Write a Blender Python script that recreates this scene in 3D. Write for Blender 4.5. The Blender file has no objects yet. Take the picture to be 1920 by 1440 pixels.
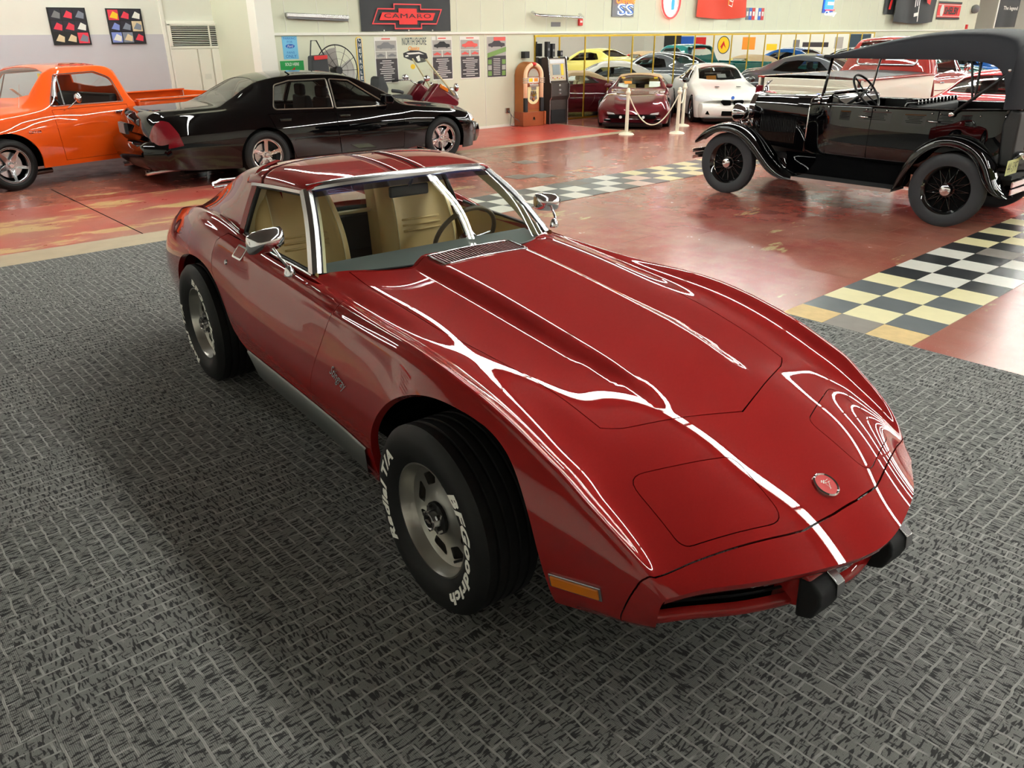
import bpy, bmesh, math, random
import numpy as np
from mathutils import Matrix, Vector
from mathutils.geometry import delaunay_2d_cdt

PI = math.pi
sc = bpy.context.scene
C = bpy.data.collections.new('showroom'); sc.collection.children.link(C)

# ------------------------------------------------------------------ camera
TH = 0.728194796                       # angle between the view and the room's grid
PITCH, ROLL, EYE = 0.417758745, -0.00678002471, 1.83694864
def _camera():
    ct, st = math.cos(TH), math.sin(TH)
    toroom = lambda v: Vector((ct*v[0]+st*v[1], -st*v[0]+ct*v[1], v[2]))
    fw = Vector((0, math.cos(PITCH), -math.sin(PITCH))); r = Vector((1, 0, 0)); u = r.cross(fw)
    cr, sr = math.cos(ROLL), math.sin(ROLL)
    r2 = cr*r+sr*u; u2 = -sr*r+cr*u
    r2, u2, b = toroom(r2), toroom(u2), -toroom(fw)
    cam = bpy.data.cameras.new('camera'); o = bpy.data.objects.new('camera', cam); C.objects.link(o)
    cam.sensor_width = 36; cam.lens = 1480/1920*36; cam.clip_end = 200; cam.clip_start = .05
    m = Matrix(((r2.x, u2.x, b.x, 0), (r2.y, u2.y, b.y, 0), (r2.z, u2.z, b.z, EYE), (0, 0, 0, 1)))
    o.matrix_world = m; sc.camera = o
_camera()

# ------------------------------------------------------------------ world, exposure
w = bpy.data.worlds.new('world'); sc.world = w; w.use_nodes = True
w.node_tree.nodes['Background'].inputs[0].default_value = (1, .97, .92, 1)
w.node_tree.nodes['Background'].inputs[1].default_value = 0.12
vs = sc.view_settings
vs.view_transform = 'Standard'; vs.look = 'None'; vs.gamma = 1; vs.exposure = 0.12
try: vs.use_curve_mapping = False
except Exception: pass

CEIL = 4.3
TUBE = 78.0        # emission of a fluorescent tube
LIGHT_X = (4.6, 11.8, 15.8, 20.0, 25.0, 31.0, 37.0, 42.0)
LIGHT_Y0 = -6.6
LIGHT_EXTRA = [(.2, 10.06), (.2, 12.5), (4.0, 13.9)]

# ------------------------------------------------------------------ materials
M = {}
def lin(c):
    def f(v):
        v /= 255.
        return v/12.92 if v <= .04045 else ((v+.055)/1.055)**2.4
    return tuple(f(v) for v in c)
def mat(name, rgb=(128, 128, 128), rough=.5, metal=0., coat=0., spec=.5, emit=0., alpha=1., trans=0., noise=0., nscale=8., bump=0., bscale=200., ior=1.45, crough=.03, linear=False):
    if name in M: return M[name]
    m = bpy.data.materials.new(name); m.use_nodes = True; M[name] = m
    nt = m.node_tree; b = nt.nodes['Principled BSDF']; I = b.inputs
    c = rgb if linear else lin(rgb)
    I['Base Color'].default_value = (*c, 1); I['Roughness'].default_value = rough; I['Metallic'].default_value = metal
    I['Coat Weight'].default_value = coat; I['Coat Roughness'].default_value = crough; I['Specular IOR Level'].default_value = spec; I['IOR'].default_value = ior
    I['Transmission Weight'].default_value = trans; I['Alpha'].default_value = alpha
    if emit: I['Emission Color'].default_value = (*c, 1); I['Emission Strength'].default_value = emit
    if noise or bump:
        tc = nt.nodes.new('ShaderNodeTexCoord')
    if noise:
        n = nt.nodes.new('ShaderNodeTexNoise'); n.inputs['Scale'].default_value = nscale; n.inputs['Detail'].default_value = 4
        nt.links.new(tc.outputs['Object'], n.inputs['Vector'])
        mx = nt.nodes.new('ShaderNodeMix'); mx.data_type = 'RGBA'
        mx.inputs[6].default_value = (*[v*(1-noise) for v in c], 1); mx.inputs[7].default_value = (*[min(1, v*(1+noise)) for v in c], 1)
        nt.links.new(n.outputs['Fac'], mx.inputs[0]); nt.links.new(mx.outputs[2], I['Base Color'])
    if bump:
        n2 = nt.nodes.new('ShaderNodeTexNoise'); n2.inputs['Scale'].default_value = bscale; n2.inputs['Detail'].default_value = 3
        nt.links.new(tc.outputs['Object'], n2.inputs['Vector'])
        bp = nt.nodes.new('ShaderNodeBump'); bp.inputs['Strength'].default_value = bump; bp.inputs['Distance'].default_value = .002
        nt.links.new(n2.outputs['Fac'], bp.inputs['Height']); nt.links.new(bp.outputs['Normal'], I['Normal'])
    return m
def nodes(m): return m.node_tree.nodes, m.node_tree.links, m.node_tree.nodes['Principled BSDF'].inputs

mat('chrome', (225, 225, 228), .06, 1)
mat('chrome_soft', (190, 190, 192), .22, 1)
mat('alloy', (200, 198, 192), .28, 1, bump=.15, bscale=900)
mat('rubber', (22, 22, 23), .55, spec=.35, bump=.2, bscale=300)
mat('black', (14, 14, 15), .5)
mat('black_gloss', (6, 6, 7), .05, coat=1, spec=.6)
mat('black_soft', (20, 20, 22), .8)
mat('dark_void', (4, 4, 4), .9, spec=.1)
mat('white_print', (238, 236, 228), .55)
mat('black_print', (22, 22, 24), .55)
mat('red_print', (205, 40, 40), .5)
mat('yellow_print', (245, 205, 40), .5)
mat('blue_print', (40, 95, 190), .5)
mat('orange_print', (240, 150, 50), .5)
mat('green_print', (40, 160, 80), .5)
mat('grey_print', (120, 120, 122), .55)
def glassmat(name, tint):
    """clear pane: transparent body under a Schlick surface reflection"""
    m = bpy.data.materials.new(name); m.use_nodes = True; M[name] = m; nt = m.node_tree; nt.nodes.clear()
    out = nt.nodes.new('ShaderNodeOutputMaterial'); mx = nt.nodes.new('ShaderNodeMixShader'); tr = nt.nodes.new('ShaderNodeBsdfTransparent'); gl = nt.nodes.new('ShaderNodeBsdfGlossy'); lw = nt.nodes.new('ShaderNodeLayerWeight')
    lw.inputs[0].default_value = .5; pw = nt.nodes.new('ShaderNodeMath'); pw.operation = 'POWER'; pw.inputs[1].default_value = 5.; ma_ = nt.nodes.new('ShaderNodeMath'); ma_.operation = 'MULTIPLY_ADD'; ma_.inputs[1].default_value = .93; ma_.inputs[2].default_value = .07
    tr.inputs[0].default_value = (*tint, 1); gl.inputs[0].default_value = (1, 1, 1, 1); gl.inputs['Roughness'].default_value = 0.
    nt.links.new(lw.outputs['Facing'], pw.inputs[0]); nt.links.new(pw.outputs[0], ma_.inputs[0]); nt.links.new(ma_.outputs[0], mx.inputs[0]); nt.links.new(tr.outputs[0], mx.inputs[1]); nt.links.new(gl.outputs[0], mx.inputs[2]); nt.links.new(mx.outputs[0], out.inputs[0]); return m
glassmat('glass_clear', (.90, .94, .92)); glassmat('glass_tint', (.42, .44, .44)); glassmat('glass_band', (.20, .22, .42))
mat('headlamp_glass', (222, 224, 226), .08, coat=1)
mat('tail_red', (96, 9, 20), .15, coat=1)
mat('amber', (205, 112, 14), .15, coat=.8)

# ------------------------------------------------------------------ objects
def setp(o, label=None, cat=None, group=None, kind=None):
    if label: o['label'] = label
    if cat: o['category'] = cat
    if group: o['group'] = group
    if kind: o['kind'] = kind
    return o
def thing(name, label, cat, loc=(0, 0, 0), rz=0., group=None):
    o = bpy.data.objects.new(name, None); C.objects.link(o); o.empty_display_size = .1
    o.location = loc; o.rotation_euler = (0, 0, rz)
    return setp(o, label, cat, group)
def meshobj(name, V, F, m=None, parent=None, smooth=False, normals=None, angle=None, bevel=0., bseg=2, sub=0, label=None, solid=0.):
    me = bpy.data.meshes.new(name)
    me.from_pydata([tuple(map(float, v)) for v in V], [], [tuple(int(i) for i in f) for f in F])
    me.validate(verbose=False); me.update()
    if m is not None:
        ms = m if isinstance(m, (list, tuple)) else [m]
        for x in ms: me.materials.append(M[x] if isinstance(x, str) else x)
    if normals is not None and len(normals) == len(me.vertices):
        me.polygons.foreach_set('use_smooth', [True]*len(me.polygons))
        me.normals_split_custom_set_from_vertices([tuple(map(float, n)) for n in normals])
    elif smooth or angle:
        me.polygons.foreach_set('use_smooth', [True]*len(me.polygons))
        if angle: me.set_sharp_from_angle(angle=math.radians(angle))
    o = bpy.data.objects.new(name, me); C.objects.link(o)
    if parent is not None: o.parent = parent
    if solid:
        md = o.modifiers.new('solid', 'SOLIDIFY'); md.thickness = solid; md.offset = 0
    if bevel:
        md = o.modifiers.new('bevel', 'BEVEL'); md.width = bevel; md.segments = bseg; md.limit_method = 'ANGLE'; md.angle_limit = math.radians(35)
        me.polygons.foreach_set('use_smooth', [True]*len(me.polygons)); md.harden_normals = True
    if sub:
        md = o.modifiers.new('sub', 'SUBSURF'); md.levels = sub; md.render_levels = sub
    if label: o['label'] = label
    return o
def struct(name, V, F, m, parent=None, label=None, **k):
    o = meshobj(name, V, F, m, parent, **k)
    if parent is None: o['kind'] = 'structure'
    if label: o['label'] = label
    return o
def copy_tree(o, parent=None):
    c = o.copy(); C.objects.link(c); c.parent = parent
    for ch in list(o.children): copy_tree(ch, c)
    return c

class MB:
    """collects shapes into one mesh"""
    def __init__(s): s.V = []; s.F = []; s.X = Matrix.Identity(4)
    def at(s, loc=(0, 0, 0), rot=(0, 0, 0)):
        from mathutils import Euler
        s.X = Matrix.Translation(loc) @ Euler(rot).to_matrix().to_4x4(); return s
    def raw(s, V, F):
        n = len(s.V)
        for v in V: s.V.append(tuple(s.X @ Vector((float(v[0]), float(v[1]), float(v[2])))))
        for f in F: s.F.append(tuple(int(i)+n for i in f))
        return s
    def box(s, x0, x1, y0, y1, z0, z1):
        V = [(x, y, z) for x in (x0, x1) for y in (y0, y1) for z in (z0, z1)]
        return s.raw(V, [(0, 1, 3, 2), (4, 6, 7, 5), (0, 4, 5, 1), (2, 3, 7, 6), (0, 2, 6, 4), (1, 5, 7, 3)])
    def cbox(s, c, d): return s.box(c[0]-d[0]/2, c[0]+d[0]/2, c[1]-d[1]/2, c[1]+d[1]/2, c[2]-d[2]/2, c[2]+d[2]/2)
    def prism(s, poly, a, b, axis='y'):
        """poly of 2-D points extruded from a to b along an axis (x: poly=(y,z); y: (x,z); z: (x,y))"""
        n = len(poly)
        f = {'x': lambda p, t: (t, p[0], p[1]), 'y': lambda p, t: (p[0], t, p[1]), 'z': lambda p, t: (p[0], p[1], t)}[axis]
        V = [f(p, a) for p in poly]+[f(p, b) for p in poly]
        F = [tuple(range(n)), tuple(range(2*n-1, n-1, -1))]+[(i, i+n, (i+1) % n+n, (i+1) % n) for i in range(n)]
        return s.raw(V, F)
    def tube(s, path, r, n=8, closed=False, caps=True, r2=None):
        P = [Vector(p) for p in path]; m = len(P)
        rs = r if isinstance(r, (list, tuple)) else [r]*m
        rings = []; up = None
        for i, p in enumerate(P):
            a = P[(i-1) % m] if (closed or i > 0) else P[i]
            b = P[(i+1) % m] if (closed or i < m-1) else P[i]
            d = (b-a)
            if d.length < 1e-9: d = Vector((0, 0, 1))
            d.normalize()
            if up is None:
                up = Vector((0, 0, 1)) if abs(d.z) < .9 else Vector((1, 0, 0))
            x = up-d*up.dot(d)
            if x.length < 1e-4: x = Vector((1, 0, 0))-d*d.x
            x.normalize(); up = x; y = d.cross(x)
            k = (r2/r) if (r2 and not isinstance(r, (list, tuple))) else 1
            rings.append([p+x*rs[i]*math.cos(2*PI*j/n)+y*rs[i]*k*math.sin(2*PI*j/n) for j in range(n)])
        V = [v for R in rings for v in R]; F = []
        for i in range(m if closed else m-1):
            for j in range(n):
                a = i*n+j; b = i*n+(j+1) % n; i2 = ((i+1) % m)*n
                F.append((a, b, i2+(j+1) % n, i2+j))
        if caps and not closed: F += [tuple(range(n-1, -1, -1)), tuple((m-1)*n+j for j in range(n))]
        return s.raw(V, F)
    def cyl(s, a, b, r, n=16, r2=None):
        return s.tube([a, b], [r, r if r2 is None else r2], n)
    def lathe(s, prof, n=32, axis='z', arc=2*PI, a0=0.):
        """prof: (radius, height)"""
        full = abs(arc-2*PI) < 1e-6; m = n if full else n+1; k = len(prof)
        V = []
        for i in range(m):
            t = a0+arc*i/n; c, q = math.cos(t), math.sin(t)
            for r, h in prof:
                V.append({'z': (r*c, r*q, h), 'y': (r*c, h, r*q), 'x': (h, r*c, r*q)}[axis])
        F = []
        for i in range(n):
            i2 = (i+1) % m
            for j in range(k-1): F.append((i*k+j, i2*k+j, i2*k+j+1, i*k+j+1))
        return s.raw(V, F)
    def ball(s, c, r, n=12, sc=(1, 1, 1)):
        V = []; F = []
        m = max(4, n//2)
        for i in range(m+1):
            a = PI*i/m
            for j in range(n): V.append((c[0]+sc[0]*r*math.sin(a)*math.cos(2*PI*j/n), c[1]+sc[1]*r*math.sin(a)*math.sin(2*PI*j/n), c[2]+sc[2]*r*math.cos(a)))
        for i in range(m):
            for j in range(n): F.append((i*n+j, (i+1)*n+j, (i+1)*n+(j+1) % n, i*n+(j+1) % n))
        return s.raw(V, F)
    def grid(s, G):
        """G: rows of points"""
        k = len(G[0]); V = [p for r in G for p in r]
        F = [(i*k+j, i*k+j+1, (i+1)*k+j+1, (i+1)*k+j) for i in range(len(G)-1) for j in range(k-1)]
        return s.raw(V, F)
    def build(s, name, m, parent=None, weld=True, **k):
        V, F = s.V, s.F
        o = meshobj(name, V, F, m, parent, **k)
        if weld:
            bm = bmesh.new(); bm.from_mesh(o.data); bmesh.ops.remove_doubles(bm, verts=bm.verts, dist=1e-5)
            bmesh.ops.recalc_face_normals(bm, faces=bm.faces)
            bm.to_mesh(o.data); bm.free()
            if k.get('angle'): o.data.set_sharp_from_angle(angle=math.radians(k['angle']))
        return o

# ------------------------------------------------------------------ 2-D helpers
def pip(poly, P):
    poly = np.asarray(poly); x, y = P[:, 0], P[:, 1]; ins = np.zeros(len(P), bool)
    n = len(poly); j = n-1
    for i in range(n):
        xi, yi = poly[i]; xj, yj = poly[j]
        if yi != yj:
            c = ((yi > y) != (yj > y)) & (x < (xj-xi)*(y-yi)/(yj-yi)+xi); ins ^= c
        j = i
    return ins
def resample(poly, d, closed=True):
    P = [np.array(p, float) for p in poly]
    if closed: P.append(P[0])
    out = []
    for a, b in zip(P[:-1], P[1:]):
        n = max(1, int(math.ceil(np.linalg.norm(b-a)/d)))
        for i in range(n): out.append(a+(b-a)*i/n)
    if not closed: out.append(P[-1])
    return np.array(out)
def rounded(poly, r, n=5):
    """round the corners of a closed polygon; r may be a list"""
    P = [np.array(p, float) for p in poly]; m = len(P); out = []
    for i in range(m):
        a, b, c = P[i-1], P[i], P[(i+1) % m]; ri = r[i] if isinstance(r, (list, tuple)) else r
        u = a-b; v = c-b; lu, lv = np.linalg.norm(u), np.linalg.norm(v); u /= lu; v /= lv
        ang = math.acos(max(-1, min(1, float(u@v))))
        if ri <= 1e-6 or ang > PI-.05: out.append(b); continue
        d = min(ri/math.tan(ang/2), .48*lu, .48*lv)
        for k in range(n+1):
            t = k/n; out.append((1-t)**2*(b+u*d)+2*t*(1-t)*b+t*t*(b+v*d))
    return np.array(out)
def offset(poly, d):
    """inset a closed polygon by d (positive = inwards)"""
    P = np.asarray(poly, float); n = len(P)
    area = 0.5*np.sum(P[:, 0]*np.roll(P[:, 1], -1)-np.roll(P[:, 0], -1)*P[:, 1])
    e = np.roll(P, -1, 0)-P; e /= np.linalg.norm(e, axis=1)[:, None]+1e-12
    nrm = np.stack([-e[:, 1], e[:, 0]], 1)*(1 if area > 0 else -1)
    m = nrm+np.roll(nrm, 1, 0); l = np.linalg.norm(m, axis=1)[:, None]; m = m/(l+1e-9)
    c = np.clip((m*nrm).sum(1), .5, 1)[:, None]
    return P+m*d/c
def circ(cx, cy, r, n=24, a0=0, a1=2*PI, ry=None):
    ry = r if ry is None else ry
    full = abs(a1-a0-2*PI) < 1e-6
    t = np.linspace(a0, a1, n, endpoint=not full)
    return np.stack([cx+r*np.cos(t), cy+ry*np.sin(t)], 1)
def plate(outer, holes=(), spacing=None, f=None, thick=.004, back=True):
    """flat or curved plate with holes: 2-D CDT mapped by f(x,y)->(X,Y,Z); thickness along -Z of f via second f"""
    outer = np.asarray(outer, float); pts = [tuple(p) for p in outer]; edges = []
    n = len(pts); edges += [(i, (i+1) % n) for i in range(n)]
    for h in holes:
        b = len(pts); h = np.asarray(h, float); pts += [tuple(p) for p in h]; edges += [(b+i, b+(i+1) % len(h)) for i in range(len(h))]
    cp = np.array(pts)
    if spacing:
        lo, hi = outer.min(0), outer.max(0)
        gx = np.arange(lo[0]+spacing/2, hi[0], spacing); gy = np.arange(lo[1]+spacing/2, hi[1], spacing)
        G = np.array([(x, y) for x in gx for y in gy])
        if len(G):
            ok = pip(outer, G)
            for h in holes: ok &= ~pip(h, G)
            G = G[ok]
            if len(G):
                d = np.sqrt(((G[:, None, :]-cp[None])**2).sum(2)).min(1); G = G[d > spacing*.45]
                pts += [tuple(g) for g in G]
    r = delaunay_2d_cdt([Vector(p) for p in pts], edges, [], 0, 1e-6)
    V2 = np.array([(v.x, v.y) for v in r[0]]); T = np.array([t for t in r[2]])
    cen = V2[T].mean(1); ok = pip(outer, cen)
    for h in holes: ok &= ~pip(h, cen)
    T = T[ok]
    if f is None: f = lambda x, y: (x, y, 0)
    V = [f(x, y) for x, y in V2]; F = [tuple(t) for t in T]
    if thick:
        nv = len(V); V += [(a, b, c-thick) for a, b, c in V]
        F2 = [(c+nv, b+nv, a+nv) for a, b, c in F] if back else []
        cnt = {}
        for t in F:
            for a, b in ((t[0], t[1]), (t[1], t[2]), (t[2], t[0])): cnt.setdefault((min(a, b), max(a, b)), []).append((a, b))
        side = [(e[0][1], e[0][0], e[0][0]+nv, e[0][1]+nv) for e in cnt.values() if len(e) == 1]
        F = F+F2+side
    return V, F

# ------------------------------------------------------------------ lettering
def text_data(s, size=1., bold=0., shear=0., spacing=1., res=2, align='CENTER', extrude=0.):
    c = bpy.data.curves.new('t', 'FONT'); c.body = s; c.size = size; c.offset = bold; c.shear = shear; c.space_character = spacing
    c.align_x = align; c.align_y = 'CENTER'; c.resolution_u = res; c.extrude = extrude
    o = bpy.data.objects.new('t', c); sc.collection.objects.link(o)
    dg = bpy.context.evaluated_depsgraph_get(); me = bpy.data.meshes.new_from_object(o.evaluated_get(dg))
    V = np.array([v.co[:] for v in me.vertices]).reshape(-1, 3); F = [tuple(p.vertices) for p in me.polygons]
    bpy.data.objects.remove(o); bpy.data.curves.remove(c); bpy.data.meshes.remove(me)
    return V, F
_tc = {}
def lettering(s, w, h, m, parent, loc, rot=(PI/2, 0, 0), name='lettering', bold=0., shear=0., spacing=1., fn=None, extrude=0., label=None):
    """a line of text fitted into w x h, its plane given by rot"""
    key = (s, bold, shear, spacing, extrude)
    if key not in _tc: _tc[key] = text_data(s, 1., bold, shear, spacing, extrude=extrude)
    V, F = _tc[key]
    if not len(V): return None
    V = V.copy(); lo, hi = V.min(0), V.max(0); V[:, :2] -= ((lo+hi)/2)[:2]; V[:, 0] *= w/(hi[0]-lo[0]); V[:, 1] *= h/(hi[1]-lo[1])
    if extrude: V[:, 2] *= 1
    if fn is not None: V = np.array([fn(*v) for v in V])
    o = meshobj(name, V, F, m, parent); o.location = loc; o.rotation_euler = rot
    if label: o['label'] = label
    return o
# ------------------------------------------------------------------ smooth body surfaces
def pchip(xs, ys, x):
    xs = np.asarray(xs, float); ys = np.asarray(ys, float); h = np.diff(xs); d = np.diff(ys)/h; n = len(xs)
    m = np.zeros(n)
    if n == 2: m[:] = d[0]
    else:
        for i in range(1, n-1):
            if d[i-1]*d[i] > 0:
                w1 = 2*h[i]+h[i-1]; w2 = h[i]+2*h[i-1]; m[i] = (w1+w2)/(w1/d[i-1]+w2/d[i])
        m[0] = d[0]; m[-1] = d[-1]
    x = np.clip(x, xs[0], xs[-1]); i = np.clip(np.searchsorted(xs, x)-1, 0, n-2); t = (x-xs[i])/h[i]
    return (2*t**3-3*t**2+1)*ys[i]+(t**3-2*t**2+t)*h[i]*m[i]+(-2*t**3+3*t**2)*ys[i+1]+(t**3-t**2)*h[i]*m[i+1]
def bas(t): return np.stack([(1-t)**3, 3*t**3-6*t**2+4, -3*t**3+3*t**2+3*t+1, t**3], -1)/6.
class Surf:
    """lines: feature lines from the centre of the car outwards and down; each a list of (s, y, z) or (s, x, y, z)"""
    def __init__(s, lines, s0, s1, ds=.06, comp=3, mod=None, mirror=True, smooth=0):
        n = int(round((s1-s0)/ds))+1; s.s0, s.s1, s.n = s0, s1, n; s.ds = (s1-s0)/(n-1); s.mod = mod; s.mirror = mirror
        st = np.linspace(s0, s1, n); K = len(lines); s.K = K
        P = np.zeros((n, K, 3))
        for k, L in enumerate(lines):
            L = sorted([(a[0], a[0], a[1], a[2]) if len(a) == 3 else a for a in L]); L = np.array(L, float)
            for c in range(3): P[:, k, c] = pchip(L[:, 0], L[:, 1+c], st)
        for _ in range(smooth): P[1:-1, :, 1:] = (P[:-2, :, 1:]+2*P[1:-1, :, 1:]+P[2:, :, 1:])/4
        s.P = P; c = P.copy()
        for _ in range(comp): c = c+(P-s._nodes(c))
        s.C = s._ghost(c)
    def _ghost(s, c):
        g = np.concatenate([2*c[:1]-c[1:2], c, 2*c[-1:]-c[-2:-1]], 0)
        a = g[:, 1:2].copy()
        if s.mirror: a[..., 1] *= -1
        else: a = 2*g[:, :1]-g[:, 1:2]
        return np.concatenate([a, g, 2*g[:, -1:]-g[:, -2:-1]], 1)
    def _nodes(s, c):
        g = s._ghost(c); g = (g[:-2]+4*g[1:-1]+g[2:])/6; return (g[:, :-2]+4*g[:, 1:-1]+g[:, 2:])/6
    def ev(s, S, B):
        S = np.asarray(S, float); B = np.asarray(B, float)
        a = np.clip((S-s.s0)/s.ds, 0, s.n-1-1e-9); b = np.clip(B, 0, s.K-1-1e-9)
        i = a.astype(int); j = b.astype(int); wa = bas(a-i); wb = bas(b-j)
        out = np.zeros(S.shape+(3,))
        for p in range(4):
            for q in range(4): out += (wa[..., p]*wb[..., q])[..., None]*s.C[i+p, j+q]
        if s.mod is not None: out = s.mod(out, B)
        return out
    def nrm(s, S, B):
        e = 2e-3; lo = np.clip(S-e, s.s0, s.s1); hi = np.clip(S+e, s.s0, s.s1); bl = np.clip(B-.02, 0, s.K-1); bh = np.clip(B+.02, 0, s.K-1)
        du = s.ev(hi, B)-s.ev(lo, B); dv = s.ev(S, bh)-s.ev(S, bl)
        n = np.cross(du, dv); n /= np.linalg.norm(n, axis=-1)[..., None]+1e-12
        return n
    def inv(s, pts, sel=(0, 1), br=None):
        pts = np.asarray(pts, float); br = br or (0, s.K-1)
        gs = np.linspace(s.s0, s.s1, 160); gb = np.linspace(br[0], br[1], 90); GS, GB = np.meshgrid(gs, gb, indexing='ij')
        G = s.ev(GS, GB)[..., list(sel)].reshape(-1, 2); gs_, gb_ = GS.ravel(), GB.ravel(); out = np.zeros((len(pts), 2))
        for i, p in enumerate(pts):
            k = np.argmin(((G-p)**2).sum(1)); out[i] = gs_[k], gb_[k]
        S, B = out[:, 0].copy(), out[:, 1].copy()
        for _ in range(8):
            e = 1e-4; f = s.ev(S, B)[:, list(sel)]-pts
            a = (s.ev(S+e, B)[:, list(sel)]-s.ev(S-e, B)[:, list(sel)])/(2*e); b = (s.ev(S, B+e)[:, list(sel)]-s.ev(S, B-e)[:, list(sel)])/(2*e)
            det = a[:, 0]*b[:, 1]-a[:, 1]*b[:, 0]; ok = np.abs(det) > 1e-6; det = np.where(ok, det, 1)
            dS = np.where(ok, -(f[:, 0]*b[:, 1]-f[:, 1]*b[:, 0])/det, 0); dB = np.where(ok, -(a[:, 0]*f[:, 1]-a[:, 1]*f[:, 0])/det, 0)
            S = np.clip(S+np.clip(dS, -.05, .05), s.s0, s.s1); B = np.clip(B+np.clip(dB, -.3, .3), br[0], br[1])
        return np.stack([S, B], 1)
    def panels(s, regions, dsp=.03, nb=6, default='body', extra=()):
        """regions: list of (name or None, closed domain polygon); the first hit wins. returns name -> (V2, T)"""
        SB = .12                                   # metric scale of b
        pts = []; edges = []
        def addpoly(P, closed=True):
            b = len(pts); P = [tuple(p) for p in P]; pts.extend(P); m = len(P)
            edges.extend([(b+i, b+(i+1) % m) for i in range(m if closed else m-1)])
        cs = [np.asarray(r[1])*np.array([1, SB]) for r in regions]+[np.asarray(e)*np.array([1, SB]) for e in extra]
        for c in cs: addpoly(resample(c, dsp*.7))
        cp = np.array(pts) if pts else np.zeros((0, 2))
        gs = np.linspace(s.s0, s.s1, int((s.s1-s.s0)/dsp)+1); gb = np.linspace(0, s.K-1, (s.K-1)*nb+1)
        G = np.array([(a, b*SB) for a in gs for b in gb])
        edge = (np.abs(G[:, 0]-s.s0) < 1e-9) | (np.abs(G[:, 0]-s.s1) < 1e-9) | (np.abs(G[:, 1]) < 1e-9) | (np.abs(G[:, 1]-(s.K-1)*SB) < 1e-9)
        if len(cp):
            d = np.full(len(G), 9.)
            for i in range(0, len(cp), 400): d = np.minimum(d, np.sqrt(((G[:, None]-cp[None, i:i+400])**2).sum(2)).min(1))
            lim = min(dsp, SB/nb)*.5
            G = G[(d > lim) | (edge & (d > 1e-4))]
        allp = pts+[tuple(g) for g in G]
        r = delaunay_2d_cdt([Vector(p) for p in allp], edges, [], 0, 1e-6)
        V2 = np.array([(v.x, v.y/SB) for v in r[0]]); T = np.array([t[:3] for t in r[2]])
        cen = V2[T].mean(1); lab = np.full(len(T), -1); left = np.ones(len(T), bool)
        for i, (nm, poly) in enumerate(regions):
            h = left & pip(poly, cen); lab[h] = i; left &= ~h
        out = {}
        for i in range(-1, len(regions)):
            nm = default if i < 0 else regions[i][0]
            if nm is None: continue
            t = T[lab == i]
            if len(t): out.setdefault(nm, []).append(t)
        return {k: (V2, np.concatenate(v)) for k, v in out.items()}
    def build(s, V2, T, lip=.012, both=True, side=1, push=0.):
        """triangles of a region -> V, F, N of a mesh; both mirrors it over y=0"""
        used = np.unique(T); mp = -np.ones(len(V2), int); mp[used] = np.arange(len(used)); T = mp[T]; Q = V2[used]
        V = s.ev(Q[:, 0], Q[:, 1]); N = s.nrm(Q[:, 0], Q[:, 1])
        # orient outwards: centre normal should point up / out
        a = V[T[:, 1]]-V[T[:, 0]]; b = V[T[:, 2]]-V[T[:, 0]]; fn = np.cross(a, b)
        ref = N[T].mean(1); 
        if (N[:, 2].sum()+N[:, 1].sum()*np.sign(V[:, 1].mean()+1e-9)) < 0: N = -N; ref = -ref
        fl = (fn*ref).sum(1) < 0; T = T.copy(); T[fl] = T[fl][:, ::-1]
        V = V+N*push
        Vs = [V]; Ns = [N]; Fs = [T]; n = len(V)
        if lip:
            cnt = {}
            for t in T:
                for a, b in ((t[0], t[1]), (t[1], t[2]), (t[2], t[0])): cnt.setdefault((min(a, b), max(a, b)), []).append((a, b))
            be = [e[0] for e in cnt.values() if len(e) == 1]
            be = [e for e in be if not (s.mirror and abs(V[e[0], 1]) < 1e-5 and abs(V[e[1], 1]) < 1e-5)]
            if be:
                be = np.array(be); A, B = be[:, 0], be[:, 1]; m = len(be)
                V4 = np.concatenate([V[A], V[B], V[B]-N[B]*lip, V[A]-N[A]*lip]); q = np.cross(V[B]-V[A], -N[A]); q /= np.linalg.norm(q, axis=1)[:, None]+1e-12
                Vs.append(V4); Ns.append(np.concatenate([-q]*4)); k = np.arange(m)+n
                Fs.append(np.concatenate([np.stack([k+m, k, k+3*m], 1), np.stack([k+m, k+3*m, k+2*m], 1)])); 
        V = np.concatenate(Vs); N = np.concatenate(Ns); F = np.concatenate(Fs)
        if both or side < 0:
            Vm = V*np.array([1, -1, 1]); Nm = N*np.array([1, -1, 1]); Fm = F[:, ::-1]
            if both: F = np.concatenate([F, Fm+len(V)]); V = np.concatenate([V, Vm]); N = np.concatenate([N, Nm])
            else: V, N, F = Vm, Nm, Fm
        return V, F, N
    def part(s, name, VT, m, parent, lip=.012, both=True, side=1, push=0., label=None):
        V, F, N = s.build(*VT, lip=lip, both=both, side=side, push=push)
        return meshobj(name, V, F, m, parent, normals=N, label=label)
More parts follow.
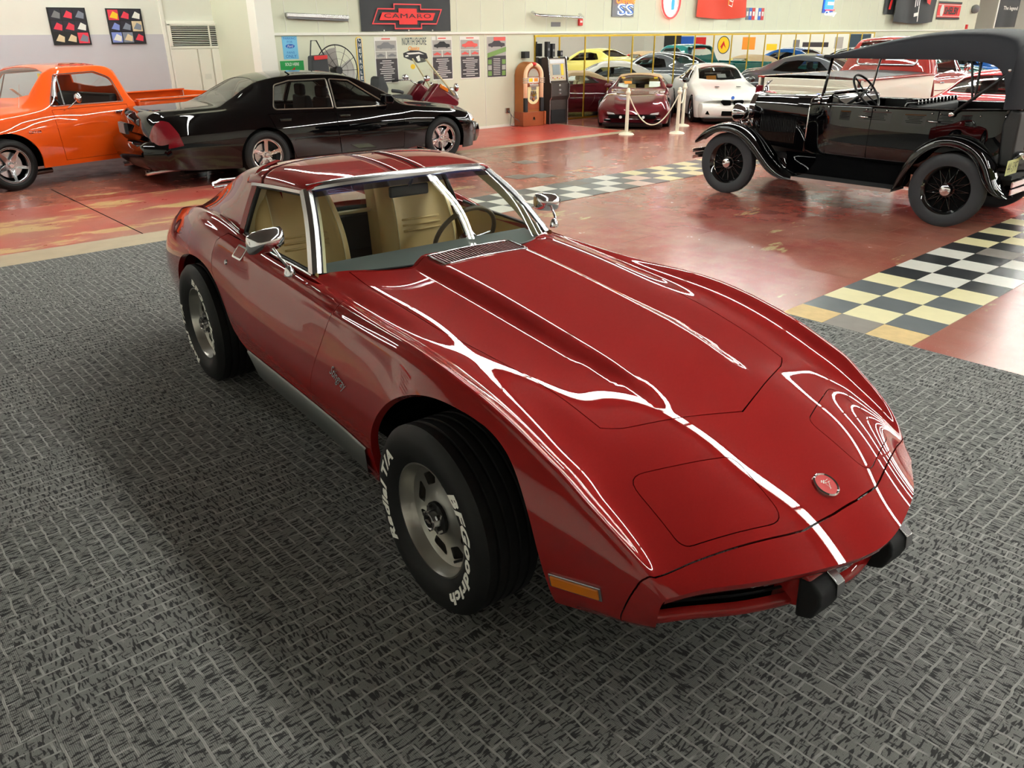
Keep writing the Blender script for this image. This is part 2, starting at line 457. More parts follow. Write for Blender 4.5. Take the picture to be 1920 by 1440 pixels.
def bpatch(rows, nu=6, nv=6, comp=3):
    """smooth patch through a small grid of points -> dense rows of points"""
    P = np.array(rows, float)
    def gh(c):
        g = np.concatenate([2*c[:1]-c[1:2], c, 2*c[-1:]-c[-2:-1]], 0); return np.concatenate([2*g[:, :1]-g[:, 1:2], g, 2*g[:, -1:]-g[:, -2:-1]], 1)
    def nd(c):
        g = gh(c); g = (g[:-2]+4*g[1:-1]+g[2:])/6; return (g[:, :-2]+4*g[:, 1:-1]+g[:, 2:])/6
    c = P.copy()
    for _ in range(comp): c = c+(P-nd(c))
    c = gh(c); n, m = P.shape[:2]
    A = np.linspace(0, n-1, (n-1)*nu+1); B = np.linspace(0, m-1, (m-1)*nv+1)
    a = np.clip(A, 0, n-1-1e-9); b = np.clip(B, 0, m-1-1e-9); i = a.astype(int); j = b.astype(int); wa = bas(a-i); wb = bas(b-j)
    out = np.zeros((len(A), len(B), 3))
    for p in range(4):
        for q in range(4): out += wa[:, p][:, None, None]*wb[:, q][None, :, None]*c[np.ix_(i+p, j+q)]
    return out
# ------------------------------------------------------------------ setting materials
def noise_node(nt, vec, scale, detail=3, rough=.55):
    n = nt.nodes.new('ShaderNodeTexNoise'); n.inputs['Scale'].default_value = scale; n.inputs['Detail'].default_value = detail; n.inputs['Roughness'].default_value = rough
    nt.links.new(vec, n.inputs['Vector']); return n.outputs['Fac']
def mapping(nt, vec, scale=(1, 1, 1), loc=(0, 0, 0), rot=(0, 0, 0)):
    n = nt.nodes.new('ShaderNodeMapping'); n.inputs['Scale'].default_value = scale; n.inputs['Location'].default_value = loc; n.inputs['Rotation'].default_value = rot
    nt.links.new(vec, n.inputs['Vector']); return n.outputs['Vector']
def ramp(nt, fac, stops):
    n = nt.nodes.new('ShaderNodeValToRGB'); e = n.color_ramp.elements
    while len(e) < len(stops): e.new(.5)
    for i, (p, c) in enumerate(stops): e[i].position = p; e[i].color = (*c, 1) if len(c) == 3 else c
    nt.links.new(fac, n.inputs['Fac']); return n.outputs['Color']
def mixc(nt, fac, a, b, mode='MIX'):
    n = nt.nodes.new('ShaderNodeMix'); n.data_type = 'RGBA'; n.blend_type = mode
    for i, v in ((0, fac), (6, a), (7, b)):
        if isinstance(v, (int, float)): n.inputs[i].default_value = v
        elif isinstance(v, tuple): n.inputs[i].default_value = (*v, 1)
        else: nt.links.new(v, n.inputs[i])
    return n.outputs[2]
def mth(nt, op, a, b=None, clamp=False):
    n = nt.nodes.new('ShaderNodeMath'); n.operation = op; n.use_clamp = clamp
    for i, v in ((0, a), (1, b)):
        if v is None: continue
        if isinstance(v, (int, float)): n.inputs[i].default_value = v
        else: nt.links.new(v, n.inputs[i])
    return n.outputs[0]
def bumpn(nt, h, strength=.3, dist=.003):
    n = nt.nodes.new('ShaderNodeBump'); n.inputs['Strength'].default_value = strength; n.inputs['Distance'].default_value = dist
    nt.links.new(h, n.inputs['Height']); return n.outputs['Normal']

def carpet_material():
    m = mat('carpet', rough=.95, spec=.1); nt = m.node_tree; N, L, I = nodes(m)
    tc = N.new('ShaderNodeTexCoord'); oi = N.new('ShaderNodeObjectInfo')
    cmb = N.new('ShaderNodeCombineXYZ'); L.new(mth(nt, 'MULTIPLY', oi.outputs['Random'], 31.), cmb.inputs[0]); L.new(mth(nt, 'MULTIPLY', oi.outputs['Random'], 57.), cmb.inputs[1])
    off = N.new('ShaderNodeVectorMath'); off.operation = 'ADD'; L.new(tc.outputs['Object'], off.inputs[0]); L.new(cmb.outputs[0], off.inputs[1]); v0 = off.outputs[0]
    # wobble so the lines are not ruler-straight
    wob = N.new('ShaderNodeTexNoise'); wob.inputs['Scale'].default_value = 14.; L.new(v0, wob.inputs['Vector']); sc_ = N.new('ShaderNodeVectorMath'); sc_.operation = 'SCALE'; sc_.inputs['Scale'].default_value = .020; L.new(wob.outputs['Color'], sc_.inputs[0])
    add = N.new('ShaderNodeVectorMath'); add.operation = 'ADD'; L.new(v0, add.inputs[0]); L.new(sc_.outputs[0], add.inputs[1]); v = add.outputs[0]
    def brick(vec, w, h, mort, off_=.5):
        b = N.new('ShaderNodeTexBrick'); b.offset = off_; b.inputs['Scale'].default_value = 1; b.inputs['Brick Width'].default_value = w; b.inputs['Row Height'].default_value = h; b.inputs['Mortar Size'].default_value = mort; b.inputs['Mortar Smooth'].default_value = .15; b.inputs['Bias'].default_value = 0
        b.inputs['Color1'].default_value = (0, 0, 0, 1); b.inputs['Color2'].default_value = (1, 1, 1, 1); L.new(vec, b.inputs['Vector']); return b.outputs['Fac'], b.outputs['Color']
    m2, c2 = brick(mapping(nt, v, (1, 1, 1), (.03, .02, 0), (0, 0, PI/2)), .17, .050, .0040, .37)
    gate = noise_node(nt, mapping(nt, v0, (1, 1, 1), (5, 2, 0)), 11, 2); g2 = ramp(nt, gate, [(.38, (0, 0, 0)), (.52, (1, 1, 1))])
    light = mth(nt, 'MULTIPLY', m2, g2)
    dash = noise_node(nt, mapping(nt, v, (22, 105, 1)), 1., 1); dash2 = noise_node(nt, mapping(nt, v, (95, 26, 1), (2, 7, 0)), 1., 1)
    dk = mth(nt, 'MAXIMUM', ramp(nt, dash, [(.53, (0, 0, 0)), (.58, (1, 1, 1))]), mth(nt, 'MULTIPLY', ramp(nt, dash2, [(.62, (0, 0, 0)), (.67, (1, 1, 1))]), .8))
    dk = mth(nt, 'MULTIPLY', dk, mth(nt, 'SUBTRACT', 1., light))
    sx = N.new('ShaderNodeSeparateXYZ'); L.new(v0, sx.inputs[0]); rib = mth(nt, 'SINE', mth(nt, 'MULTIPLY', sx.outputs[0], 1250.))
    fine = noise_node(nt, v0, 330, 2)
    base = mixc(nt, fine, lin((94, 94, 94)), lin((150, 149, 145)))
    base = mixc(nt, mth(nt, 'MULTIPLY', mth(nt, 'ADD', rib, 1.), .16), base, lin((48, 48, 48)))
    c = mixc(nt, mth(nt, 'MULTIPLY', dk, .88), base, lin((44, 44, 45)))
    c = mixc(nt, mth(nt, 'MULTIPLY', light, .55), c, lin((172, 171, 166)))
    L.new(c, I['Base Color'])
    h = mth(nt, 'ADD', mth(nt, 'SUBTRACT', light, dk), mth(nt, 'MULTIPLY', rib, .2)); L.new(bumpn(nt, h, .6, .004), I['Normal'])
carpet_material()

def red_floor_material(name, base, dark, worn, wornamt, rough=.22, speck=.0):
    m = mat(name, rough=rough, spec=.5); nt = m.node_tree; N, L, I = nodes(m)
    tc = N.new('ShaderNodeTexCoord'); v = tc.outputs['Object']
    big = noise_node(nt, mapping(nt, v, (1, 1, 1), (4.3, 1.7, 0)), .55, 5, .6); mid = noise_node(nt, v, 3.2, 5, .65); fine = noise_node(nt, v, 60, 2)
    c = mixc(nt, ramp(nt, big, [(.38, (0, 0, 0)), (.62, (1, 1, 1))]), lin(base), lin(dark))
    c = mixc(nt, ramp(nt, mid, [(.45, (0, 0, 0)), (.75, (.55, .55, .55))]), c, lin([min(255, x*1.12) for x in dark]))
    wv = noise_node(nt, mapping(nt, v, (.55, 1.5, 1), (9.1, 2.2, 0)), 1.15, 6, .68)
    wm = ramp(nt, wv, [(wornamt, (0, 0, 0)), (wornamt+.035, (1, 1, 1))])
    br = N.new('ShaderNodeTexBrick'); br.offset = 0; br.inputs['Scale'].default_value = 1; br.inputs['Brick Width'].default_value = .3048; br.inputs['Row Height'].default_value = .3048
    br.inputs['Mortar Size'].default_value = .0022; br.inputs['Mortar Smooth'].default_value = .5; br.inputs['Color1'].default_value = (.46, .46, .46, 1); br.inputs['Color2'].default_value = (.56, .56, .56, 1); br.inputs['Mortar'].default_value = (.25, .25, .25, 1)
    L.new(mapping(nt, v, (1, 1, 1), (.21, -.276, 0)), br.inputs['Vector'])
    c = mixc(nt, .35, c, br.outputs['Color'], 'OVERLAY')
    c = mixc(nt, wm, c, mixc(nt, fine, lin(worn), lin([x*.82 for x in worn])))
    sp = noise_node(nt, v, 95, 1); sm = ramp(nt, sp, [(.70, (0, 0, 0)), (.74, (1, 1, 1))])
    c = mixc(nt, mth(nt, 'MULTIPLY', sm, .35), c, lin((225, 190, 180)))
    L.new(c, I['Base Color'])
    r = mth(nt, 'ADD', mth(nt, 'MULTIPLY', mid, .28), rough-.12); L.new(r, I['Roughness'])
    h = mth(nt, 'ADD', mth(nt, 'MULTIPLY', noise_node(nt, v, 130, 2), .4), mth(nt, 'MULTIPLY', br.outputs['Fac'], -.5))
    L.new(bumpn(nt, h, .12, .002), I['Normal'])
red_floor_material('red_floor', (150, 66, 58), (150, 98, 82), (198, 172, 124), .62, .2)
red_floor_material('red_mat_paint', (200, 74, 62), (176, 72, 62), (150, 60, 52), .70, .3)
mat('tape_tan', (168, 152, 126), .55, noise=.15, nscale=6)
mat('tile_white', (224, 222, 212), .28, noise=.08, nscale=9); mat('tile_cream', (226, 216, 170), .3, noise=.08, nscale=9)
mat('tile_black', (44, 46, 48), .26, noise=.25, nscale=7); mat('tile_slate', (70, 76, 80), .3, noise=.2, nscale=7)
mat('tile_tan', (200, 170, 112), .5, noise=.25, nscale=14); mat('tile_worn', (112, 104, 96), .4, noise=.25, nscale=9); mat('tile_pink', (220, 190, 178), .3, noise=.1, nscale=9)
mat('wall_cream', (217, 219, 196), .75, noise=.03, nscale=2); mat('wall_white', (232, 232, 220), .7, noise=.03, nscale=2); mat('wall_grey', (203, 202, 208), .75, noise=.03, nscale=2)
mat('trim_white', (244, 242, 230), .5); mat('ceiling_white', (112, 112, 108), .9); mat('mirror_silver', (236, 240, 238), .0, 1); mat('gold', (190, 160, 60), .3, 1)

# ------------------------------------------------------------------ floor, walls, ceiling
WY = 13.4; X0, X1, Y0 = -2.6, 46., -11.
def quad(x0, x1, y0, y1, z): return [(x0, y0, z), (x1, y0, z), (x1, y1, z), (x0, y1, z)], [(0, 1, 2, 3)]
def slab(mb, x0, x1, y0, y1, z0, z1): return mb.box(x0, x1, y0, y1, z0, z1)
def sbox(name, x0, x1, y0, y1, z0, z1, m, parent=None, bevel=0., label=None):
    V = MB().box(x0, x1, y0, y1, z0, z1); o = V.build(name, m, parent, bevel=bevel)
    if parent is None: o['kind'] = 'structure'
    if label: o['label'] = label
    return o
floor = sbox('floor', X0, X1, Y0, 18, -.2, 0, 'red_floor', label='red painted showroom floor with worn tan patches')
sbox('ceiling', X0, X1, Y0, 18, CEIL, CEIL+.2, 'ceiling_white')
sbox('wall_left', X0-.2, X0, Y0, LYW if False else 15.2, 0, CEIL, 'wall_white')
sbox('wall_front', X0, X1, Y0-.2, Y0, 0, CEIL, 'wall_white')
sbox('wall_right', X1, X1+.2, Y0, 18, 0, CEIL, 'wall_white')
wall = sbox('wall_back', 6.42, 36.8, WY, WY+.2, 0, CEIL, 'wall_cream', label='cream showroom wall with banners, posters and a long mirror')
LYW = 15.2; KX = LYW/13.4
sbox('wall_recess', X0, 6.62, LYW, LYW+.2, 0, CEIL, 'wall_white', label='white and grey wall of the recess on the left')
sbox('wall_return', 6.42, 6.62, WY+.2, LYW, 0, CEIL, 'wall_cream')
sbox('wall_far', 36.8, X1, 17.6, 17.8, 0, CEIL, 'wall_cream')
sbox('wall_corner', 36.6, 36.8, WY+.2, 17.6, 0, CEIL, 'wall_white')
# grey painted dado left of the louvre cupboard, rail, pilaster
sbox('trim_1', X0, 4.84*KX, LYW-.012, LYW, 0, 1.866, 'wall_grey', label='pale grey painted lower part of the wall')
sbox('trim_2', 6.65, 36.8, WY-.035, WY, 1.83, 1.875, 'trim_white', bevel=.006, label='white dado rail running along the wall')
sbox('trim_3', 6.36, 6.66, WY-.05, WY+.24, 0, CEIL, 'trim_white', bevel=.01, label='white pilaster beside the cupboard')
sbox('trim_4', 4.84*KX, 4.84*KX+.06, LYW-.03, LYW, 0, CEIL, 'trim_white', label='white corner trim left of the louvre')
sbox('baseboard_back', 6.65, 12.6, WY-.015, WY, 0, .05, 'trim_white')
for i, x in enumerate(np.arange(7.6, 12.3, 1.22)):
    sbox('panel_seam', x, x+.012, WY-.006, WY, .05, 1.83, 'wall_white', wall)
for i, x in enumerate(np.arange(6.9, 36, .61)):
    sbox('panel_seam', x, x+.010, WY-.005, WY, 1.875, 3.2, 'wall_white', wall)
for x0 in (37.5, 39., 40.5, 42.):      # studs and braces of the far bay
    sbox('wall_stud', x0, x0+.12, 17.5, 17.6, 0, CEIL, 'trim_white', bpy.data.objects['wall_far'])
mb = MB(); mb.tube([(37.2, 17.4, 3.6), (39.4, 17.4, 2.6)], .06, 6); mb.tube([(37.2, 17.4, 3.1), (38.6, 17.4, 2.4)], .06, 6); mb.build('wall_brace', 'trim_white', bpy.data.objects['wall_far'])

# cupboard with louvre
t = thing('louvre_cupboard', 'white built-in cupboard with a dark slatted louvre above its doors', 'cupboard', (4.905*KX, LYW, 1.837*(1-KX))); t.scale = (KX, 1, KX)
mb = MB(); mb.box(0, 1.5, -.04, 0, 0, 2.05); mb.build('frame', 'trim_white', t)
mb = MB(); mb.box(.03, 1.25, -.05, -.04, 1.69, 1.985); mb.build('louvre_back', 'dark_void', t)
for k in range(11):
    mb = MB(); z = 1.705+k*.0265; mb.box(.03, 1.25, -.075, -.05, z, z+.009); mb.build('slat', 'trim_white', t)
mb = MB(); mb.box(.0, .04, -.08, -.04, 1.68, 2.0); mb.box(1.24, 1.28, -.08, -.04, 1.68, 2.0); mb.box(0, 1.28, -.08, -.04, 1.985, 2.02); mb.box(0, 1.28, -.08, -.04, 1.655, 1.69); mb.box(.63, .645, -.08, -.05, 1.69, 1.99); mb.build('louvre_frame', 'trim_white', t)
for a, b in ((.0, .40), (.42, .62), (.64, 1.26)):
    mb = MB(); mb.box(a, b, -.075, -.04, 0, 1.65); d = mb.build('door', 'trim_white', t, bevel=.006)
mb = MB(); mb.box(.47, .57, -.082, -.075, 1.20, 1.28); mb.build('latch_plate', 'wall_white', t)

# carpet tiles: a piece of its own each
TS = .6096
carpet = sbox('carpet_base', X0, 5.0, -4.5, 7.95, -.001, .002, 'black_soft', label='charcoal patterned carpet area under the maroon sports car')
V, F = MB().box(-TS/2, TS/2, -TS/2, TS/2, -.006, 0).V, MB().box(-TS/2, TS/2, -TS/2, TS/2, -.006, 0).F
random.seed(4); first = None
for i in range(13):
    for j in range(-8, 10):
        cx = 5.0-TS*(i+.5); cy = 2.15+TS*(j+.5); y1 = min(cy+TS/2, 7.95)
        if first is None:
            o = meshobj('carpet_tile', V, F, 'carpet', carpet); first = o
        else:
            o = first.copy(); C.objects.link(o)
        o.location = (cx, cy, .009+random.uniform(0, .0006)); o.rotation_euler = (0, 0, (PI/2 if (i+j) % 2 else 0)+(PI if random.random() < .5 else 0))
        g = .9985; o.scale = (g, g, 1)
        if cy+TS/2 > 7.96:
            if (i+j) % 2: o.rotation_euler = (0, 0, 0)
            o.scale = (g, (7.95-(cy-TS/2))/TS, 1); o.location.y = ((cy-TS/2)+7.95)/2
sbox('floor_strip', X0, 5.9, 7.95, 8.43, 0, .003, 'tape_tan', floor, label='bare tan strip along the carpet edge')
red_floor_material('red_floor_worn', (160, 66, 58), (150, 98, 82), (200, 168, 112), .52, .3)
sbox('floor_worn_area', X0, 4.9, 8.43, 10.75, 0, .0012, 'red_floor_worn', floor, label='worn red floor with large tan patches left of the carpet edge')
red = sbox('floor_painted_area', 7.6, 12.95, 11.05, WY-.016, 0, .003, 'red_mat_paint', floor, label='brighter red painted floor along the wall')
sbox('floor_strip', 12.95, 13.02, 10.9, 13.38, 0, .003, 'tape_tan', floor); sbox('floor_strip', 7.0, 12.95, 10.82, 11.05, 0, .003, 'tape_tan', floor)
sbox('floor_strip', 2.5, 2.515, 8.43, 11.9, 0, .0015, 'dark_void', floor)

# checker tiles
TL = .3048; tv = MB().box(-TL/2+.0012, TL/2-.0012, -TL/2+.0012, TL/2-.0012, 0, .004); protos = {}
def tile(x, y, m):
    if m not in protos:
        o = meshobj('floor_tile', tv.V, tv.F, m, floor); protos[m] = o
    else: o = protos[m].copy(); C.objects.link(o)
    o.location = (x, y, random.uniform(0, .0006)); o.rotation_euler = (0, 0, random.choice((0, PI/2, PI))+random.uniform(-.006, .006))
XA, YA = 5.298, 2.716
for v in range(-1, 24):
    for u in range(3):
        dark = (u+v) % 2 == 0
        m = 'tile_black' if dark else 'tile_white'
        if dark and v < 4: m = 'tile_slate'
        if not dark and (v in (1, 2, 3, 0) or v > 8): m = 'tile_cream'
        if not dark and v == 3 and u == 0: m = 'tile_cream'
        if v == -1: m = ['tile_tan', 'tile_worn', 'tile_tan'][u]
        if (u, v) == (1, 8): m = 'tile_worn'
        tile(XA+TL*(v+.5), YA-TL*(u+.5), m)
for v in range(-3, 26):
    for u in range(3):
        dark = (u+v) % 2 == 0
        m = 'tile_slate' if dark else ('tile_white' if v < 6 else 'tile_cream')
        if (u, v) in ((2, 5), (1, 6)): m = 'tile_pink'
        if (u, v) in ((0, 3),): m = 'tile_worn'
        tile(6.72+TL*(v+.5), 7.60-TL*(u+.5), m)
for (x, y, m) in ((6.9, 9.5, 'tile_cream'), (7.6, 8.35, 'tile_worn'), (7.9, 8.2, 'tile_worn'), (8.6, 9.3, 'tile_worn')): tile(x, y, m)

# ------------------------------------------------------------------ fluorescent ceiling fixtures
mat('tube_light', (251, 254, 247), emit=TUBE); mat('fixture_white', (238, 238, 232), .4)
def fixture():
    t = thing('ceiling_light', 'twin-tube fluorescent strip light hung under the white ceiling', 'ceiling light', group='fluorescent strips under the ceiling')
    mb = MB(); mb.prism([(-.12, 0), (.12, 0), (.05, .09), (-.05, .09)], -1.2, 1.2, 'y'); mb.build('housing', 'fixture_white', t)
    for s in (-1, 1):
        mb = MB(); mb.cyl((s*.055, -1.17, -.03), (s*.055, 1.17, -.03), .019, 10); mb.build('tube', 'tube_light', t)
    return t
fx = None
spots = [(x, y) for x in LIGHT_X for y in np.arange(LIGHT_Y0, 13, 2.46)]+LIGHT_EXTRA
for x, y in spots:
    if fx is None: fx = fixture(); o = fx
    else: o = copy_tree(fx)
    o.location = (x, y, CEIL-.12)
# ------------------------------------------------------------------ wheels; local axis y, outer face towards +y
mat('tire_white', (250, 248, 240), .5)
def tire_mesh(R, w, rr, n=72, grooves=4, flat=True):
    h = w/2; p = [(rr-.004, -h*.78), (rr+.012, -h*.86), (rr+(R-rr)*.30, -h*.99), (rr+(R-rr)*.62, -h), (R-.022, -h*.93), (R-.007, -h*.80)]
    q = []
    tw = h*.78
    if grooves:
        q.append((R, -tw+.004))
        for g in range(grooves):
            c = -tw+2*tw*(g+1)/(grooves+1); q += [(R, c-.0065), (R-.008, c-.004), (R-.008, c+.004), (R, c+.0065)]
        q.append((R, tw-.004))
    else: q = [(R, -tw*.6), (R, tw*.6)]
    prof = p+q+[(r, -y) for r, y in reversed(p)]
    return MB().lathe(prof, n, 'y')
def tire_material():
    m = mat('tire_tread', (21, 21, 22), .6, spec=.35); nt = m.node_tree; N, L, I = nodes(m)
    tc = N.new('ShaderNodeTexCoord'); s = N.new('ShaderNodeSeparateXYZ'); L.new(tc.outputs['Object'], s.inputs[0])
    a = mth(nt, 'ARCTAN2', s.outputs[0], s.outputs[2]); r = mth(nt, 'SQRT', mth(nt, 'ADD', mth(nt, 'MULTIPLY', s.outputs[0], s.outputs[0]), mth(nt, 'MULTIPLY', s.outputs[2], s.outputs[2])))
    wv = mth(nt, 'SINE', mth(nt, 'ADD', mth(nt, 'MULTIPLY', a, 78.), mth(nt, 'MULTIPLY', s.outputs[1], 60.)))
    groove = mth(nt, 'GREATER_THAN', wv, .72); on = mth(nt, 'GREATER_THAN', r, .325)
    h = mth(nt, 'SUBTRACT', 1., mth(nt, 'MULTIPLY', groove, on)); L.new(bumpn(nt, h, 1., .012), I['Normal'])
tire_material()
def tire_text(s, phi, arc, rl, hh, R, rr, h, parent, m='tire_white', shear=.25, bold=.05):
    w = arc*rl
    def fn(a, b, c):
        r = rl+b; f = phi+a/rl; y = float(np.interp(r, [rr+.012, rr+(R-rr)*.30, rr+(R-rr)*.62, R-.022], [h*.86, h*.99, h, h*.93]))+.0016; return (-r*math.sin(f), y+c, r*math.cos(f))
    return lettering(s, w, hh, m, parent, (0, 0, 0), (0, 0, 0), fn=fn, bold=bold, shear=shear, spacing=1.12)
def wheel(parent, loc, out, R, w, rr, style, rot=0., letters=None, tire_m='tire_tread', n=64):
    h = w/2
    mb = MB(); lipy = h*.80
    if style == 'wire':
        mb.lathe([(rr-.002, -h*.7), (rr+.006, -h*.72), (rr-.014, -h*.45), (rr-.03, 0), (rr-.014, h*.45), (rr+.006, h*.72), (rr-.004, h*.74), (rr-.022, h*.45), (rr-.04, 0), (rr-.022, -h*.45), (rr-.004, -h*.7)], n, 'y')
        rm = 'black_gloss'
    else:
        d = {'slot': .052, 'torq': .03, 'five': .02, 'five_c5': .02, 'multi': .015}[style]
        mb.lathe([(rr-.006, -lipy), (rr+.004, -lipy), (rr-.012, -lipy+.02), (rr-.016, 0), (rr-.012, lipy-.03), (rr+.004, lipy-.008), (rr+.003, lipy), (rr-.006, lipy), (rr-.014, lipy-.02), (rr-.018, lipy-d*.8), (rr-.024, lipy-d), (rr-.03, -lipy), (rr-.006, -lipy)], n, 'y')
        rm = {'slot': 'alloy', 'torq': 'chrome_soft', 'five': 'chrome', 'five_c5': 'alloy', 'multi': 'chrome_soft'}[style]
    o = mb.build('wheel', rm, parent, angle=40); o.location = loc; o.rotation_euler = (0, rot, 0 if out > 0 else PI)
    t = tire_mesh(R, w, rr, n).build('tire', tire_m, o, angle=35)
    m = MB(); m.cyl((0, -lipy+.02, 0), (0, -lipy+.03, 0), rr-.03, 32); m.build('brake_backing', 'dark_void', o)
    if style == 'slot':
        holes = []
        for k in range(8):
            a = 2*PI*k/8+.2; pts = []
            for (r, da) in ((.116, -.25), (.163, -.275), (.163, .275), (.116, .25)): pts.append((r*math.cos(a+da), r*math.sin(a+da)))
            pts = rounded(pts, .012, 4); holes.append(pts)
        yb = lipy-.056
        def prof(r): return float(np.interp(r, [0, .05, .07, .09, .11, .15, .17, .182], [.022, .022, .016, .008, .004, .0, .002, .008]))
        V, F = plate(circ(0, 0, .183, 64), holes, .016, lambda x, y: (x, y, prof(math.hypot(x, y))), .012)
        V = [(x, yb+z, y) for x, y, z in V]; f = meshobj('wheel_face', V, [tuple(reversed(q)) for q in F], 'alloy', o, angle=50)
        m = MB(); m.cyl((0, yb-.01, 0), (0, yb+.032, 0), .058, 32); m.build('hub', 'black', o)
        for k in range(5):
            a = 2*PI*k/5; m = MB(); m.cyl((.045*math.cos(a), yb+.02, .045*math.sin(a)), (.045*math.cos(a), yb+.052, .045*math.sin(a)), .0095, 6); m.build('lug_nut', 'chrome', o)
        m = MB(); m.lathe([(0, yb+.062), (.024, yb+.062), (.0255, yb+.057), (.031, yb+.061), (.033, yb+.055), (.034, yb+.0)], 32, 'y'); cp = m.build('centre_cap', 'chrome_soft', o, angle=40)
        m = MB(); m.cyl((0, yb+.061, 0), (0, yb+.0635, 0), .023, 28); m.build('cap_disc', 'black_gloss', o)
        m = MB(); bt = [(-.017, -.003), (-.006, -.003), (-.006, -.006), (.006, -.006), (.006, -.003), (.017, -.003), (.014, .003), (.006, .003), (.006, .006), (-.006, .006), (-.006, .003), (-.014, .003)]
        m.prism(bt, yb+.0635, yb+.0645, 'y'); m.build('emblem', 'alloy', o)
        m = MB(); a = -2.45; m.tube([(.165*math.cos(a), yb+.01, .165*math.sin(a)), (.16*math.cos(a), yb+.045, .16*math.sin(a))], .0045, 8); m.build('valve_stem', 'rubber', o)
    elif style in ('five', 'five_c5', 'torq', 'multi'):
        ns = 5 if style != 'multi' else 10; holes = []; ri = .30*rr if style != 'multi' else .34*rr; ro = rr-.026
        hw0, hw1 = {'five': (.105*rr, .125*rr), 'five_c5': (.10*rr, .16*rr), 'torq': (.14*rr, .065*rr), 'multi': (.05*rr, .055*rr)}[style]
        for k in range(ns):
            a0 = 2*PI*k/ns; a1 = 2*PI*(k+1)/ns; pts = []
            for r, hw, a, s in ((ri, hw0, a0, 1), (ro, hw1, a0, 1)):
                da = math.asin(min(.9, hw/r)); pts.append((r*math.cos(a+s*da), r*math.sin(a+s*da)))
            da0 = math.asin(min(.9, hw1/ro))
            for t in np.linspace(0, 1, 9)[1:-1]:
                a = a0+da0+(a1-a0-2*da0)*t; pts.append((ro*math.cos(a), ro*math.sin(a)))
            for r, hw in ((ro, hw1), (ri, hw0)):
                da = math.asin(min(.9, hw/r)); pts.append((r*math.cos(a1-da), r*math.sin(a1-da)))
            holes.append(rounded(pts, .012 if style != 'multi' else .006, 3))
        yb = lipy-.03; dish = {'five': .015, 'five_c5': .012, 'torq': .05, 'multi': .01}[style]
        V, F = plate(circ(0, 0, rr-.016, 64), holes, .03, lambda x, y: (x, y, dish*(math.hypot(x, y)/rr)**2-.01), .022)
        V = [(x, yb+z, y) for x, y, z in V]; meshobj('spokes', V, [tuple(reversed(q)) for q in F], rm, o, angle=35, bevel=.003)
        m = MB(); m.lathe([(0, yb+.018), (.030, yb+.016), (.036, yb+.008), (.037, yb-.02)], 24, 'y'); m.build('centre_cap', 'chrome', o, angle=40)
        for k in range(5):
            a = 2*PI*(k+.5)/5; m = MB(); m.cyl((.062*math.cos(a), yb-.02, .062*math.sin(a)), (.062*math.cos(a), yb+.012, .062*math.sin(a)), .009, 6); m.build('lug_nut', 'chrome', o)
        m = MB(); m.cyl((0, -.01, 0), (0, .01, 0), rr*.72, 32); m.build('brake_disc', 'chrome_soft', o)
    elif style == 'wire':
        m = MB(); m.lathe([(0, h*.55), (.030, h*.52), (.035, h*.35), (.035, h*.1), (.075, h*.05), (.085, -h*.2), (.085, -h*.6), (0, -h*.6)], 28, 'y'); m.build('hub', 'black_gloss', o, angle=40)
        m = MB(); m.lathe([(0, h*1.0), (.036, h*.96), (.052, h*.8), (.056, h*.4)], 28, 'y'); m.build('hub_cap', 'chrome', o, angle=40)
        m = MB(); m.cyl((0, -h*.8, 0), (0, -h*.3, 0), rr*.62, 32); m.build('brake_drum', 'black', o)
        for k in range(15):
            for s in (-1, 1):
                a = 2*PI*(k+.5*s*.5)/15; b = a+s*.32; m = MB()
                m.tube([(.07*math.cos(a), h*(.25 if s > 0 else -.3), .07*math.sin(a)), ((rr-.03)*math.cos(b), 0, (rr-.03)*math.sin(b))], .0035, 5); m.build('spoke', 'black_gloss', o)
        for k in range(5):
            a = 2*PI*k/5; m = MB(); m.cyl((.06*math.cos(a), h*.05, .06*math.sin(a)), (.06*math.cos(a), h*.2, .06*math.sin(a)), .009, 6); m.build('lug_nut', 'black_gloss', o)
    if letters:
        for (s, phi, arc, hh) in letters: tire_text(s, phi, arc, rr+(R-rr)*.47, hh, R, rr, h, o)
    return o
def liner(parent, x, z, r, y0, y1, side):
    """dark inner wheel housing"""
    m = MB(); m.lathe([(r, y0*side), (r, y1*side)], 32, 'y', PI*1.02, -.01*PI); n = len(m.V); o = None
    m2 = MB(); m2.at((x, 0, z)); m2.raw(m.V, m.F); m2.raw([(r*math.cos(a), y1*side, r*math.sin(a)) for a in np.linspace(-.01*PI, 1.01*PI, 33)], [tuple(range(33))])
    return m2.build('wheel_housing', 'dark_void', parent)
# ------------------------------------------------------------------ the maroon sports car
def paint(name, rgb, flake=.35, metal=.55, dark=None):
    m = mat(name, rgb, .48, metal, coat=1., crough=.01, spec=.15)
    nt = m.node_tree; N, L, I = nodes(m); I['Coat IOR'].default_value = 1.55
    tc = N.new('ShaderNodeTexCoord'); n = noise_node(nt, tc.outputs['Object'], 900, 1); c = lin(rgb)
    L.new(mixc(nt, n, tuple(v*(1-flake) for v in c), tuple(min(1, v*(1+flake)) for v in c)), I['Base Color'])
    return m
paint('maroon', (140, 27, 26), .2, .12); M['maroon'].node_tree.nodes['Principled BSDF'].inputs['Specular IOR Level'].default_value = 0.
mat('tan_leather', (206, 180, 124), .5, spec=.4, noise=.06, nscale=5, bump=.25, bscale=350)
mat('cream_trim', (214, 204, 160), .55); mat('dash_grey', (92, 100, 97), .6, bump=.2, bscale=400); mat('dark_carpet', (38, 38, 36), .95, bump=.5, bscale=500)
mat('wheel_brown', (92, 76, 52), .45); mat('sill_alu', (112, 115, 114), .35, .8)
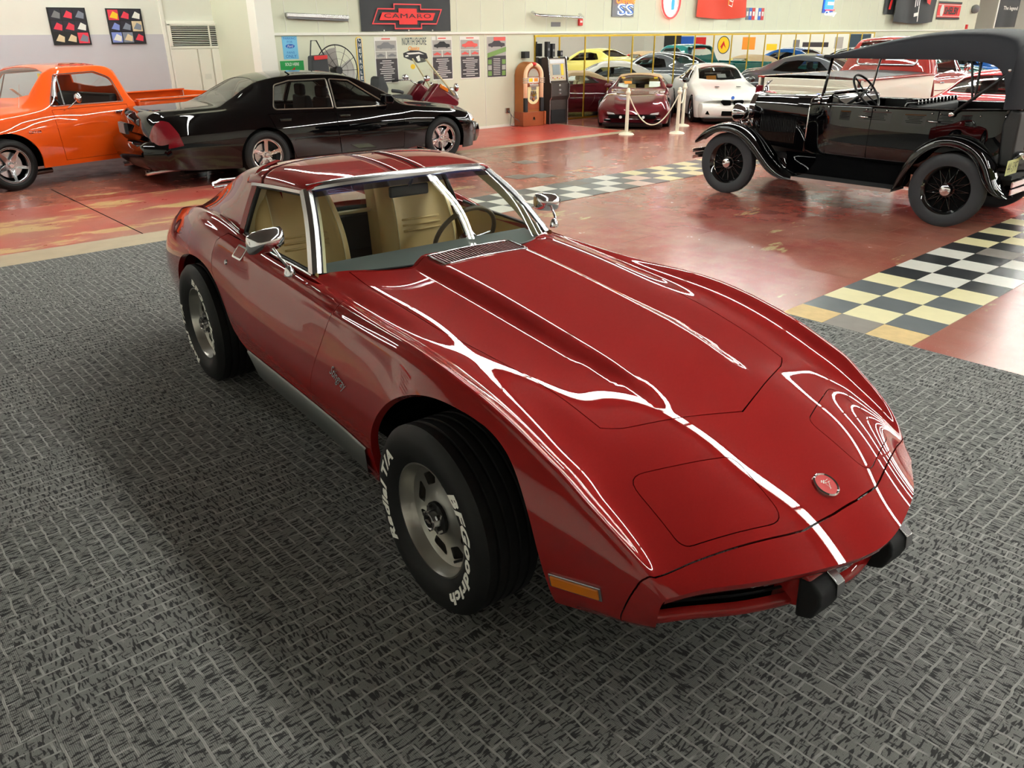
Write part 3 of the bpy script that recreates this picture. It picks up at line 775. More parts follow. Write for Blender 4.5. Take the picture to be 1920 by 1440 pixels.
vt = thing('sports_car', 'shiny maroon two-seat coupe with bulged hood and white-lettered tires on the carpet', 'car', (2.1411603, 1.78872778, .009), math.radians(-94.34043809))

def NF(pts, xf):
    """feature line (x, y, z) with its front end at xf: x beyond .5 is stretched to the common nose parameter"""
    return [((x if x <= .5 else .5+(x-.5)*.588/(xf-.5)), x, y, z) for x, y, z in pts]
def ln(y, s): return [(x, y, z) for x, z in s]
cab = [(-1.3, .90), (-1.7, .90), (-2.1, .91), (-2.35, .915), (-2.7, .91), (-3.0, .885), (-3.3, .84), (-3.5, .79), (-3.62, .72)]
VL = [
 NF(ln(0, [(1.088, .461), (.98, .53), (.887, .578), (.78, .622), (.68, .661), (.567, .700), (.45, .732), (.3, .762), (.1, .790), (-.1, .808), (-.3, .828), (-.5, .848), (-.7, .866), (-.9, .882), (-1.1, .895)]+cab), 1.088),
 NF(ln(.2, [(1.05, .463), (.91, .548), (.8, .603), (.683, .653), (.567, .697), (.45, .728), (.3, .757), (.1, .787), (-.1, .806), (-.3, .827), (-.5, .847), (-.7, .865), (-.9, .881), (-1.1, .894)]+cab), 1.05),
 NF(ln(.38, [(.985, .463), (.86, .540), (.75, .600), (.62, .652), (.5, .690), (.4, .717), (.3, .745), (.1, .784), (-.1, .807), (-.3, .826), (-.5, .845), (-.7, .863), (-.9, .879), (-1.1, .892)]+cab), .985),
 NF([(.905, .52, .455), (.8, .535, .531), (.7, .535, .582), (.556, .532, .644), (.45, .52, .684), (.3, .50, .738), (.2, .50, .765), (.1, .505, .781), (0, .512, .796), (-.1, .522, .807), (-.2, .53, .815), (-.3, .538, .822), (-.5, .55, .840), (-.7, .557, .860), (-.9, .56, .876), (-1.1, .55, .891), (-1.3, .55, .90), (-2.1, .55, .92), (-2.35, .54, .925), (-2.7, .53, .915), (-3.0, .51, .885), (-3.3, .47, .84), (-3.5, .43, .79), (-3.62, .40, .72)], .905),
 NF([(.865, .60, .446), (.8, .615, .500), (.7, .63, .562), (.6, .635, .611), (.5, .64, .654), (.4, .64, .692), (.3, .635, .727), (.2, .632, .755), (.1, .635, .775), (0, .64, .792), (-.1, .642, .804), (-.2, .643, .811), (-.3, .643, .815), (-.4, .643, .818), (-.5, .642, .823), (-.7, .642, .838), (-.9, .643, .853), (-1.1, .643, .868), (-1.21, .647, .876), (-1.4, .655, .888), (-1.7, .66, .894), (-2.0, .66, .905), (-2.3, .645, .935), (-2.5, .64, .945), (-2.7, .63, .93), (-3.0, .60, .89), (-3.3, .555, .835), (-3.5, .51, .785), (-3.62, .47, .72)], .865),
 NF([(.838, .635, .430), (.8, .660, .498), (.7, .690, .578), (.6, .707, .637), (.5, .717, .688), (.4, .724, .731), (.3, .727, .764), (.2, .729, .791), (.1, .733, .810), (0, .736, .828), (-.1, .736, .840), (-.2, .734, .848), (-.3, .730, .851), (-.4, .725, .848), (-.5, .718, .843), (-.7, .712, .843), (-.9, .711, .848), (-1.1, .710, .856), (-1.3, .708, .864), (-1.6, .708, .872), (-1.8, .708, .886), (-2.0, .708, .922), (-2.2, .708, .952), (-2.4, .706, .963), (-2.65, .70, .952), (-2.9, .675, .912), (-3.15, .64, .865), (-3.4, .59, .81), (-3.62, .53, .72)], .838),
 NF([(.832, .645, .412), (.8, .683, .470), (.7, .716, .547), (.6, .738, .603), (.5, .752, .651), (.4, .762, .694), (.3, .769, .726), (.2, .773, .752), (.1, .777, .771), (0, .780, .787), (-.2, .779, .804), (-.4, .770, .801), (-.6, .762, .790), (-.9, .758, .792), (-1.3, .752, .803), (-1.6, .752, .815), (-1.85, .755, .835), (-2.1, .765, .875), (-2.4, .770, .900), (-2.65, .762, .890), (-2.9, .740, .850), (-3.15, .705, .80), (-3.4, .65, .745), (-3.62, .57, .67)], .832),
 NF([(.826, .648, .380), (.8, .692, .428), (.7, .732, .488), (.6, .765, .543), (.5, .790, .590), (.4, .811, .630), (.3, .827, .660), (.15, .832, .690), (0, .838, .700), (-.2, .832, .700), (-.45, .810, .690), (-.7, .796, .680), (-1.0, .791, .680), (-1.4, .789, .690), (-1.7, .790, .710), (-2.0, .800, .745), (-2.3, .818, .775), (-2.5, .822, .780), (-2.75, .812, .755), (-3.0, .785, .715), (-3.3, .735, .655), (-3.5, .67, .61), (-3.62, .60, .57)], .826),
 NF([(.820, .645, .345), (.8, .686, .366), (.7, .727, .405), (.6, .767, .443), (.5, .802, .478), (.4, .832, .510), (.3, .855, .535), (.1, .876, .560), (-.1, .876, .560), (-.3, .866, .555), (-.5, .850, .540), (-.8, .836, .530), (-1.2, .831, .530), (-1.6, .830, .540), (-1.9, .830, .560), (-2.2, .832, .595), (-2.5, .838, .60), (-2.8, .825, .57), (-3.1, .79, .53), (-3.4, .73, .48), (-3.62, .61, .45)], .820),
 NF([(.805, .632, .308), (.75, .690, .318), (.6, .748, .340), (.45, .802, .365), (.3, .840, .388), (.1, .862, .400), (-.1, .862, .400), (-.4, .846, .390), (-.7, .828, .385), (-1.2, .822, .385), (-1.7, .820, .390), (-2.1, .822, .42), (-2.5, .822, .43), (-2.8, .81, .41), (-3.1, .77, .38), (-3.4, .71, .35), (-3.62, .60, .34)], .805),
 NF([(.775, .610, .275), (.6, .715, .278), (.45, .775, .268), (.3, .812, .262), (0, .830, .255), (-.4, .815, .255), (-.7, .80, .255), (-1.2, .794, .255), (-1.7, .793, .255), (-2.1, .795, .27), (-2.5, .80, .28), (-2.8, .785, .28), (-3.1, .745, .28), (-3.4, .68, .27), (-3.62, .58, .27)], .775),
]
def blend(a, b, fa):
    xs = sorted(set([q[0] for q in a]+[q[0] for q in b])); A = np.array(sorted(a)); B = np.array(sorted(b)); out = []
    for t in xs:
        f = float(np.interp(t, [-.9, -.4], [.5, fa])); out.append((t,)+tuple(f*pchip(B[:, 0], B[:, i], np.array([t]))[0]+(1-f)*pchip(A[:, 0], A[:, i], np.array([t]))[0] for i in (1, 2, 3)))
    return out
VL = VL[:5]+[blend(VL[4], VL[5], .66), VL[5], blend(VL[6], VL[5], .62)]+VL[6:]
def sstep(t): t = np.clip(t, 0, 1); return t*t*(3-2*t)
def scoop(P, B):
    x, y = P[..., 0], np.abs(P[..., 1])
    h = pchip([-5, -1.2, -1.0, -.845, -.6, -.3, 0, .15, .28, .38, .46, 2], [.04, .046, .049, .050, .048, .042, .033, .026, .015, .004, 0, 0], x)
    w = pchip([-5, -1.0, 0, .40, 2], [.222, .222, .216, .195, .19], x); d = pchip([-5, -1.0, 0, .40, 2], [.075, .075, .075, .05, .05], x)
    P = P.copy(); P[..., 2] += h*(1-sstep((y-w)/d))+.004*h/.05*sstep((w-y)/w)
    return P
vS = Surf(VL, -3.62, 1.088, .05, mod=scoop, smooth=7)
def xw(y): return -1.0-.21*(abs(y)/.647)**2.6
TOP = (0, 6.7); SIDE = (6.0, 12)
hood_pl = [(xw(0)+.02, 0)]+[(xw(y)+.02, y) for y in np.linspace(.08, .545, 9)]+[(-.95, .558), (-.8, .561), (-.6, .554), (-.4, .547), (-.2, .529), (-.1, .519), (0, .507), (.1, .492), (.2, .482), (.30, .474), (.385, .467)]
hood_pl = np.array(hood_pl+[(.405, .440), (.425, .405), (.47, .28), (.52, .14), (.567, 0)])
def inset(pl, d, keep0=True):
    q = offset(pl, d); 
    if keep0: q[np.asarray(pl)[:, 1] < 1e-6, 1] = 0
    return q
def dom(pl, sel=(0, 1), br=TOP, step=.02):
    q = resample(pl, step); d = vS.inv(q, sel, br)
    if sel == (0, 1): d[q[:, 1] < 1e-6, 1] = 0
    return d
hl_pl = rounded([(.556, .532), (.683, .193), (.91, .215), (.798, .537)], [.05, .05, .05, .05], 6)
vent_pl = np.array([(-.985, 0), (-.983, .224), (-.845, .222), (-.845, 0)])
cabin_pl = np.array([(xw(0), 0)]+[(xw(y), y) for y in np.linspace(.08, .640, 9)]+[(-1.35, .655), (-1.6, .664), (-1.9, .668), (-2.07, .668), (-2.10, .60), (-2.22, .45), (-2.25, 0)])
door_sd = np.array([(-.862, .86), (-.875, .80), (-.90, .72), (-.935, .60), (-.97, .48), (-.985, .415), (-1.2, .412), (-1.5, .412), (-1.80, .415), (-1.87, .44), (-1.94, .53), (-2.02, .61), (-2.11, .67), (-2.155, .72), (-2.165, .80), (-2.15, .87), (-2.08, .915), (-1.95, .905), (-1.75, .888), (-1.5, .880), (-1.2, .868)])
farch = [(-.425, .25), (-.425, .34), (-.410, .45), (-.365, .56), (-.29, .655), (-.18, .722), (-.05, .757), (.09, .760), (.22, .742), (.33, .700), (.415, .635), (.47, .555), (.50, .46), (.515, .36), (.52, .25)]
rarch = [(-2.86, .25), (-2.86, .36), (-2.83, .48), (-2.76, .60), (-2.65, .69), (-2.50, .738), (-2.34, .745), (-2.20, .715), (-2.09, .655), (-1.99, .57), (-1.92, .48), (-1.84, .425), (-1.765, .395), (-1.72, .33), (-1.70, .25)]
def crom(P, n=6):
    P = np.asarray(P, float); Q = np.concatenate([[2*P[0]-P[1]], P, [2*P[-1]-P[-2]]]); out = []
    for i in range(len(P)-1):
        a, b, c, d = Q[i:i+4]
        for t in np.arange(n)/n: out.append(.5*(2*b+(c-a)*t+(2*a-5*b+4*c-d)*t*t+(3*b-a-3*c+d)*t**3))
    out.append(P[-1]); return np.array(out)
def archdom(a):
    a = np.concatenate([a[:1], crom(a[1:-1]), a[-1:]])
    q = resample(a, .02, False); d = vS.inv(q, (0, 2), (7., 12))
    i = np.where(q[:, 1] < .26)[0]; d[i, 1] = 12
    return d
seam_pl = np.array([(1.2, 0), (.968, 0), (.965, .06), (.915, .135), (.905, .20), (.885, .245), (.85, .40), (.81, .55), (.776, .665), (.70, .74), (.9, .9), (1.2, .9)])
# bumper cover: seam across the nose, ahead of the lamp doors, down the sides
bc_top = dom(resample([(.968, 0), (.962, .05), (.925, .125), (.912, .185), (.896, .24), (.862, .40), (.825, .54), (.792, .655)], .03, False), (0, 1), (0, 5.3), .05) if False else vS.inv(resample([(.957, 0), (.957, .06), (.952, .12), (.946, .19), (.930, .245), (.877, .40), (.830, .54), (.800, .645)], .03, False), (0, 1), (0, 6.0))
bc_top[0, 1] = 0
bc_sd = vS.inv(resample([(.775, .46), (.755, .40), (.735, .34), (.725, .30)], .03, False), (0, 2), (8, 12)); 
bumper_d = np.concatenate([bc_top, bc_sd, [(bc_sd[-1, 0], 12), (1.088, 12), (1.088, 0)]])
def shift_s(d, ds, n): 
    q = d.copy(); q[:n, 0] += ds; return q
nb_ = len(bc_top)+len(bc_sd)+1
regs = [(None, archdom(farch)), (None, archdom(rarch)), (None, dom(cabin_pl)), (None, dom(vent_pl)), ('hood', dom(inset(hood_pl, .0035))), (None, dom(hood_pl)),
        ('headlamp_door', dom(offset(hl_pl, .0028), step=.012)), (None, dom(hl_pl, step=.012)), ('bumper_cover', shift_s(bumper_d, .006, nb_)), (None, bumper_d),
        ('door', vS.inv(resample(offset(door_sd, .0035), .02), (0, 2), (5.0, 11.7))), (None, vS.inv(resample(door_sd, .02), (0, 2), (5.0, 11.7)))]
pn = vS.panels(regs, .026, 7)
vS.part('body', pn['body'], 'maroon', vt, lip=.03)
vS.part('hood', pn['hood'], 'maroon', vt, lip=.016)
vS.part('front_bumper_cover', pn['bumper_cover'], 'maroon', vt, lip=.03)
for s in (1, -1):
    vS.part('headlamp_door', pn['headlamp_door'], 'maroon', vt, lip=.014, both=False, side=s)
    vS.part('door', pn['door'], 'maroon', vt, lip=.025, both=False, side=s)
def on_side(x, z, side=-1, push=0.):
    d = vS.inv([(x, z)], (0, 2), (6.0, 12)); p = vS.ev(d[:, 0], d[:, 1])[0]; n = vS.nrm(d[:, 0], d[:, 1])[0]
    if n[1] < 0: n = -n
    p = p+n*push; return Vector((p[0], p[1]*side*1., p[2])), Vector((n[0], n[1]*side, n[2]))
def on_top(x, y, push=0.):
    d = vS.inv([(x, abs(y))], (0, 1), (0, 6.7)); p = vS.ev(d[:, 0], d[:, 1])[0]; n = vS.nrm(d[:, 0], d[:, 1])[0]
    if n[2] < 0: n = -n
    p = p+n*push; s = -1 if y < 0 else 1; return Vector((p[0], p[1]*s, p[2])), Vector((n[0], n[1]*s, n[2]))
# hood vent
mb = MB(); mb.box(-1.0, -.83, -.235, .235, .885, .895); mb.build('vent_well', 'dark_void', vt)
mb = MB()
for k in range(27):
    y = -.212+.424*k/26; p, n = on_top(-.915, y); z0 = on_top(-.985, y)[0].z; z1 = on_top(-.845, y)[0].z
    mb.raw([(-.985, y-.0026, z0), (-.985, y+.0026, z0), (-.845, y+.0026, z1), (-.845, y-.0026, z1), (-.985, y-.0026, z0-.005), (-.985, y+.0026, z0-.005), (-.845, y+.0026, z1-.005), (-.845, y-.0026, z1-.005)], [(0, 1, 2, 3), (0, 4, 5, 1), (1, 5, 6, 2), (2, 6, 7, 3), (3, 7, 4, 0)])
mat('vent_bar', (150, 112, 112), .3, .5); o = mb.build('vent_grille', 'vent_bar', vt); o['label'] = 'slatted air grille at the rear of the hood bulge'
mb = MB(); ring = [on_top(x, y, .002)[0] for x, y in resample([(-.985, -.224), (-.985, .224), (-.845, .222), (-.845, -.222)], .03)]; mb.tube(ring, .0035, 6, closed=True); mb.build('vent_trim', 'chrome_soft', vt, angle=60)
# nose: lip, grille recess, valance, guards, lamps
lipc = [vS.ev(np.array([1.088]), np.array([b]))[0] for b in np.linspace(0, 6.5, 28)]
full = [Vector((p[0], -p[1], p[2])) for p in lipc[::-1]]+[Vector(p) for p in lipc[1:]]
mb = MB(); G = [[v for v in full], [v+Vector((-.004, 0, -.016)) for v in full], [v+Vector((-.022, 0, -.036)) for v in full], [v+Vector((-.075, 0, -.046)) for v in full]]
mb.grid(G); mb.build('nose_lip', 'maroon', vt, smooth=True)
mb = MB(); mb.grid([[v+Vector((-.072, 0, -.044)) for v in full], [v+Vector((-.115, 0, -.06)) for v in full], [v+Vector((-.13, 0, -.17)) for v in full]]); mb.build('grille_recess', 'dark_void', vt)
mb = MB(); mb.grid([[Vector((v.x-.085, v.y*.985, .335)) for v in full], [Vector((v.x-.062, v.y*.985, .322)) for v in full], [Vector((v.x-.066, v.y*.985, .300)) for v in full], [Vector((v.x-.11, v.y*.97, .27)) for v in full]]); mb.build('front_valance', 'maroon', vt, smooth=True)
for k in range(4):
    mb = MB(); z = .415-.024*k; mb.tube([Vector((v.x-.10, v.y*.97, z+.0*v.y)) for v in full if .12 < abs(v.y) < .62 and v.y < 0], .0045, 5); mb.build('grille_bar', 'black', vt)
    mb = MB(); mb.tube([Vector((v.x-.10, v.y*.97, z)) for v in full if .12 < abs(v.y) < .62 and v.y > 0], .0045, 5); mb.build('grille_bar', 'black', vt)
for s in (-1, 1):
    y0 = s*.190
    mb = MB(); mb.prism([(.84, .30), (.84, .425), (1.00, .432), (1.018, .418), (1.03, .39), (1.00, .31), (.94, .285)], y0-.052, y0+.052, 'y'); g = mb.build('bumper_guard', 'maroon', vt, bevel=.008)
    mb = MB(); mb.prism([(.985, .412), (1.022, .414), (1.060, .388), (1.064, .350), (1.042, .290), (.99, .272)], y0-.056, y0+.056, 'y'); mb.build('guard_pad', 'black_soft', g, bevel=.012)
    mb = MB(); mb.prism([(.995, .414), (1.024, .420), (1.066, .394), (1.071, .352), (1.062, .352), (1.056, .384), (1.020, .410)], y0+.022, y0+.058, 'y'); mb.build('guard_trim', 'chrome_soft', g, bevel=.003)
    p, n = on_side(.61, .392, s); q = on_side(.53, .382, s)[0]; r = on_side(.69, .402, s)[0]; d = (r-q).normalized(); up = n.cross(d)*1.
    if up.z < 0: up = -up
    mb = MB(); c0 = p+n*.001
    for (hx, hz, th, nm, mt) in ((.086, .024, .006, 'marker_bezel', 'chrome_soft'), (.079, .018, .010, 'marker_lamp', 'amber')):
        mb = MB(); Vs = [c0+d*a*hx+up*b*hz+n*e for e in (-.012, th) for a, b in ((-1, -1), (1, -1), (1, 1), (-1, 1))]
        mb.raw(Vs, [(0, 1, 2, 3), (4, 5, 6, 7), (0, 1, 5, 4), (1, 2, 6, 5), (2, 3, 7, 6), (3, 0, 4, 7)]); mb.build(nm, mt, vt, bevel=.003)
# nose badge
p, n = on_top(.887, 0, .002); e = bpy.data.objects.new('nose_badge', None)
def disc_on(p, n, r, h, m, name, rim=None):
    z = n; x = Vector((1, 0, 0)); x = (x-z*x.dot(z)).normalized(); y = z.cross(x); X = Matrix((x, y, z)).transposed().to_4x4(); X.translation = p
    mb = MB(); mb.X = X
    mb.lathe([(0, h), (r*.97, h), (r, h*.6), (r, -.004)] if rim is None else [(r-rim, h*.6), (r-rim*.5, h*1.2), (r, h*.6), (r, -.006)], 36); o = mb.build(name, m, vt, angle=40); return X
X = disc_on(p, n, .043, .006, 'chrome', 'nose_badge_ring', .008); disc_on(p, n, .037, .004, 'red_print', 'nose_badge')
def on_badge(V, F, name, m):
    mb = MB(); mb.X = X; mb.raw(V, F); return mb.build(name, m, vt)
V = []; F = []
for i in range(4):
    for j in range(3):
        if (i+j) % 2 == 0:
            a = -.004+i*.0042; b = .004+j*.0042; k = len(V)
            V += [(-(b+.3*a), -a, .0046), (-(b+.3*a), -a-.0042, .0046), (-(b+.3*a+.0042), -a-.0042, .0046), (-(b+.3*a+.0042), -a, .0046)]; F.append((k, k+1, k+2, k+3))
on_badge(V, F, 'badge_flag', 'white_print')
V, F = [], []
for (ax, ay, bx, by) in ((.018, .003, -.014, -.006), (.018, -.003, -.006, .016), (-.004, .022, -.004, .006), (-.013, .019, -.011, .004)):
    k = len(V); V += [(ax, ay, .0046), (ax+.0012, ay+.0012, .0046), (bx+.0012, by+.0012, .0046), (bx, by, .0046)]; F.append((k, k+1, k+2, k+3))
on_badge(V, F, 'badge_staff', 'white_print')
# side script
p, n = on_side(-.708, .60, -1, .002)
tx = (on_side(-.62, .585, -1)[0]-on_side(-.80, .615, -1)[0]).normalized(); up = (n.cross(tx)).normalized(); up = up if up.z > 0 else -up
X2 = Matrix((tx, up, tx.cross(up))).transposed().to_4x4(); X2.translation = p
o = lettering('Stingray', .155, .052, 'chrome', vt, (0, 0, 0), (0, 0, 0), name='side_script', shear=.35, extrude=.03); o.data.transform(Matrix.Diagonal((1, 1, .08, 1))); o.data.transform(X2)
# sills
for s in (-1, 1):
    G = [[], [], [], []]
    for x in np.linspace(-1.74, -.47, 24):
        p = on_side(x, .40, s)[0]; y = abs(p.y)
        f = min(1, (x+1.74)/.16+.25)
        for k, (dy, z) in enumerate(((.004, .405), (.010, .398), (.004, .405-.105*f), (-.02, .398-.11*f))): G[k].append(Vector((x, s*(y+dy), z)))
    mb = MB(); mb.grid(G); mb.build('sill_moulding', 'sill_alu', vt, angle=50)
# wheel housings and wheels
for s in (-1, 1):
    liner(vt, .045, .33, .425, .74, .48, s); liner(vt, -2.40, .30, .46, .74, .46, s)
L1 = [('Radial T/A', -1.55, 1.5, .042), ('BFGoodrich', 1.62, 1.85, .042)]
wf = wheel(vt, (0, -.762, .3355), -1, .335, .255, .205, 'slot', 0, L1); wheel(vt, (0, .762, .3355), 1, .335, .255, .205, 'slot', 0, L1)
wheel(vt, (-2.489, -.718, .3355), -1, .335, .265, .205, 'slot', .55, L1); wheel(vt, (-2.489, .718, .3355), 1, .335, .265, .205, 'slot', .3, L1)
mb = MB(); mb.box(-3.3, .62, -.56, .56, .20, .28); mb.build('underbody', 'dark_void', vt)
# ------------------------------------------------ glasshouse
wb = [(0, xw(0), .893), (.3, xw(.3), .893), (.5, xw(.5), .884), (.647, -1.21, .876)]; wtp = [(0, -1.440, 1.207), (.25, -1.458, 1.203), (.42, -1.503, 1.190), (.504, -1.549, 1.175)]
def wsrow(f):
    r = []
    for (a, b) in zip(wb, wtp):
        y = a[0]+(b[0]-a[0])*f; x = a[1]+(b[1]-a[1])*f; z = a[2]+(b[2]-a[2])*f; bul = .03*math.sin(PI*f); r.append((x+bul*.7, y, z+bul*.5))
    return [(x, -y, z) for x, y, z in r[:0:-1]]+r
WS = bpatch([wsrow(f) for f in (0, .33, .66, 1)], 6, 5)
mb = MB(); mb.grid([[tuple(p) for p in r] for r in WS]); mb.build('windshield', 'glass_clear', vt, smooth=True)
n_ = WS.shape[1]
mb = MB(); mb.grid([[tuple(p+np.array([.002, 0, .001])) for p in WS[k]] for k in (-1, -3)]); mb.build('tint_band', 'glass_band', vt, smooth=True)
for s, col in ((-1, 0), (1, n_-1)):
    edge = [Vector(WS[i, col]) for i in range(WS.shape[0])]
    mb = MB(); G = [[], [], [], [], []]
    for v in edge:
        G[0].append(v+Vector((.008, -s*.018, .006))); G[1].append(v+Vector((.010, s*.004, .009))); G[2].append(v+Vector((-.004, s*.022, .006))); G[3].append(v+Vector((-.035, s*.028, -.004))); G[4].append(v+Vector((-.04, s*.015, -.012)))
    mb.grid(G); mb.build('windshield_pillar', 'chrome_soft', vt, angle=35)
    mb = MB(); mb.grid([[v+Vector((-.012, -s*.012, -.012)) for v in edge], [v+Vector((-.03, -s*.055, -.02)) for v in edge], [v+Vector((-.06, -s*.03, -.02)) for v in edge]]); mb.build('pillar_trim', 'cream_trim', vt, smooth=True)
    mb = MB(); mb.tube([v+Vector((.006, -s*.02, .004)) for v in edge], .006, 6); mb.build('windshield_seal', 'black', vt, angle=60)
top = [Vector(p) for p in WS[-1]]
mb = MB(); mb.grid([[v+Vector((.012, 0, -.012)) for v in top], [v+Vector((.008, 0, .010)) for v in top], [v+Vector((-.012, 0, .022)) for v in top], [v+Vector((-.05, 0, .020)) for v in top]]); mb.build('windshield_header', 'chrome_soft', vt, angle=35)
mb = MB(); mb.grid([[v+Vector((-.01, 0, -.015)) for v in top], [v+Vector((-.12, 0, -.03)) for v in top]]); mb.build('header_trim', 'black_soft', vt)
mb = MB(); mb.tube([Vector(p)+Vector((.004, 0, .002)) for p in WS[0]], .005, 6); mb.build('windshield_seal', 'black', vt, angle=60)
# roof: rows from the header back; half section y 0 -> edge
rf = [  # x, z centre, y edge, z edge
 (-1.475, 1.217, .512, 1.182), (-1.62, 1.240, .528, 1.187), (-1.80, 1.254, .540, 1.186), (-1.95, 1.255, .548, 1.180), (-2.08, 1.246, .552, 1.170), (-2.18, 1.232, .552, 1.155)]
def roofrow(x, zc, ye, ze, i):
    bow = {0: -.055, 1: -.02}.get(i, 0.)       # the header curves back towards the edges
    out = []
    for t, k in ((0, 1), (.3, .985), (.6, .91), (.82, .72), (.94, .42), (1.0, 0), (1.012, -.35)):
        out.append((x+bow*t*t, ye*t, ze+(zc-ze)*k))
    return out
def half_patch(rows, nu=5, nv=4): return bpatch([[(p[0], -p[1], p[2]) for p in r[:0:-1]]+list(r) for r in rows], nu, nv)
RP = half_patch([roofrow(*r, i) for i, r in enumerate(rf)])
nr, nc = RP.shape[:2]; mid = nc//2
def strip(name, r0, r1, c0, c1, m='maroon', lift=0.):
    G = RP[r0:r1+1, c0:c1+1]; mb = MB(); mb.grid([[tuple(p+np.array([0, 0, lift])) for p in r] for r in G])
    o = mb.build(name, m, vt, smooth=True, solid=.0); md = o.modifiers.new('s', 'SOLIDIFY'); md.thickness = .012; md.offset = -1; return o
strip('roof_panel', 0, 16, 0, mid-2); strip('roof_panel', 0, 16, mid+2, nc-1); strip('roof_bar', 0, 16, mid-2, mid+2, lift=-.002); strip('roof_hoop', 16, nr-1, 0, nc-1)
for s, c in ((-1, mid-2), (1, mid+2)):
    mb = MB(); mb.tube([tuple(RP[i, c]-np.array([0, 0, .0015])) for i in range(17)], .0032, 5); mb.build('roof_seal', 'black', vt)
mb = MB(); mb.tube([tuple(RP[16, j]-np.array([0, 0, .0015])) for j in range(nc)], .0035, 5); mb.build('roof_seal', 'black', vt)
for c, s in ((0, -1), (nc-1, 1)):
    mb = MB(); mb.grid([[tuple(RP[i, c]+np.array([0, s*.006, .004])) for i in range(nr-4)], [tuple(RP[i, c]+np.array([0, s*.010, -.010])) for i in range(nr-4)], [tuple(RP[i, c]+np.array([0, -s*.01, -.016])) for i in range(nr-4)]]); mb.build('drip_rail', 'chrome_soft', vt, angle=35)
    mb = MB(); mb.tube([tuple(RP[i, c]+np.array([0, -s*.015, -.018])) for i in range(nr-3)], .010, 6); mb.build('roof_seal', 'black', vt, angle=60)
# sail panels (flying buttresses)
sl = [(-2.10, (.42, 1.244), (.515, 1.212), (.548, 1.165), (.60, 1.06), (.645, .96), (.672, .895)),
      (-2.30, (.42, 1.196), (.512, 1.176), (.545, 1.130), (.595, 1.04), (.635, .965), (.658, .918)),
      (-2.50, (.42, 1.130), (.508, 1.112), (.538, 1.072), (.582, 1.01), (.618, .965), (.640, .930)),
      (-2.72, (.42, 1.045), (.502, 1.030), (.528, 1.002), (.562, .965), (.590, .94), (.612, .918)),
      (-2.95, (.42, .960), (.490, .948), (.512, .930), (.538, .912), (.560, .90), (.580, .888)),
      (-3.15, (.42, .896), (.470, .888), (.490, .880), (.508, .872), (.525, .864), (.540, .855))]
for s in (1, -1):
    SP = bpatch([[(r[0], s*y, z) for y, z in r[1:]] for r in sl], 5, 4)
    mb = MB(); mb.grid([[tuple(p) for p in r] for r in SP]); mb.build('sail_panel', 'maroon', vt, smooth=True)
    mb = MB(); mb.grid([[tuple(r[0]) for r in SP], [(r[0][0], s*.405, .88) for r in SP]]); mb.build('sail_inner', 'maroon', vt)
    # door jamb behind the open window
    J = [Vector(p) for p in SP[0]]
    mb = MB(); mb.grid([[v for v in J], [v+Vector((.035, -s*.012, 0)) for v in J]]); mb.build('window_jamb', 'maroon', vt, smooth=True)
    mb = MB(); mb.tube([v+Vector((.043, -s*.022, -.004)) for v in J[3:]], .012, 6); mb.build('window_seal', 'black', vt, angle=60)
    mb = MB(); mb.grid([[v+Vector((.03, -s*.035, -.01)) for v in J[6:]], [v+Vector((.02, -s*.075, -.01)) for v in J[6:]]]); mb.build('jamb_trim', 'cream_trim', vt)
mb = MB(); mb.raw([(-2.17, -.42, .90), (-2.17, .42, .90), (-2.19, .42, 1.215), (-2.19, -.42, 1.215)], [(0, 1, 2, 3)]); mb.build('rear_window', 'glass_clear', vt)
mb = MB(); mb.tube([(-2.17, -.42, .91), (-2.17, .42, .91)], .012, 6); mb.build('rear_window_trim', 'cream_trim', vt)
# belt trim, door handle, lock
for s in (-1, 1):
    pts = [on_top(x, s*y, .004)[0] for x, y in ((-1.22, .668), (-1.4, .674), (-1.6, .678), (-1.8, .680), (-2.0, .680))]
    mb = MB(); mb.tube(pts, .006, 6); mb.build('belt_trim', 'chrome', vt, angle=60)
    mb = MB(); mb.tube([p+Vector((0, -s*.016, .002)) for p in pts], .010, 6); mb.build('belt_seal', 'black', vt, angle=60)
    hp, hn = on_top(-1.90, s*.738, .001) if False else on_side(-1.88, .855, s, .001)
    d = Vector((1, 0, 0)); d = (d-hn*d.dot(hn)).normalized(); u = hn.cross(d)
    def pl(a, b, e): return hp+d*a+u*b+hn*e
    for (aa, bb, th, nm, mt) in ((.052, .036, .003, 'door_handle', 'chrome'), (.042, .027, .0045, 'handle_plate', 'maroon')):
        mb = MB(); sh = rounded([(-aa, -bb), (aa*.8, -bb), (aa, bb), (-aa*.8, bb)], .008, 3); k = len(sh)
        mb.raw([pl(a, b, th) for a, b in sh]+[pl(a, b, -.01) for a, b in sh], [tuple(range(k))]+[(i, (i+1) % k, (i+1) % k+k, i+k) for i in range(k)]); mb.build(nm, mt, vt)
    lp, l_n = on_side(-1.995, .79, s, .0)
    mb = MB(); q = Vector((0, 0, 1)).rotation_difference(l_n).to_matrix().to_4x4(); q.translation = lp; mb.X = q; mb.lathe([(0, .006), (.010, .006), (.013, .003), (.014, -.004)], 20); mb.build('door_lock', 'chrome', vt, angle=40)
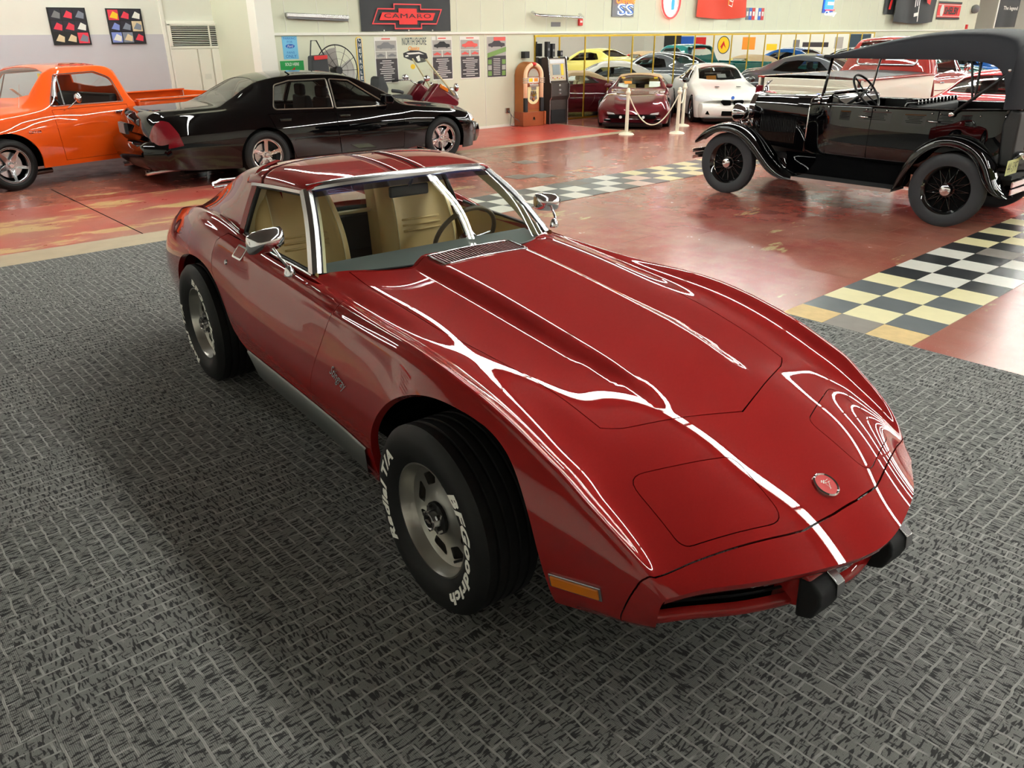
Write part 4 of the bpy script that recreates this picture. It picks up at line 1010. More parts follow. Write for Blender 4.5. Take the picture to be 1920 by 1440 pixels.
# mirrors
for s in (-1, 1):
    hx, hy, hz = (-1.305, s*.825, 1.035) if s < 0 else (-1.40, s*.80, .985)
    rows = []
    for t, sx, szz in ((-1, .25, .55), (-.92, .62, .80), (-.6, .86, .95), (0, 1, 1), (.55, .92, .95), (.9, .62, .82), (1, .3, .6)):
        rows.append([(hx+.034*sx*math.cos(a)*(1.0 if math.cos(a) < 0 else 1.8), hy+t*.080, hz+.050*szz*math.sin(a)+.010*t*s*-1) for a in np.linspace(0, 2*PI, 17)])
    mb = MB(); mb.grid([list(r) for r in rows]); mb.raw(rows[0][:-1], [tuple(range(16))]); mb.raw(rows[-1][:-1], [tuple(range(16))]); o = mb.build('side_mirror', 'chrome', vt, smooth=True)
    mb = MB(); bp_ = Vector((-1.27, s*.748, .897)); mb.tube([bp_, bp_+Vector((-.002, s*.01, .03)), Vector((hx+.045, hy-s*.004, hz-.01))], .007, 8); mb.build('mirror_stalk', 'chrome', o, smooth=True)
    mb = MB(); mb.at(bp_); mb.lathe([(0, .026), (.010, .024), (.018, .010), (.024, -.006), (.024, -.02)], 20); mb.build('mirror_base', 'chrome', o, smooth=True)
# ------------------------------------------------ interior
mb = MB(); mb.box(-2.25, -1.0, -.70, .70, .30, .34); mb.build('cabin_floor', 'dark_carpet', vt)
mb = MB(); mb.raw([(-2.24, -.66, .34), (-2.24, .66, .34), (-2.34, .66, .915), (-2.34, -.66, .915), (-2.16, .66, .62), (-2.16, -.66, .62)], [(0, 1, 4, 5), (5, 4, 2, 3)]); mb.build('rear_bulkhead', 'dark_carpet', vt)
mb = MB(); mb.box(-2.7, -2.2, -.42, .42, .60, .88); mb.build('luggage_tray', 'dark_carpet', vt)
dash = [[(xw(y)-.005, y, .862), (xw(y)-.16, y, .885-.02*(abs(y)/.6)**2), (-1.36, y*.97, .872), (-1.42, y*.97, .83), (-1.40, y*.97, .66), (-1.30, y*.95, .52)] for y in np.linspace(-.64, .64, 13)]
D = bpatch(dash, 3, 4); mb = MB(); mb.grid([[tuple(p) for p in r] for r in D]); mb.build('dashboard', 'dash_grey', vt, smooth=True)
for s in (-1, 1):
    G = [[(x, s*.665, z) for x in np.linspace(-2.12, -1.18, 8)] for z in (.34, .60, .80, .885)]; G[3] = [(x, s*.655, .888) for x in np.linspace(-2.12, -1.18, 8)]
    G[1] = [(x, s*.63, .60) for x in np.linspace(-2.12, -1.18, 8)]; mb = MB(); mb.grid(G); mb.build('door_panel', 'tan_leather', vt, smooth=True)
def seat(y0):
    prof = [(-.03, .00), (-.02, .16), (0, .34), (-.02, .50), (-.07, .60), (-.13, .655)]    # back: dx, dz from the hinge
    W = [.245, .25, .245, .225, .205, .185]
    front = []; 
    for (dx, dz), w in zip(prof, W):
        row = []
        for t, d in ((-1, -.055), (-.96, -.005), (-.74, .045), (-.55, .008), (0, .0), (.55, .008), (.74, .045), (.96, -.005), (1, -.055)): row.append((-1.90+dx+d+dz*-.26, y0+t*w, .47+dz))
        front.append(row)
    last = front[-1]; front.append([(x-.05, y0+(y-y0)*.9, z+.015) for x, y, z in last]); front.append([(x-.11, y0+(y-y0)*.88, z-.02) for x, y, z in last])
    P = bpatch(front, 5, 4); mb = MB(); mb.grid([[tuple(p) for p in r] for r in P])
    o = mb.build('seat_back', 'tan_leather', vt, smooth=True)
    bk = [[(x-.13+.10*(1-abs(y-y0)/.26), y, z) for x, y, z in r] for r in front[:6]]
    mb = MB(); mb.grid(bk); mb.build('seat_shell', 'tan_leather', o, smooth=True)
    for dz in (.10, .15, .33, .36, .39):
        mb = MB(); f = np.interp(dz, [p[1] for p in prof], [p[0] for p in prof]); mb.tube([(-1.90+f+.009-dz*.26, y0+t*.125, .47+dz) for t in np.linspace(-1, 1, 7)], .006, 6); mb.build('seat_pleat', 'tan_leather', o, smooth=True)
    for s in (-1, 1):
        mb = MB(); mb.tube([tuple(P[i, 16+s*8]+np.array([.006, 0, 0])) for i in range(2, 28)], .003, 5); mb.build('seat_piping', 'cream_trim', o, smooth=True)
    cu = [[(-1.93, y0+t*.24, .44+d) for t, d in ((-1, 0), (-.8, .05), (-.5, .02), (0, .015), (.5, .02), (.8, .05), (1, 0))], [(-1.70, y0+t*.25, .47+d) for t, d in ((-1, -.06), (-.8, .04), (-.5, .01), (0, .0), (.5, .01), (.8, .04), (1, -.06))], [(-1.48, y0+t*.25, .49+d) for t, d in ((-1, -.08), (-.8, .02), (-.5, .0), (0, .0), (.5, .0), (.8, .02), (1, -.08))], [(-1.42, y0+t*.24, .40) for t in (-1, -.8, -.5, 0, .5, .8, 1)]]
    P = bpatch(cu, 4, 3); mb = MB(); mb.grid([[tuple(p) for p in r] for r in P]); mb.build('seat_cushion', 'tan_leather', vt, smooth=True)
for y in (-.355, .355): seat(y)
mb = MB(); mb.box(-2.1, -1.35, -.10, .10, .34, .56); mb.build('centre_console', 'dash_grey', vt, bevel=.02)
# steering wheel, inside mirror
sw = Matrix.Translation((-1.545, .355, .835)) @ Matrix.Rotation(math.radians(-62), 4, 'Y')
mb = MB(); mb.X = sw; mb.tube([(.185*math.cos(a), .185*math.sin(a), 0) for a in np.linspace(0, 2*PI, 41)[:-1]], .0125, 8, closed=True); mb.build('steering_wheel', 'wheel_brown', vt, smooth=True)
mb = MB(); mb.X = sw
for a in (.0, 2*PI/3, -2*PI/3): mb.tube([(.03*math.cos(a+PI/2), .03*math.sin(a+PI/2), -.03), (.18*math.cos(a+PI/2), .18*math.sin(a+PI/2), 0)], .008, 6)
mb.cyl((0, 0, -.05), (0, 0, -.015), .05, 20); mb.tube([(0, 0, -.03), (0, 0, -.25)], .025, 10); mb.build('steering_hub', 'chrome_soft', vt)
mb = MB(); mb.cbox((-1.50, 0, 1.125), (.022, .22, .055)); mb.build('inside_mirror', 'black', vt, bevel=.009); mb = MB(); mb.tube([(-1.50, 0, 1.14), (-1.46, 0, 1.19)], .008, 8); mb.build('mirror_arm', 'chrome_soft', vt)
# rear lamps and luggage rack
mb = MB()
rk = []
for s in (-1, 1): mb.tube([(-2.72, s*.30, .93), (-2.74, s*.30, .985), (-2.80, s*.30, .995), (-3.20, s*.30, .955), (-3.27, s*.30, .93), (-3.28, s*.30, .86)], .010, 8)
for x, z in ((-2.80, .995), (-3.0, .975), (-3.20, .955)): mb.tube([(x, -.42, z), (x, .42, z)], .008, 8)
mb.tube([(-3.20, -.42, .955), (-3.27, -.40, .965), (-3.32, -.33, .975), (-3.32, .33, .975), (-3.27, .40, .965), (-3.20, .42, .955)], .010, 8)
mb.build('luggage_rack', 'chrome', vt, angle=60)
for s in (-1, 1):
    mb = MB(); G = [[(x, s*.42, z) for x, z in ((-2.72, .955), (-3.25, .905))]]
    for yy in (.22, .50):
        mb = MB(); mb.X = Matrix.Translation((-3.60, s*yy, .60)) @ Matrix.Rotation(-PI/2, 4, 'Y'); mb.lathe([(0, .035), (.05, .03), (.06, .01), (.06, -.03)], 24); mb.build('tail_lamp', 'tail_red', vt, angle=40)
mb = MB(); G = [[tuple(vS.ev(np.array([-3.62]), np.array([b]))[0]*np.array([1, s, 1])) for s in (1,)] for b in np.linspace(0, 12, 30)]
L_ = [g[0] for g in G]; mb.raw([(p[0], p[1], p[2]) for p in L_]+[(p[0], -p[1], p[2]) for p in L_[::-1]], [tuple(range(60))]); mb.build('tail_panel', 'maroon', vt)
# ------------------------------------------------------------------ other cars: one surface each, cut into panels
paint('gloss_black', (3, 3, 4), .2, 0.); M['gloss_black'].node_tree.nodes['Principled BSDF'].inputs['Specular IOR Level'].default_value = 0.; paint('gloss_white', (232, 230, 224), .02, 0.); paint('wine', (92, 14, 26), .25, .5); paint('orange', (236, 88, 18), .05, 0.)
paint('red_gloss', (196, 22, 28), .05, 0.); paint('teal', (36, 128, 124), .05, .1); paint('yellow_gloss', (226, 212, 110), .05, 0.); paint('blue_gloss', (30, 84, 150), .1, .3); paint('brick_maroon', (140, 40, 34), .1, .2); paint('cream_gloss', (226, 222, 206), .02, 0.); paint('grey_gloss', (70, 74, 78), .1, .4)
mat('tan_canvas', (196, 166, 128), .8, bump=.4, bscale=300); mat('black_canvas', (38, 39, 44), .75, spec=.3, bump=.5, bscale=250); mat('seat_black', (24, 24, 25), .6)
def gen_lines(st, bow=(.16, .12), s0=None, s1=None):
    x0, x1 = min(s[0] for s in st), max(s[0] for s in st); L = [[] for _ in range(10)]
    for (x, zc, ye, ze, yb, zb, ym, zm, yl, zl) in st:
        P = [(0, zc), (.5*ye, zc-.10*(zc-ze)), (.85*ye, zc-.42*(zc-ze)), (ye, ze), ((ye+yb)/2+.012, (ze+zb)/2), (yb, zb), ((yb*.35+ym*.65), (zb+zm)/2+.02), (ym, zm), (ym*.65+yl*.35, zm*.45+zl*.55), (yl, zl)]
        for k, (y, z) in enumerate(P):
            f = max(0, 1-(x1-x)/.7)**2*bow[0]; g = max(0, 1-(x-x0)/.7)**2*bow[1]; q = (y/max(.3, ym))**2
            L[k].append((x, x-f*q+g*q, y, z))
    return L
def sdom(S, pl, kind, br=None, step=.03):
    """polygon given in plan (x,y) or side (x,z) -> surface parameters"""
    q = resample(pl, step)
    if kind == 'top':
        d = S.inv(q, (0, 1), br or (0, 3.6)); d[q[:, 1] < 1e-6, 1] = 0; return d
    return S.inv(q, (0, 2), br or (3.02, 9))
def arch_dom(S, cx, cz, r, zl, n=26, sweep=0):
    a = np.linspace(PI+.0, 0, n); pts = np.stack([cx+r*np.cos(a), cz+r*np.sin(a)], 1)
    pts = np.concatenate([[(cx-r, cz-.02)], pts, [(cx+r, cz-.02)]]); d = S.inv(pts, (0, 2), (4.5, 9))
    return np.concatenate([[(d[0, 0], 9)], d, [(d[-1, 0], 9)]])
def end_cap(S, s, m, parent, name, n=40):
    L = [S.ev(np.array([s]), np.array([b]))[0] for b in np.linspace(0, S.K-1, n)]
    V = [(p[0], p[1], p[2]) for p in L]+[(p[0], -p[1], p[2]) for p in L[::-1][:-1]]
    # fan around a centre line
    mb = MB(); k = len(L); F = []
    V = [(p[0], p[1], p[2]) for p in L]+[(p[0], -p[1], p[2]) for p in L]
    for i in range(k-1): F.append((i, i+1, k+i+1, k+i))
    mb.raw(V, F); return mb.build(name, m, parent, angle=40)
def gcar(t, st, m, top=(), side=(), arches=(), doors=(), glass='glass_tint', bow=(.16, .12), roof=None, detail=True, dsp=.045, nb=5, caps=True, topm=None):
    xs = [s[0] for s in st]; S = Surf(gen_lines(st, bow), min(xs), max(xs), .06, 3)
    regs = [(None, arch_dom(S, *a)) for a in arches]
    for (nm, pl) in top: regs.append(('T_'+nm, sdom(S, pl, 'top')))
    for (nm, pl) in side: regs.append(('S_'+nm, sdom(S, pl, 'side', (3.02, 5.6))))
    for i, pl in enumerate(doors):
        regs.append(('D_%d' % i, sdom(S, offset(pl, .006), 'side', (4.2, 8.8)))); regs.append((None, sdom(S, pl, 'side', (4.2, 8.8))))
    if roof is not None: regs.append(('R', sdom(S, roof, 'top', (0, 4.9))))
    pn = S.panels(regs, dsp, nb)
    S.part('body', pn['body'], m, t, lip=.02)
    for k, v in pn.items():
        if k.startswith('T_'): S.part(k[2:], v, glass, t, lip=0, push=-.004)
        elif k.startswith('S_'):
            for s in (1, -1): S.part(k[2:], v, glass, t, lip=0, both=False, side=s, push=-.005)
        elif k.startswith('D_'):
            for s in (1, -1): S.part('door', v, m, t, lip=.02, both=False, side=s)
        elif k == 'R': S.part('soft_top', v, topm, t, lip=.02, push=.004)
    if caps:
        end_cap(S, max(xs), m, t, 'nose_panel'); end_cap(S, min(xs), m, t, 'tail_panel')
    return S
def spoint(S, x, z, side, push=.0, br=(4.5, 9)):
    d = S.inv([(x, z)], (0, 2), br); p = S.ev(d[:, 0], d[:, 1])[0]; n = S.nrm(d[:, 0], d[:, 1])[0]
    if n[1] < 0: n = -n
    p = p+n*push; return Vector((p[0], p[1]*side, p[2])), Vector((n[0], n[1]*side, n[2]))
def sidepatch(S, pl, side, push, name, m, t, n=10, lip=.02, br=(2.5, 9)):
    """a thin patch that follows the side of a body; pl in (x,z)"""
    q = resample(pl, .02); d = S.inv(q, (0, 2), br); pts, F = plate(d*np.array([1, .12]), (), .02, None, 0)
    D = np.array([(p[0], p[1]/.12) for p in pts]); V = S.ev(D[:, 0], D[:, 1]); N = S.nrm(D[:, 0], D[:, 1]); N = np.where((N[:, 1] < 0)[:, None], -N, N); V = V+N*push
    if side < 0: V = V*np.array([1, -1, 1]); N = N*np.array([1, -1, 1])
    T = np.array(F); fl = (np.cross(V[T[:, 1]]-V[T[:, 0]], V[T[:, 2]]-V[T[:, 0]])*N[T[:, 0]]).sum(1) < 0; T[fl] = T[fl][:, ::-1]; F = T
    return meshobj(name, V, F, m, t, normals=N)
def dompatch(S, pl, side, push, name, m, t):
    q = resample(np.asarray(pl)*np.array([1, .12]), .02); pts, F = plate(q, (), .02, None, 0); D = np.array([(p[0], p[1]/.12) for p in pts])
    V = S.ev(D[:, 0], D[:, 1]); N = S.nrm(D[:, 0], D[:, 1]); N = np.where((N[:, 1] < 0)[:, None], -N, N); V = V+N*push
    if side < 0: V = V*np.array([1, -1, 1]); N = N*np.array([1, -1, 1])
    T = np.array(F); fl = (np.cross(V[T[:, 1]]-V[T[:, 0]], V[T[:, 2]]-V[T[:, 0]])*N[T[:, 0]]).sum(1) < 0; T[fl] = T[fl][:, ::-1]
    return meshobj(name, V, T, m, t, normals=N)
def seats_rows(t, rows, w=.48, y=.36, m='seat_black', zs=1.0):
    for x, z in rows:
        for s in (-1, 1):
            mb = MB(); P = [(0, 0), (.10, .02), (.06, .42), (.03, .52), (-.06, .52), (-.10, .05)]; mb.prism([(x+a, z-.5+b) for a, b in P], s*y-w/2, s*y+w/2, 'y'); o = mb.build('seat', m, t, bevel=.03)
            mb = MB(); mb.cbox((x-.03, s*y, z+.10), (.10, .26, .17)); mb.build('headrest', m, o, bevel=.04)
def disc_lamp(t, p, n, r, m, name='headlamp', depth=.02):
    q = Vector((0, 0, 1)).rotation_difference(n).to_matrix().to_4x4(); q.translation = p; mb = MB(); mb.X = q
    mb.lathe([(0, depth), (r*.7, depth*.8), (r, 0), (r, -.03)], 24); return mb.build(name, m, t, angle=40)

def bumper(t, prof, hw, bow_, m, name, wrap=0., n=17):
    """curved bumper: profile (x,z) swept across the car, bowed in plan, its ends wrapped back"""
    sgn = 1 if np.mean([p[0] for p in prof]) > 0 else -1; rows = []
    for y in np.linspace(-hw, hw, n):
        q = abs(y)/hw; rows.append([(x-sgn*(bow_*q*q+wrap*max(0, (q-.86)/.14)**2), y, z) for x, z in prof])
    mb = MB(); mb.grid(rows); mb.raw(rows[0], [tuple(range(len(prof)))]); mb.raw(rows[-1], [tuple(range(len(prof)))]); return mb.build(name, m, t, angle=50)
# ------------------------------------------------ black sedan
SD = [(.85, .60, .45, .585, .62, .56, .70, .44, .64, .20), (.74, .70, .55, .675, .76, .63, .83, .49, .78, .17), (.40, .80, .62, .775, .84, .715, .915, .54, .87, .16), (0, .86, .66, .835, .865, .775, .935, .56, .90, .16), (-.35, .895, .68, .872, .875, .81, .935, .57, .90, .16),
      (-.56, .915, .69, .885, .875, .835, .935, .57, .90, .16), (-.85, 1.075, .665, 1.02, .87, .85, .935, .57, .90, .16), (-1.15, 1.215, .635, 1.15, .868, .86, .935, .57, .90, .16), (-1.42, 1.315, .615, 1.24, .866, .865, .935, .57, .90, .16), (-1.7, 1.357, .61, 1.275, .865, .87, .935, .57, .90, .16), (-2.1, 1.368, .61, 1.285, .865, .875, .935, .58, .90, .16),
      (-2.5, 1.35, .61, 1.27, .862, .882, .935, .58, .90, .17), (-2.75, 1.305, .605, 1.23, .86, .888, .935, .58, .90, .17), (-3.0, 1.20, .62, 1.13, .86, .90, .93, .58, .90, .18), (-3.25, 1.065, .65, 1.02, .855, .91, .925, .58, .89, .19), (-3.42, .99, .67, .965, .85, .905, .92, .57, .88, .2), (-3.9, .975, .67, .95, .835, .885, .90, .55, .85, .22), (-4.22, .965, .65, .94, .79, .86, .86, .52, .81, .24), (-4.38, .90, .62, .86, .74, .78, .82, .50, .77, .26), (-4.46, .70, .58, .68, .70, .64, .78, .48, .72, .28)]
sd = thing('sedan', 'glossy black four-door sedan with chrome five-spoke wheels parked in front of the orange pickup', 'car', (7.93, 11.30, 0), math.radians(-3.5))
ws = np.array([(-.60, 0), (-.62, .35), (-.68, .60), (-1.36, .53), (-1.42, .3), (-1.43, 0)]); bl = np.array([(-2.78, 0), (-2.79, .30), (-2.83, .50), (-3.27, .60), (-3.34, .35), (-3.36, 0)])
sw1 = rounded([(-.98, .885), (-1.48, 1.22), (-1.76, 1.245), (-1.80, .89)], [.01, .05, .01, .01]); sw2 = rounded([(-1.86, .895), (-1.83, 1.25), (-2.38, 1.245), (-2.60, 1.20), (-2.72, .92)], [.01, .01, .03, .05, .03])
d1 = np.array([(-.72, .80), (-.73, .55), (-.75, .26), (-1.80, .26), (-1.83, .55), (-1.83, .845), (-1.3, .84)]); d2 = np.array([(-1.83, .845), (-1.83, .55), (-1.80, .26), (-2.50, .26), (-2.56, .42), (-2.74, .62), (-2.83, .862), (-2.3, .855)])
sS = gcar(sd, SD, 'gloss_black', [('windshield', ws), ('rear_window', bl)], [('side_window', sw1), ('side_window', sw2)], [(0, .325, .375, .16), (-2.905, .325, .375, .16)], [d1, d2])
mat('trim_dull', (150, 140, 128), .3, .8)
for s in (-1, 1):
    for pl in (sw1, sw2):
        q = resample(offset(pl, -.012), .05); pts = [spoint(sS, a, b, s, .006, (3.0, 5.6))[0] for a, b in q]; mb = MB(); mb.tube(pts, .009, 5, closed=True); mb.build('window_trim', 'trim_dull', sd, angle=60)
    for x in (-1.70, -2.60):
        p, n = spoint(sS, x, .775, s, .008); mb = MB(); mb.cbox(p, (.17, .03, .045)); mb.build('door_handle', 'gloss_black', sd, bevel=.012)
    sidepatch(sS, [(-.45, .515), (-2.5, .515), (-2.5, .495), (-.45, .495)], s, .008, 'side_moulding', 'gloss_black', sd)
    p, n = spoint(sS, -1.0, .93, s, .05, (3.4, 5)); mb = MB(); mb.at(p+Vector((0, s*.06, 0))); mb.prism([(-.07, -.05), (.06, -.06), (.09, 0), (.04, .07), (-.07, .07)], -.09, .09, 'y'); mb.build('side_mirror', 'gloss_black', sd, bevel=.02)
    sidepatch(sS, rounded([(.52, .565), (.50, .705), (.70, .672), (.77, .60), (.78, .555)], .02), s, .008, 'headlamp', 'headlamp_glass', sd); sidepatch(sS, [(.55, .56), (.55, .585), (.76, .575), (.77, .55)], s, .011, 'turn_lamp', 'amber', sd)
    dompatch(sS, rounded([(-4.455, 5.0), (-4.455, 7.0), (-4.02, 7.0), (-4.06, 6.2), (-4.16, 5.3), (-4.28, 4.9)], .04), s, .006, 'tail_lamp', 'tail_red', sd)
    liner(sd, 0, .33, .385, .88, .55, s); liner(sd, -2.905, .33, .385, .88, .55, s)
    wheel(sd, (0, s*.79, .325), s, .325, .235, .218, 'five', .3); wheel(sd, (-2.905, s*.79, .325), s, .325, .235, .218, 'five', .9)
bumper(sd, [(.60, .20), (.86, .22), (.91, .30), (.925, .40), (.91, .48), (.86, .52), (.60, .53)], .80, .12, 'gloss_black', 'front_bumper', .18)
bumper(sd, [(-4.20, .24), (-4.44, .25), (-4.53, .33), (-4.56, .45), (-4.54, .55), (-4.46, .60), (-4.20, .61)], .86, .10, 'gloss_black', 'rear_bumper', .22)
mb = MB(); mb.box(.84, .90, -.40, .40, .50, .61); mb.build('grille', 'chrome', sd, bevel=.02)
mb = MB(); mb.box(-4.495, -4.46, -.16, .16, .66, .80); mb.build('plate_recess', 'black', sd); mb = MB(); mb.cbox((-4.50, 0, .73), (.01, .28, .13)); mb.build('licence_plate', 'grey_print', sd)
mb = MB(); mb.cyl((-4.44, -.55, .20), (-4.0, -.55, .22), .032, 16); mb.build('exhaust_tip', 'chrome', sd); mb = MB(); mb.cyl((-4.44, .55, .20), (-4.0, .55, .22), .032, 16); mb.build('exhaust_tip', 'chrome', sd)
mb = MB(); mb.tube([(-2.3, -.50, 1.33), (-2.36, -.50, 1.37)], .01, 5); mb.box(-4.0, .55, -.70, .70, .17, .22); mb.build('underbody', 'dark_void', sd)
mb = MB(); mb.box(-2.9, -.7, -.80, .80, .25, .62); mb.build('cabin_floor', 'seat_black', sd); seats_rows(sd, ((-1.75, .98), (-2.62, .96)))
mb = MB(); mb.box(-1.0, -.65, -.78, .78, .62, .86); mb.build('dashboard', 'seat_black', sd, bevel=.05)

# ------------------------------------------------ small wine-red convertible near the mirror
C5 = [(.93, .36, .40, .35, .62, .34, .70, .28, .66, .13), (.86, .46, .45, .45, .68, .42, .77, .32, .74, .12), (.70, .575, .50, .57, .74, .52, .86, .38, .82, .12), (.35, .685, .50, .70, .74, .67, .92, .44, .87, .12), (0, .755, .50, .785, .75, .755, .935, .47, .89, .12), (-.4, .80, .54, .815, .77, .78, .93, .48, .885, .12), (-.72, .855, .62, .85, .80, .81, .925, .48, .88, .12), (-1.0, 1.0, .60, .965, .80, .825, .925, .48, .88, .12), (-1.32, 1.155, .56, 1.10, .80, .835, .925, .48, .88, .12), (-1.55, 1.205, .55, 1.145, .80, .84, .925, .48, .88, .12), (-1.95, 1.20, .55, 1.13, .80, .845, .925, .49, .88, .13), (-2.3, 1.11, .57, 1.05, .80, .86, .93, .5, .88, .14), (-2.6, .97, .62, .95, .80, .87, .935, .5, .89, .15), (-3.0, .905, .66, .90, .80, .85, .925, .48, .87, .18), (-3.4, .89, .66, .87, .77, .82, .88, .46, .82, .22), (-3.6, .80, .60, .78, .72, .74, .80, .45, .74, .25)]
c5 = thing('convertible', 'wine-red convertible with a tan soft top behind the white rope stanchions', 'car', (13.88, 11.55, 0), math.radians(216)); c5.scale = (.83, .83, .83)
ws = np.array([(-.76, 0), (-.79, .35), (-.88, .60), (-1.28, .53), (-1.36, .3), (-1.38, 0)]); sw = rounded([(-1.02, .86), (-1.42, 1.10), (-1.95, 1.09), (-2.25, .90)], [.02, .05, .06, .02])
rf_ = np.array([(-1.40, 0), (-1.38, .3), (-1.30, .56), (-1.36, .61), (-1.9, .60), (-2.35, .66), (-2.62, .66), (-2.66, 0)])
cS = gcar(c5, C5, 'wine', [('windshield', ws)], [('side_window', sw)], [(0, .325, .36, .12), (-2.65, .325, .36, .12)], [np.array([(-.66, .79), (-.62, .4), (-.66, .22), (-1.9, .22), (-2.05, .45), (-2.12, .84), (-1.4, .82)])], 'glass_clear', (.34, .2), rf_, topm='tan_canvas')
for s in (-1, 1):
    liner(c5, 0, .33, .37, .86, .5, s); liner(c5, -2.65, .33, .37, .86, .5, s); wheel(c5, (0, s*.80, .325), s, .325, .245, .225, 'five_c5', .2); wheel(c5, (-2.65, s*.80, .325), s, .325, .27, .225, 'five_c5', .8)
    p, n = spoint(cS, -1.0, .90, s, .03, (3.4, 5)); mb = MB(); mb.at(p+Vector((0, s*.09, 0))); mb.ball((0, 0, 0), .085, 12, (.7, 1.1, .7)); mb.build('side_mirror', 'wine', c5, smooth=True)
    sidepatch(cS, rounded([(.66, .335), (.66, .40), (.78, .375), (.82, .33), (.78, .315)], .015), s, .01, 'turn_lamp', 'headlamp_glass', c5)
    mb = MB(); mb.prism([(s*.14, .26), (s*.16, .33), (s*.56, .335), (s*.60, .30), (s*.56, .255)], .78, .925, 'x'); mb.build('air_intake', 'dark_void', c5, bevel=.015)
    mb = MB(); mb.cyl((.88, s*.28, .295), (.93, s*.28, .295), .035, 16); mb.build('fog_lamp', 'headlamp_glass', c5)
    mb = MB(); mb.prism([(s*.52, .175), (s*.56, .215), (s*.70, .225), (s*.70, .19)], .70, .84, 'x'); mb.build('air_intake', 'dark_void', c5)
mb = MB(); mb.prism([(.5, .06), (.86, .06), (.92, .13), (.5, .14)], -.74, .74, 'y'); mb.build('chin_spoiler', 'black', c5)
mb = MB(); mb.box(-2.4, -.8, -.75, .75, .2, .5); mb.build('cabin_floor', 'tan_leather', c5); seats_rows(c5, ((-1.75, .90),), m='tan_leather')
for s, c in ((-1, 'yellow_print'), (1, 'yellow_print')): mb = MB(); mb.cbox((-1.27, s*.43, 1.105), (.012, .10, .045)); mb.build('window_sticker', c, c5)
mb = MB(); mb.at((-.93, -.40, .93), (0, .6, 0)); mb.box(-.09, .09, -.13, .13, 0, .004); mb.build('price_card', 'white_print', c5)
mb = MB(); mb.at((-1.0, -.28, 1.0), (0, .6, .3)); mb.box(-.05, .05, -.10, .10, 0, .004); mb.build('price_tag', 'orange_print', c5)
mb = MB(); mb.at((-.98, .42, .96), (0, .55, 0)); mb.box(-.12, .12, -.14, .14, 0, .004); mb.build('info_sheet', 'white_print', c5)
mb = MB(); mb.box(-3.2, .5, -.7, .7, .13, .18); mb.build('underbody', 'dark_void', c5)

# ------------------------------------------------ white coupe
BM = [(.82, .60, .50, .585, .68, .55, .76, .42, .70, .18), (.74, .675, .56, .655, .76, .61, .83, .46, .80, .16), (.4, .80, .60, .785, .82, .72, .90, .52, .86, .16), (0, .88, .62, .865, .84, .80, .91, .55, .87, .16), (-.45, .95, .64, .925, .84, .86, .90, .56, .87, .16), (-.62, .99, .66, .95, .84, .875, .90, .56, .87, .16), (-.95, 1.17, .63, 1.10, .84, .89, .90, .56, .87, .16), (-1.3, 1.32, .59, 1.23, .83, .90, .90, .56, .87, .16), (-1.6, 1.385, .57, 1.29, .83, .91, .90, .56, .87, .16), (-2.0, 1.395, .57, 1.30, .83, .92, .90, .56, .87, .16), (-2.4, 1.34, .57, 1.25, .83, .93, .905, .56, .87, .16), (-2.8, 1.19, .59, 1.13, .83, .95, .915, .56, .88, .18), (-3.1, 1.06, .62, 1.03, .82, .95, .91, .55, .87, .2), (-3.5, 1.01, .62, .98, .78, .90, .87, .52, .82, .24), (-3.72, .90, .58, .87, .72, .80, .80, .5, .74, .28)]
bm = thing('coupe', 'white two-door coupe with twin black grilles parked beside the stanchions', 'car', (15.95, 10.70, 0), math.radians(227)); bm.scale = (.84, .84, .84)
ws = np.array([(-.66, 0), (-.70, .35), (-.78, .58), (-1.30, .52), (-1.38, .3), (-1.40, 0)]); sw = rounded([(-1.0, .93), (-1.42, 1.22), (-2.0, 1.245), (-2.35, 1.20), (-2.62, .99), (-2.3, .965)], [.02, .06, .04, .08, .02, .02]); bl = np.array([(-2.45, 0), (-2.47, .3), (-2.53, .5), (-2.95, .55), (-3.0, .3), (-3.02, 0)])
bS = gcar(bm, BM, 'gloss_white', [('windshield', ws), ('rear_window', bl)], [('side_window', sw)], [(0, .325, .365, .16), (-2.76, .325, .365, .16)], [np.array([(-.62, .82), (-.58, .5), (-.62, .24), (-1.9, .24), (-2.02, .5), (-2.05, .91), (-1.3, .87)])], bow=(.26, .15))
for s in (-1, 1):
    liner(bm, 0, .33, .37, .86, .5, s); liner(bm, -2.76, .33, .37, .86, .5, s); wheel(bm, (0, s*.79, .325), s, .325, .245, .235, 'multi', .2); wheel(bm, (-2.76, s*.79, .325), s, .325, .265, .235, 'multi', .8)
    p, n = spoint(bS, -.98, .98, s, .03, (3.4, 5)); mb = MB(); mb.at(p+Vector((0, s*.10, 0))); mb.ball((0, 0, 0), .095, 12, (.6, 1.1, .75)); mb.build('side_mirror', 'black_gloss', bm, smooth=True)
    sidepatch(bS, rounded([(.36, .60), (.40, .70), (.62, .68), (.74, .60), (.70, .545), (.5, .555)], .03), s, .008, 'headlamp', 'headlamp_glass', bm)
    mb = MB(); mb.prism(rounded([(s*.03, .48), (s*.05, .60), (s*.26, .605), (s*.29, .56), (s*.22, .475)], .03, 3), .74, .855, 'x'); mb.build('kidney_grille', 'dark_void', bm)
    mb = MB(); mb.prism([(s*.34, .22), (s*.36, .32), (s*.62, .34), (s*.66, .26)], .60, .80, 'x'); mb.build('air_intake', 'dark_void', bm)
    mb = MB(); mb.cbox((.15, s*.28, .885), (.14, .09, .012)); mb.build('hood_vent', 'black', bm)
bumper(bm, [(.50, .16), (.80, .17), (.86, .25), (.875, .36), (.86, .45), (.80, .51), (.50, .53)], .84, .14, 'gloss_white', 'front_bumper', .25)
mb = MB(); mb.box(.70, .882, -.26, .26, .22, .34); mb.build('air_intake', 'dark_void', bm, bevel=.02)
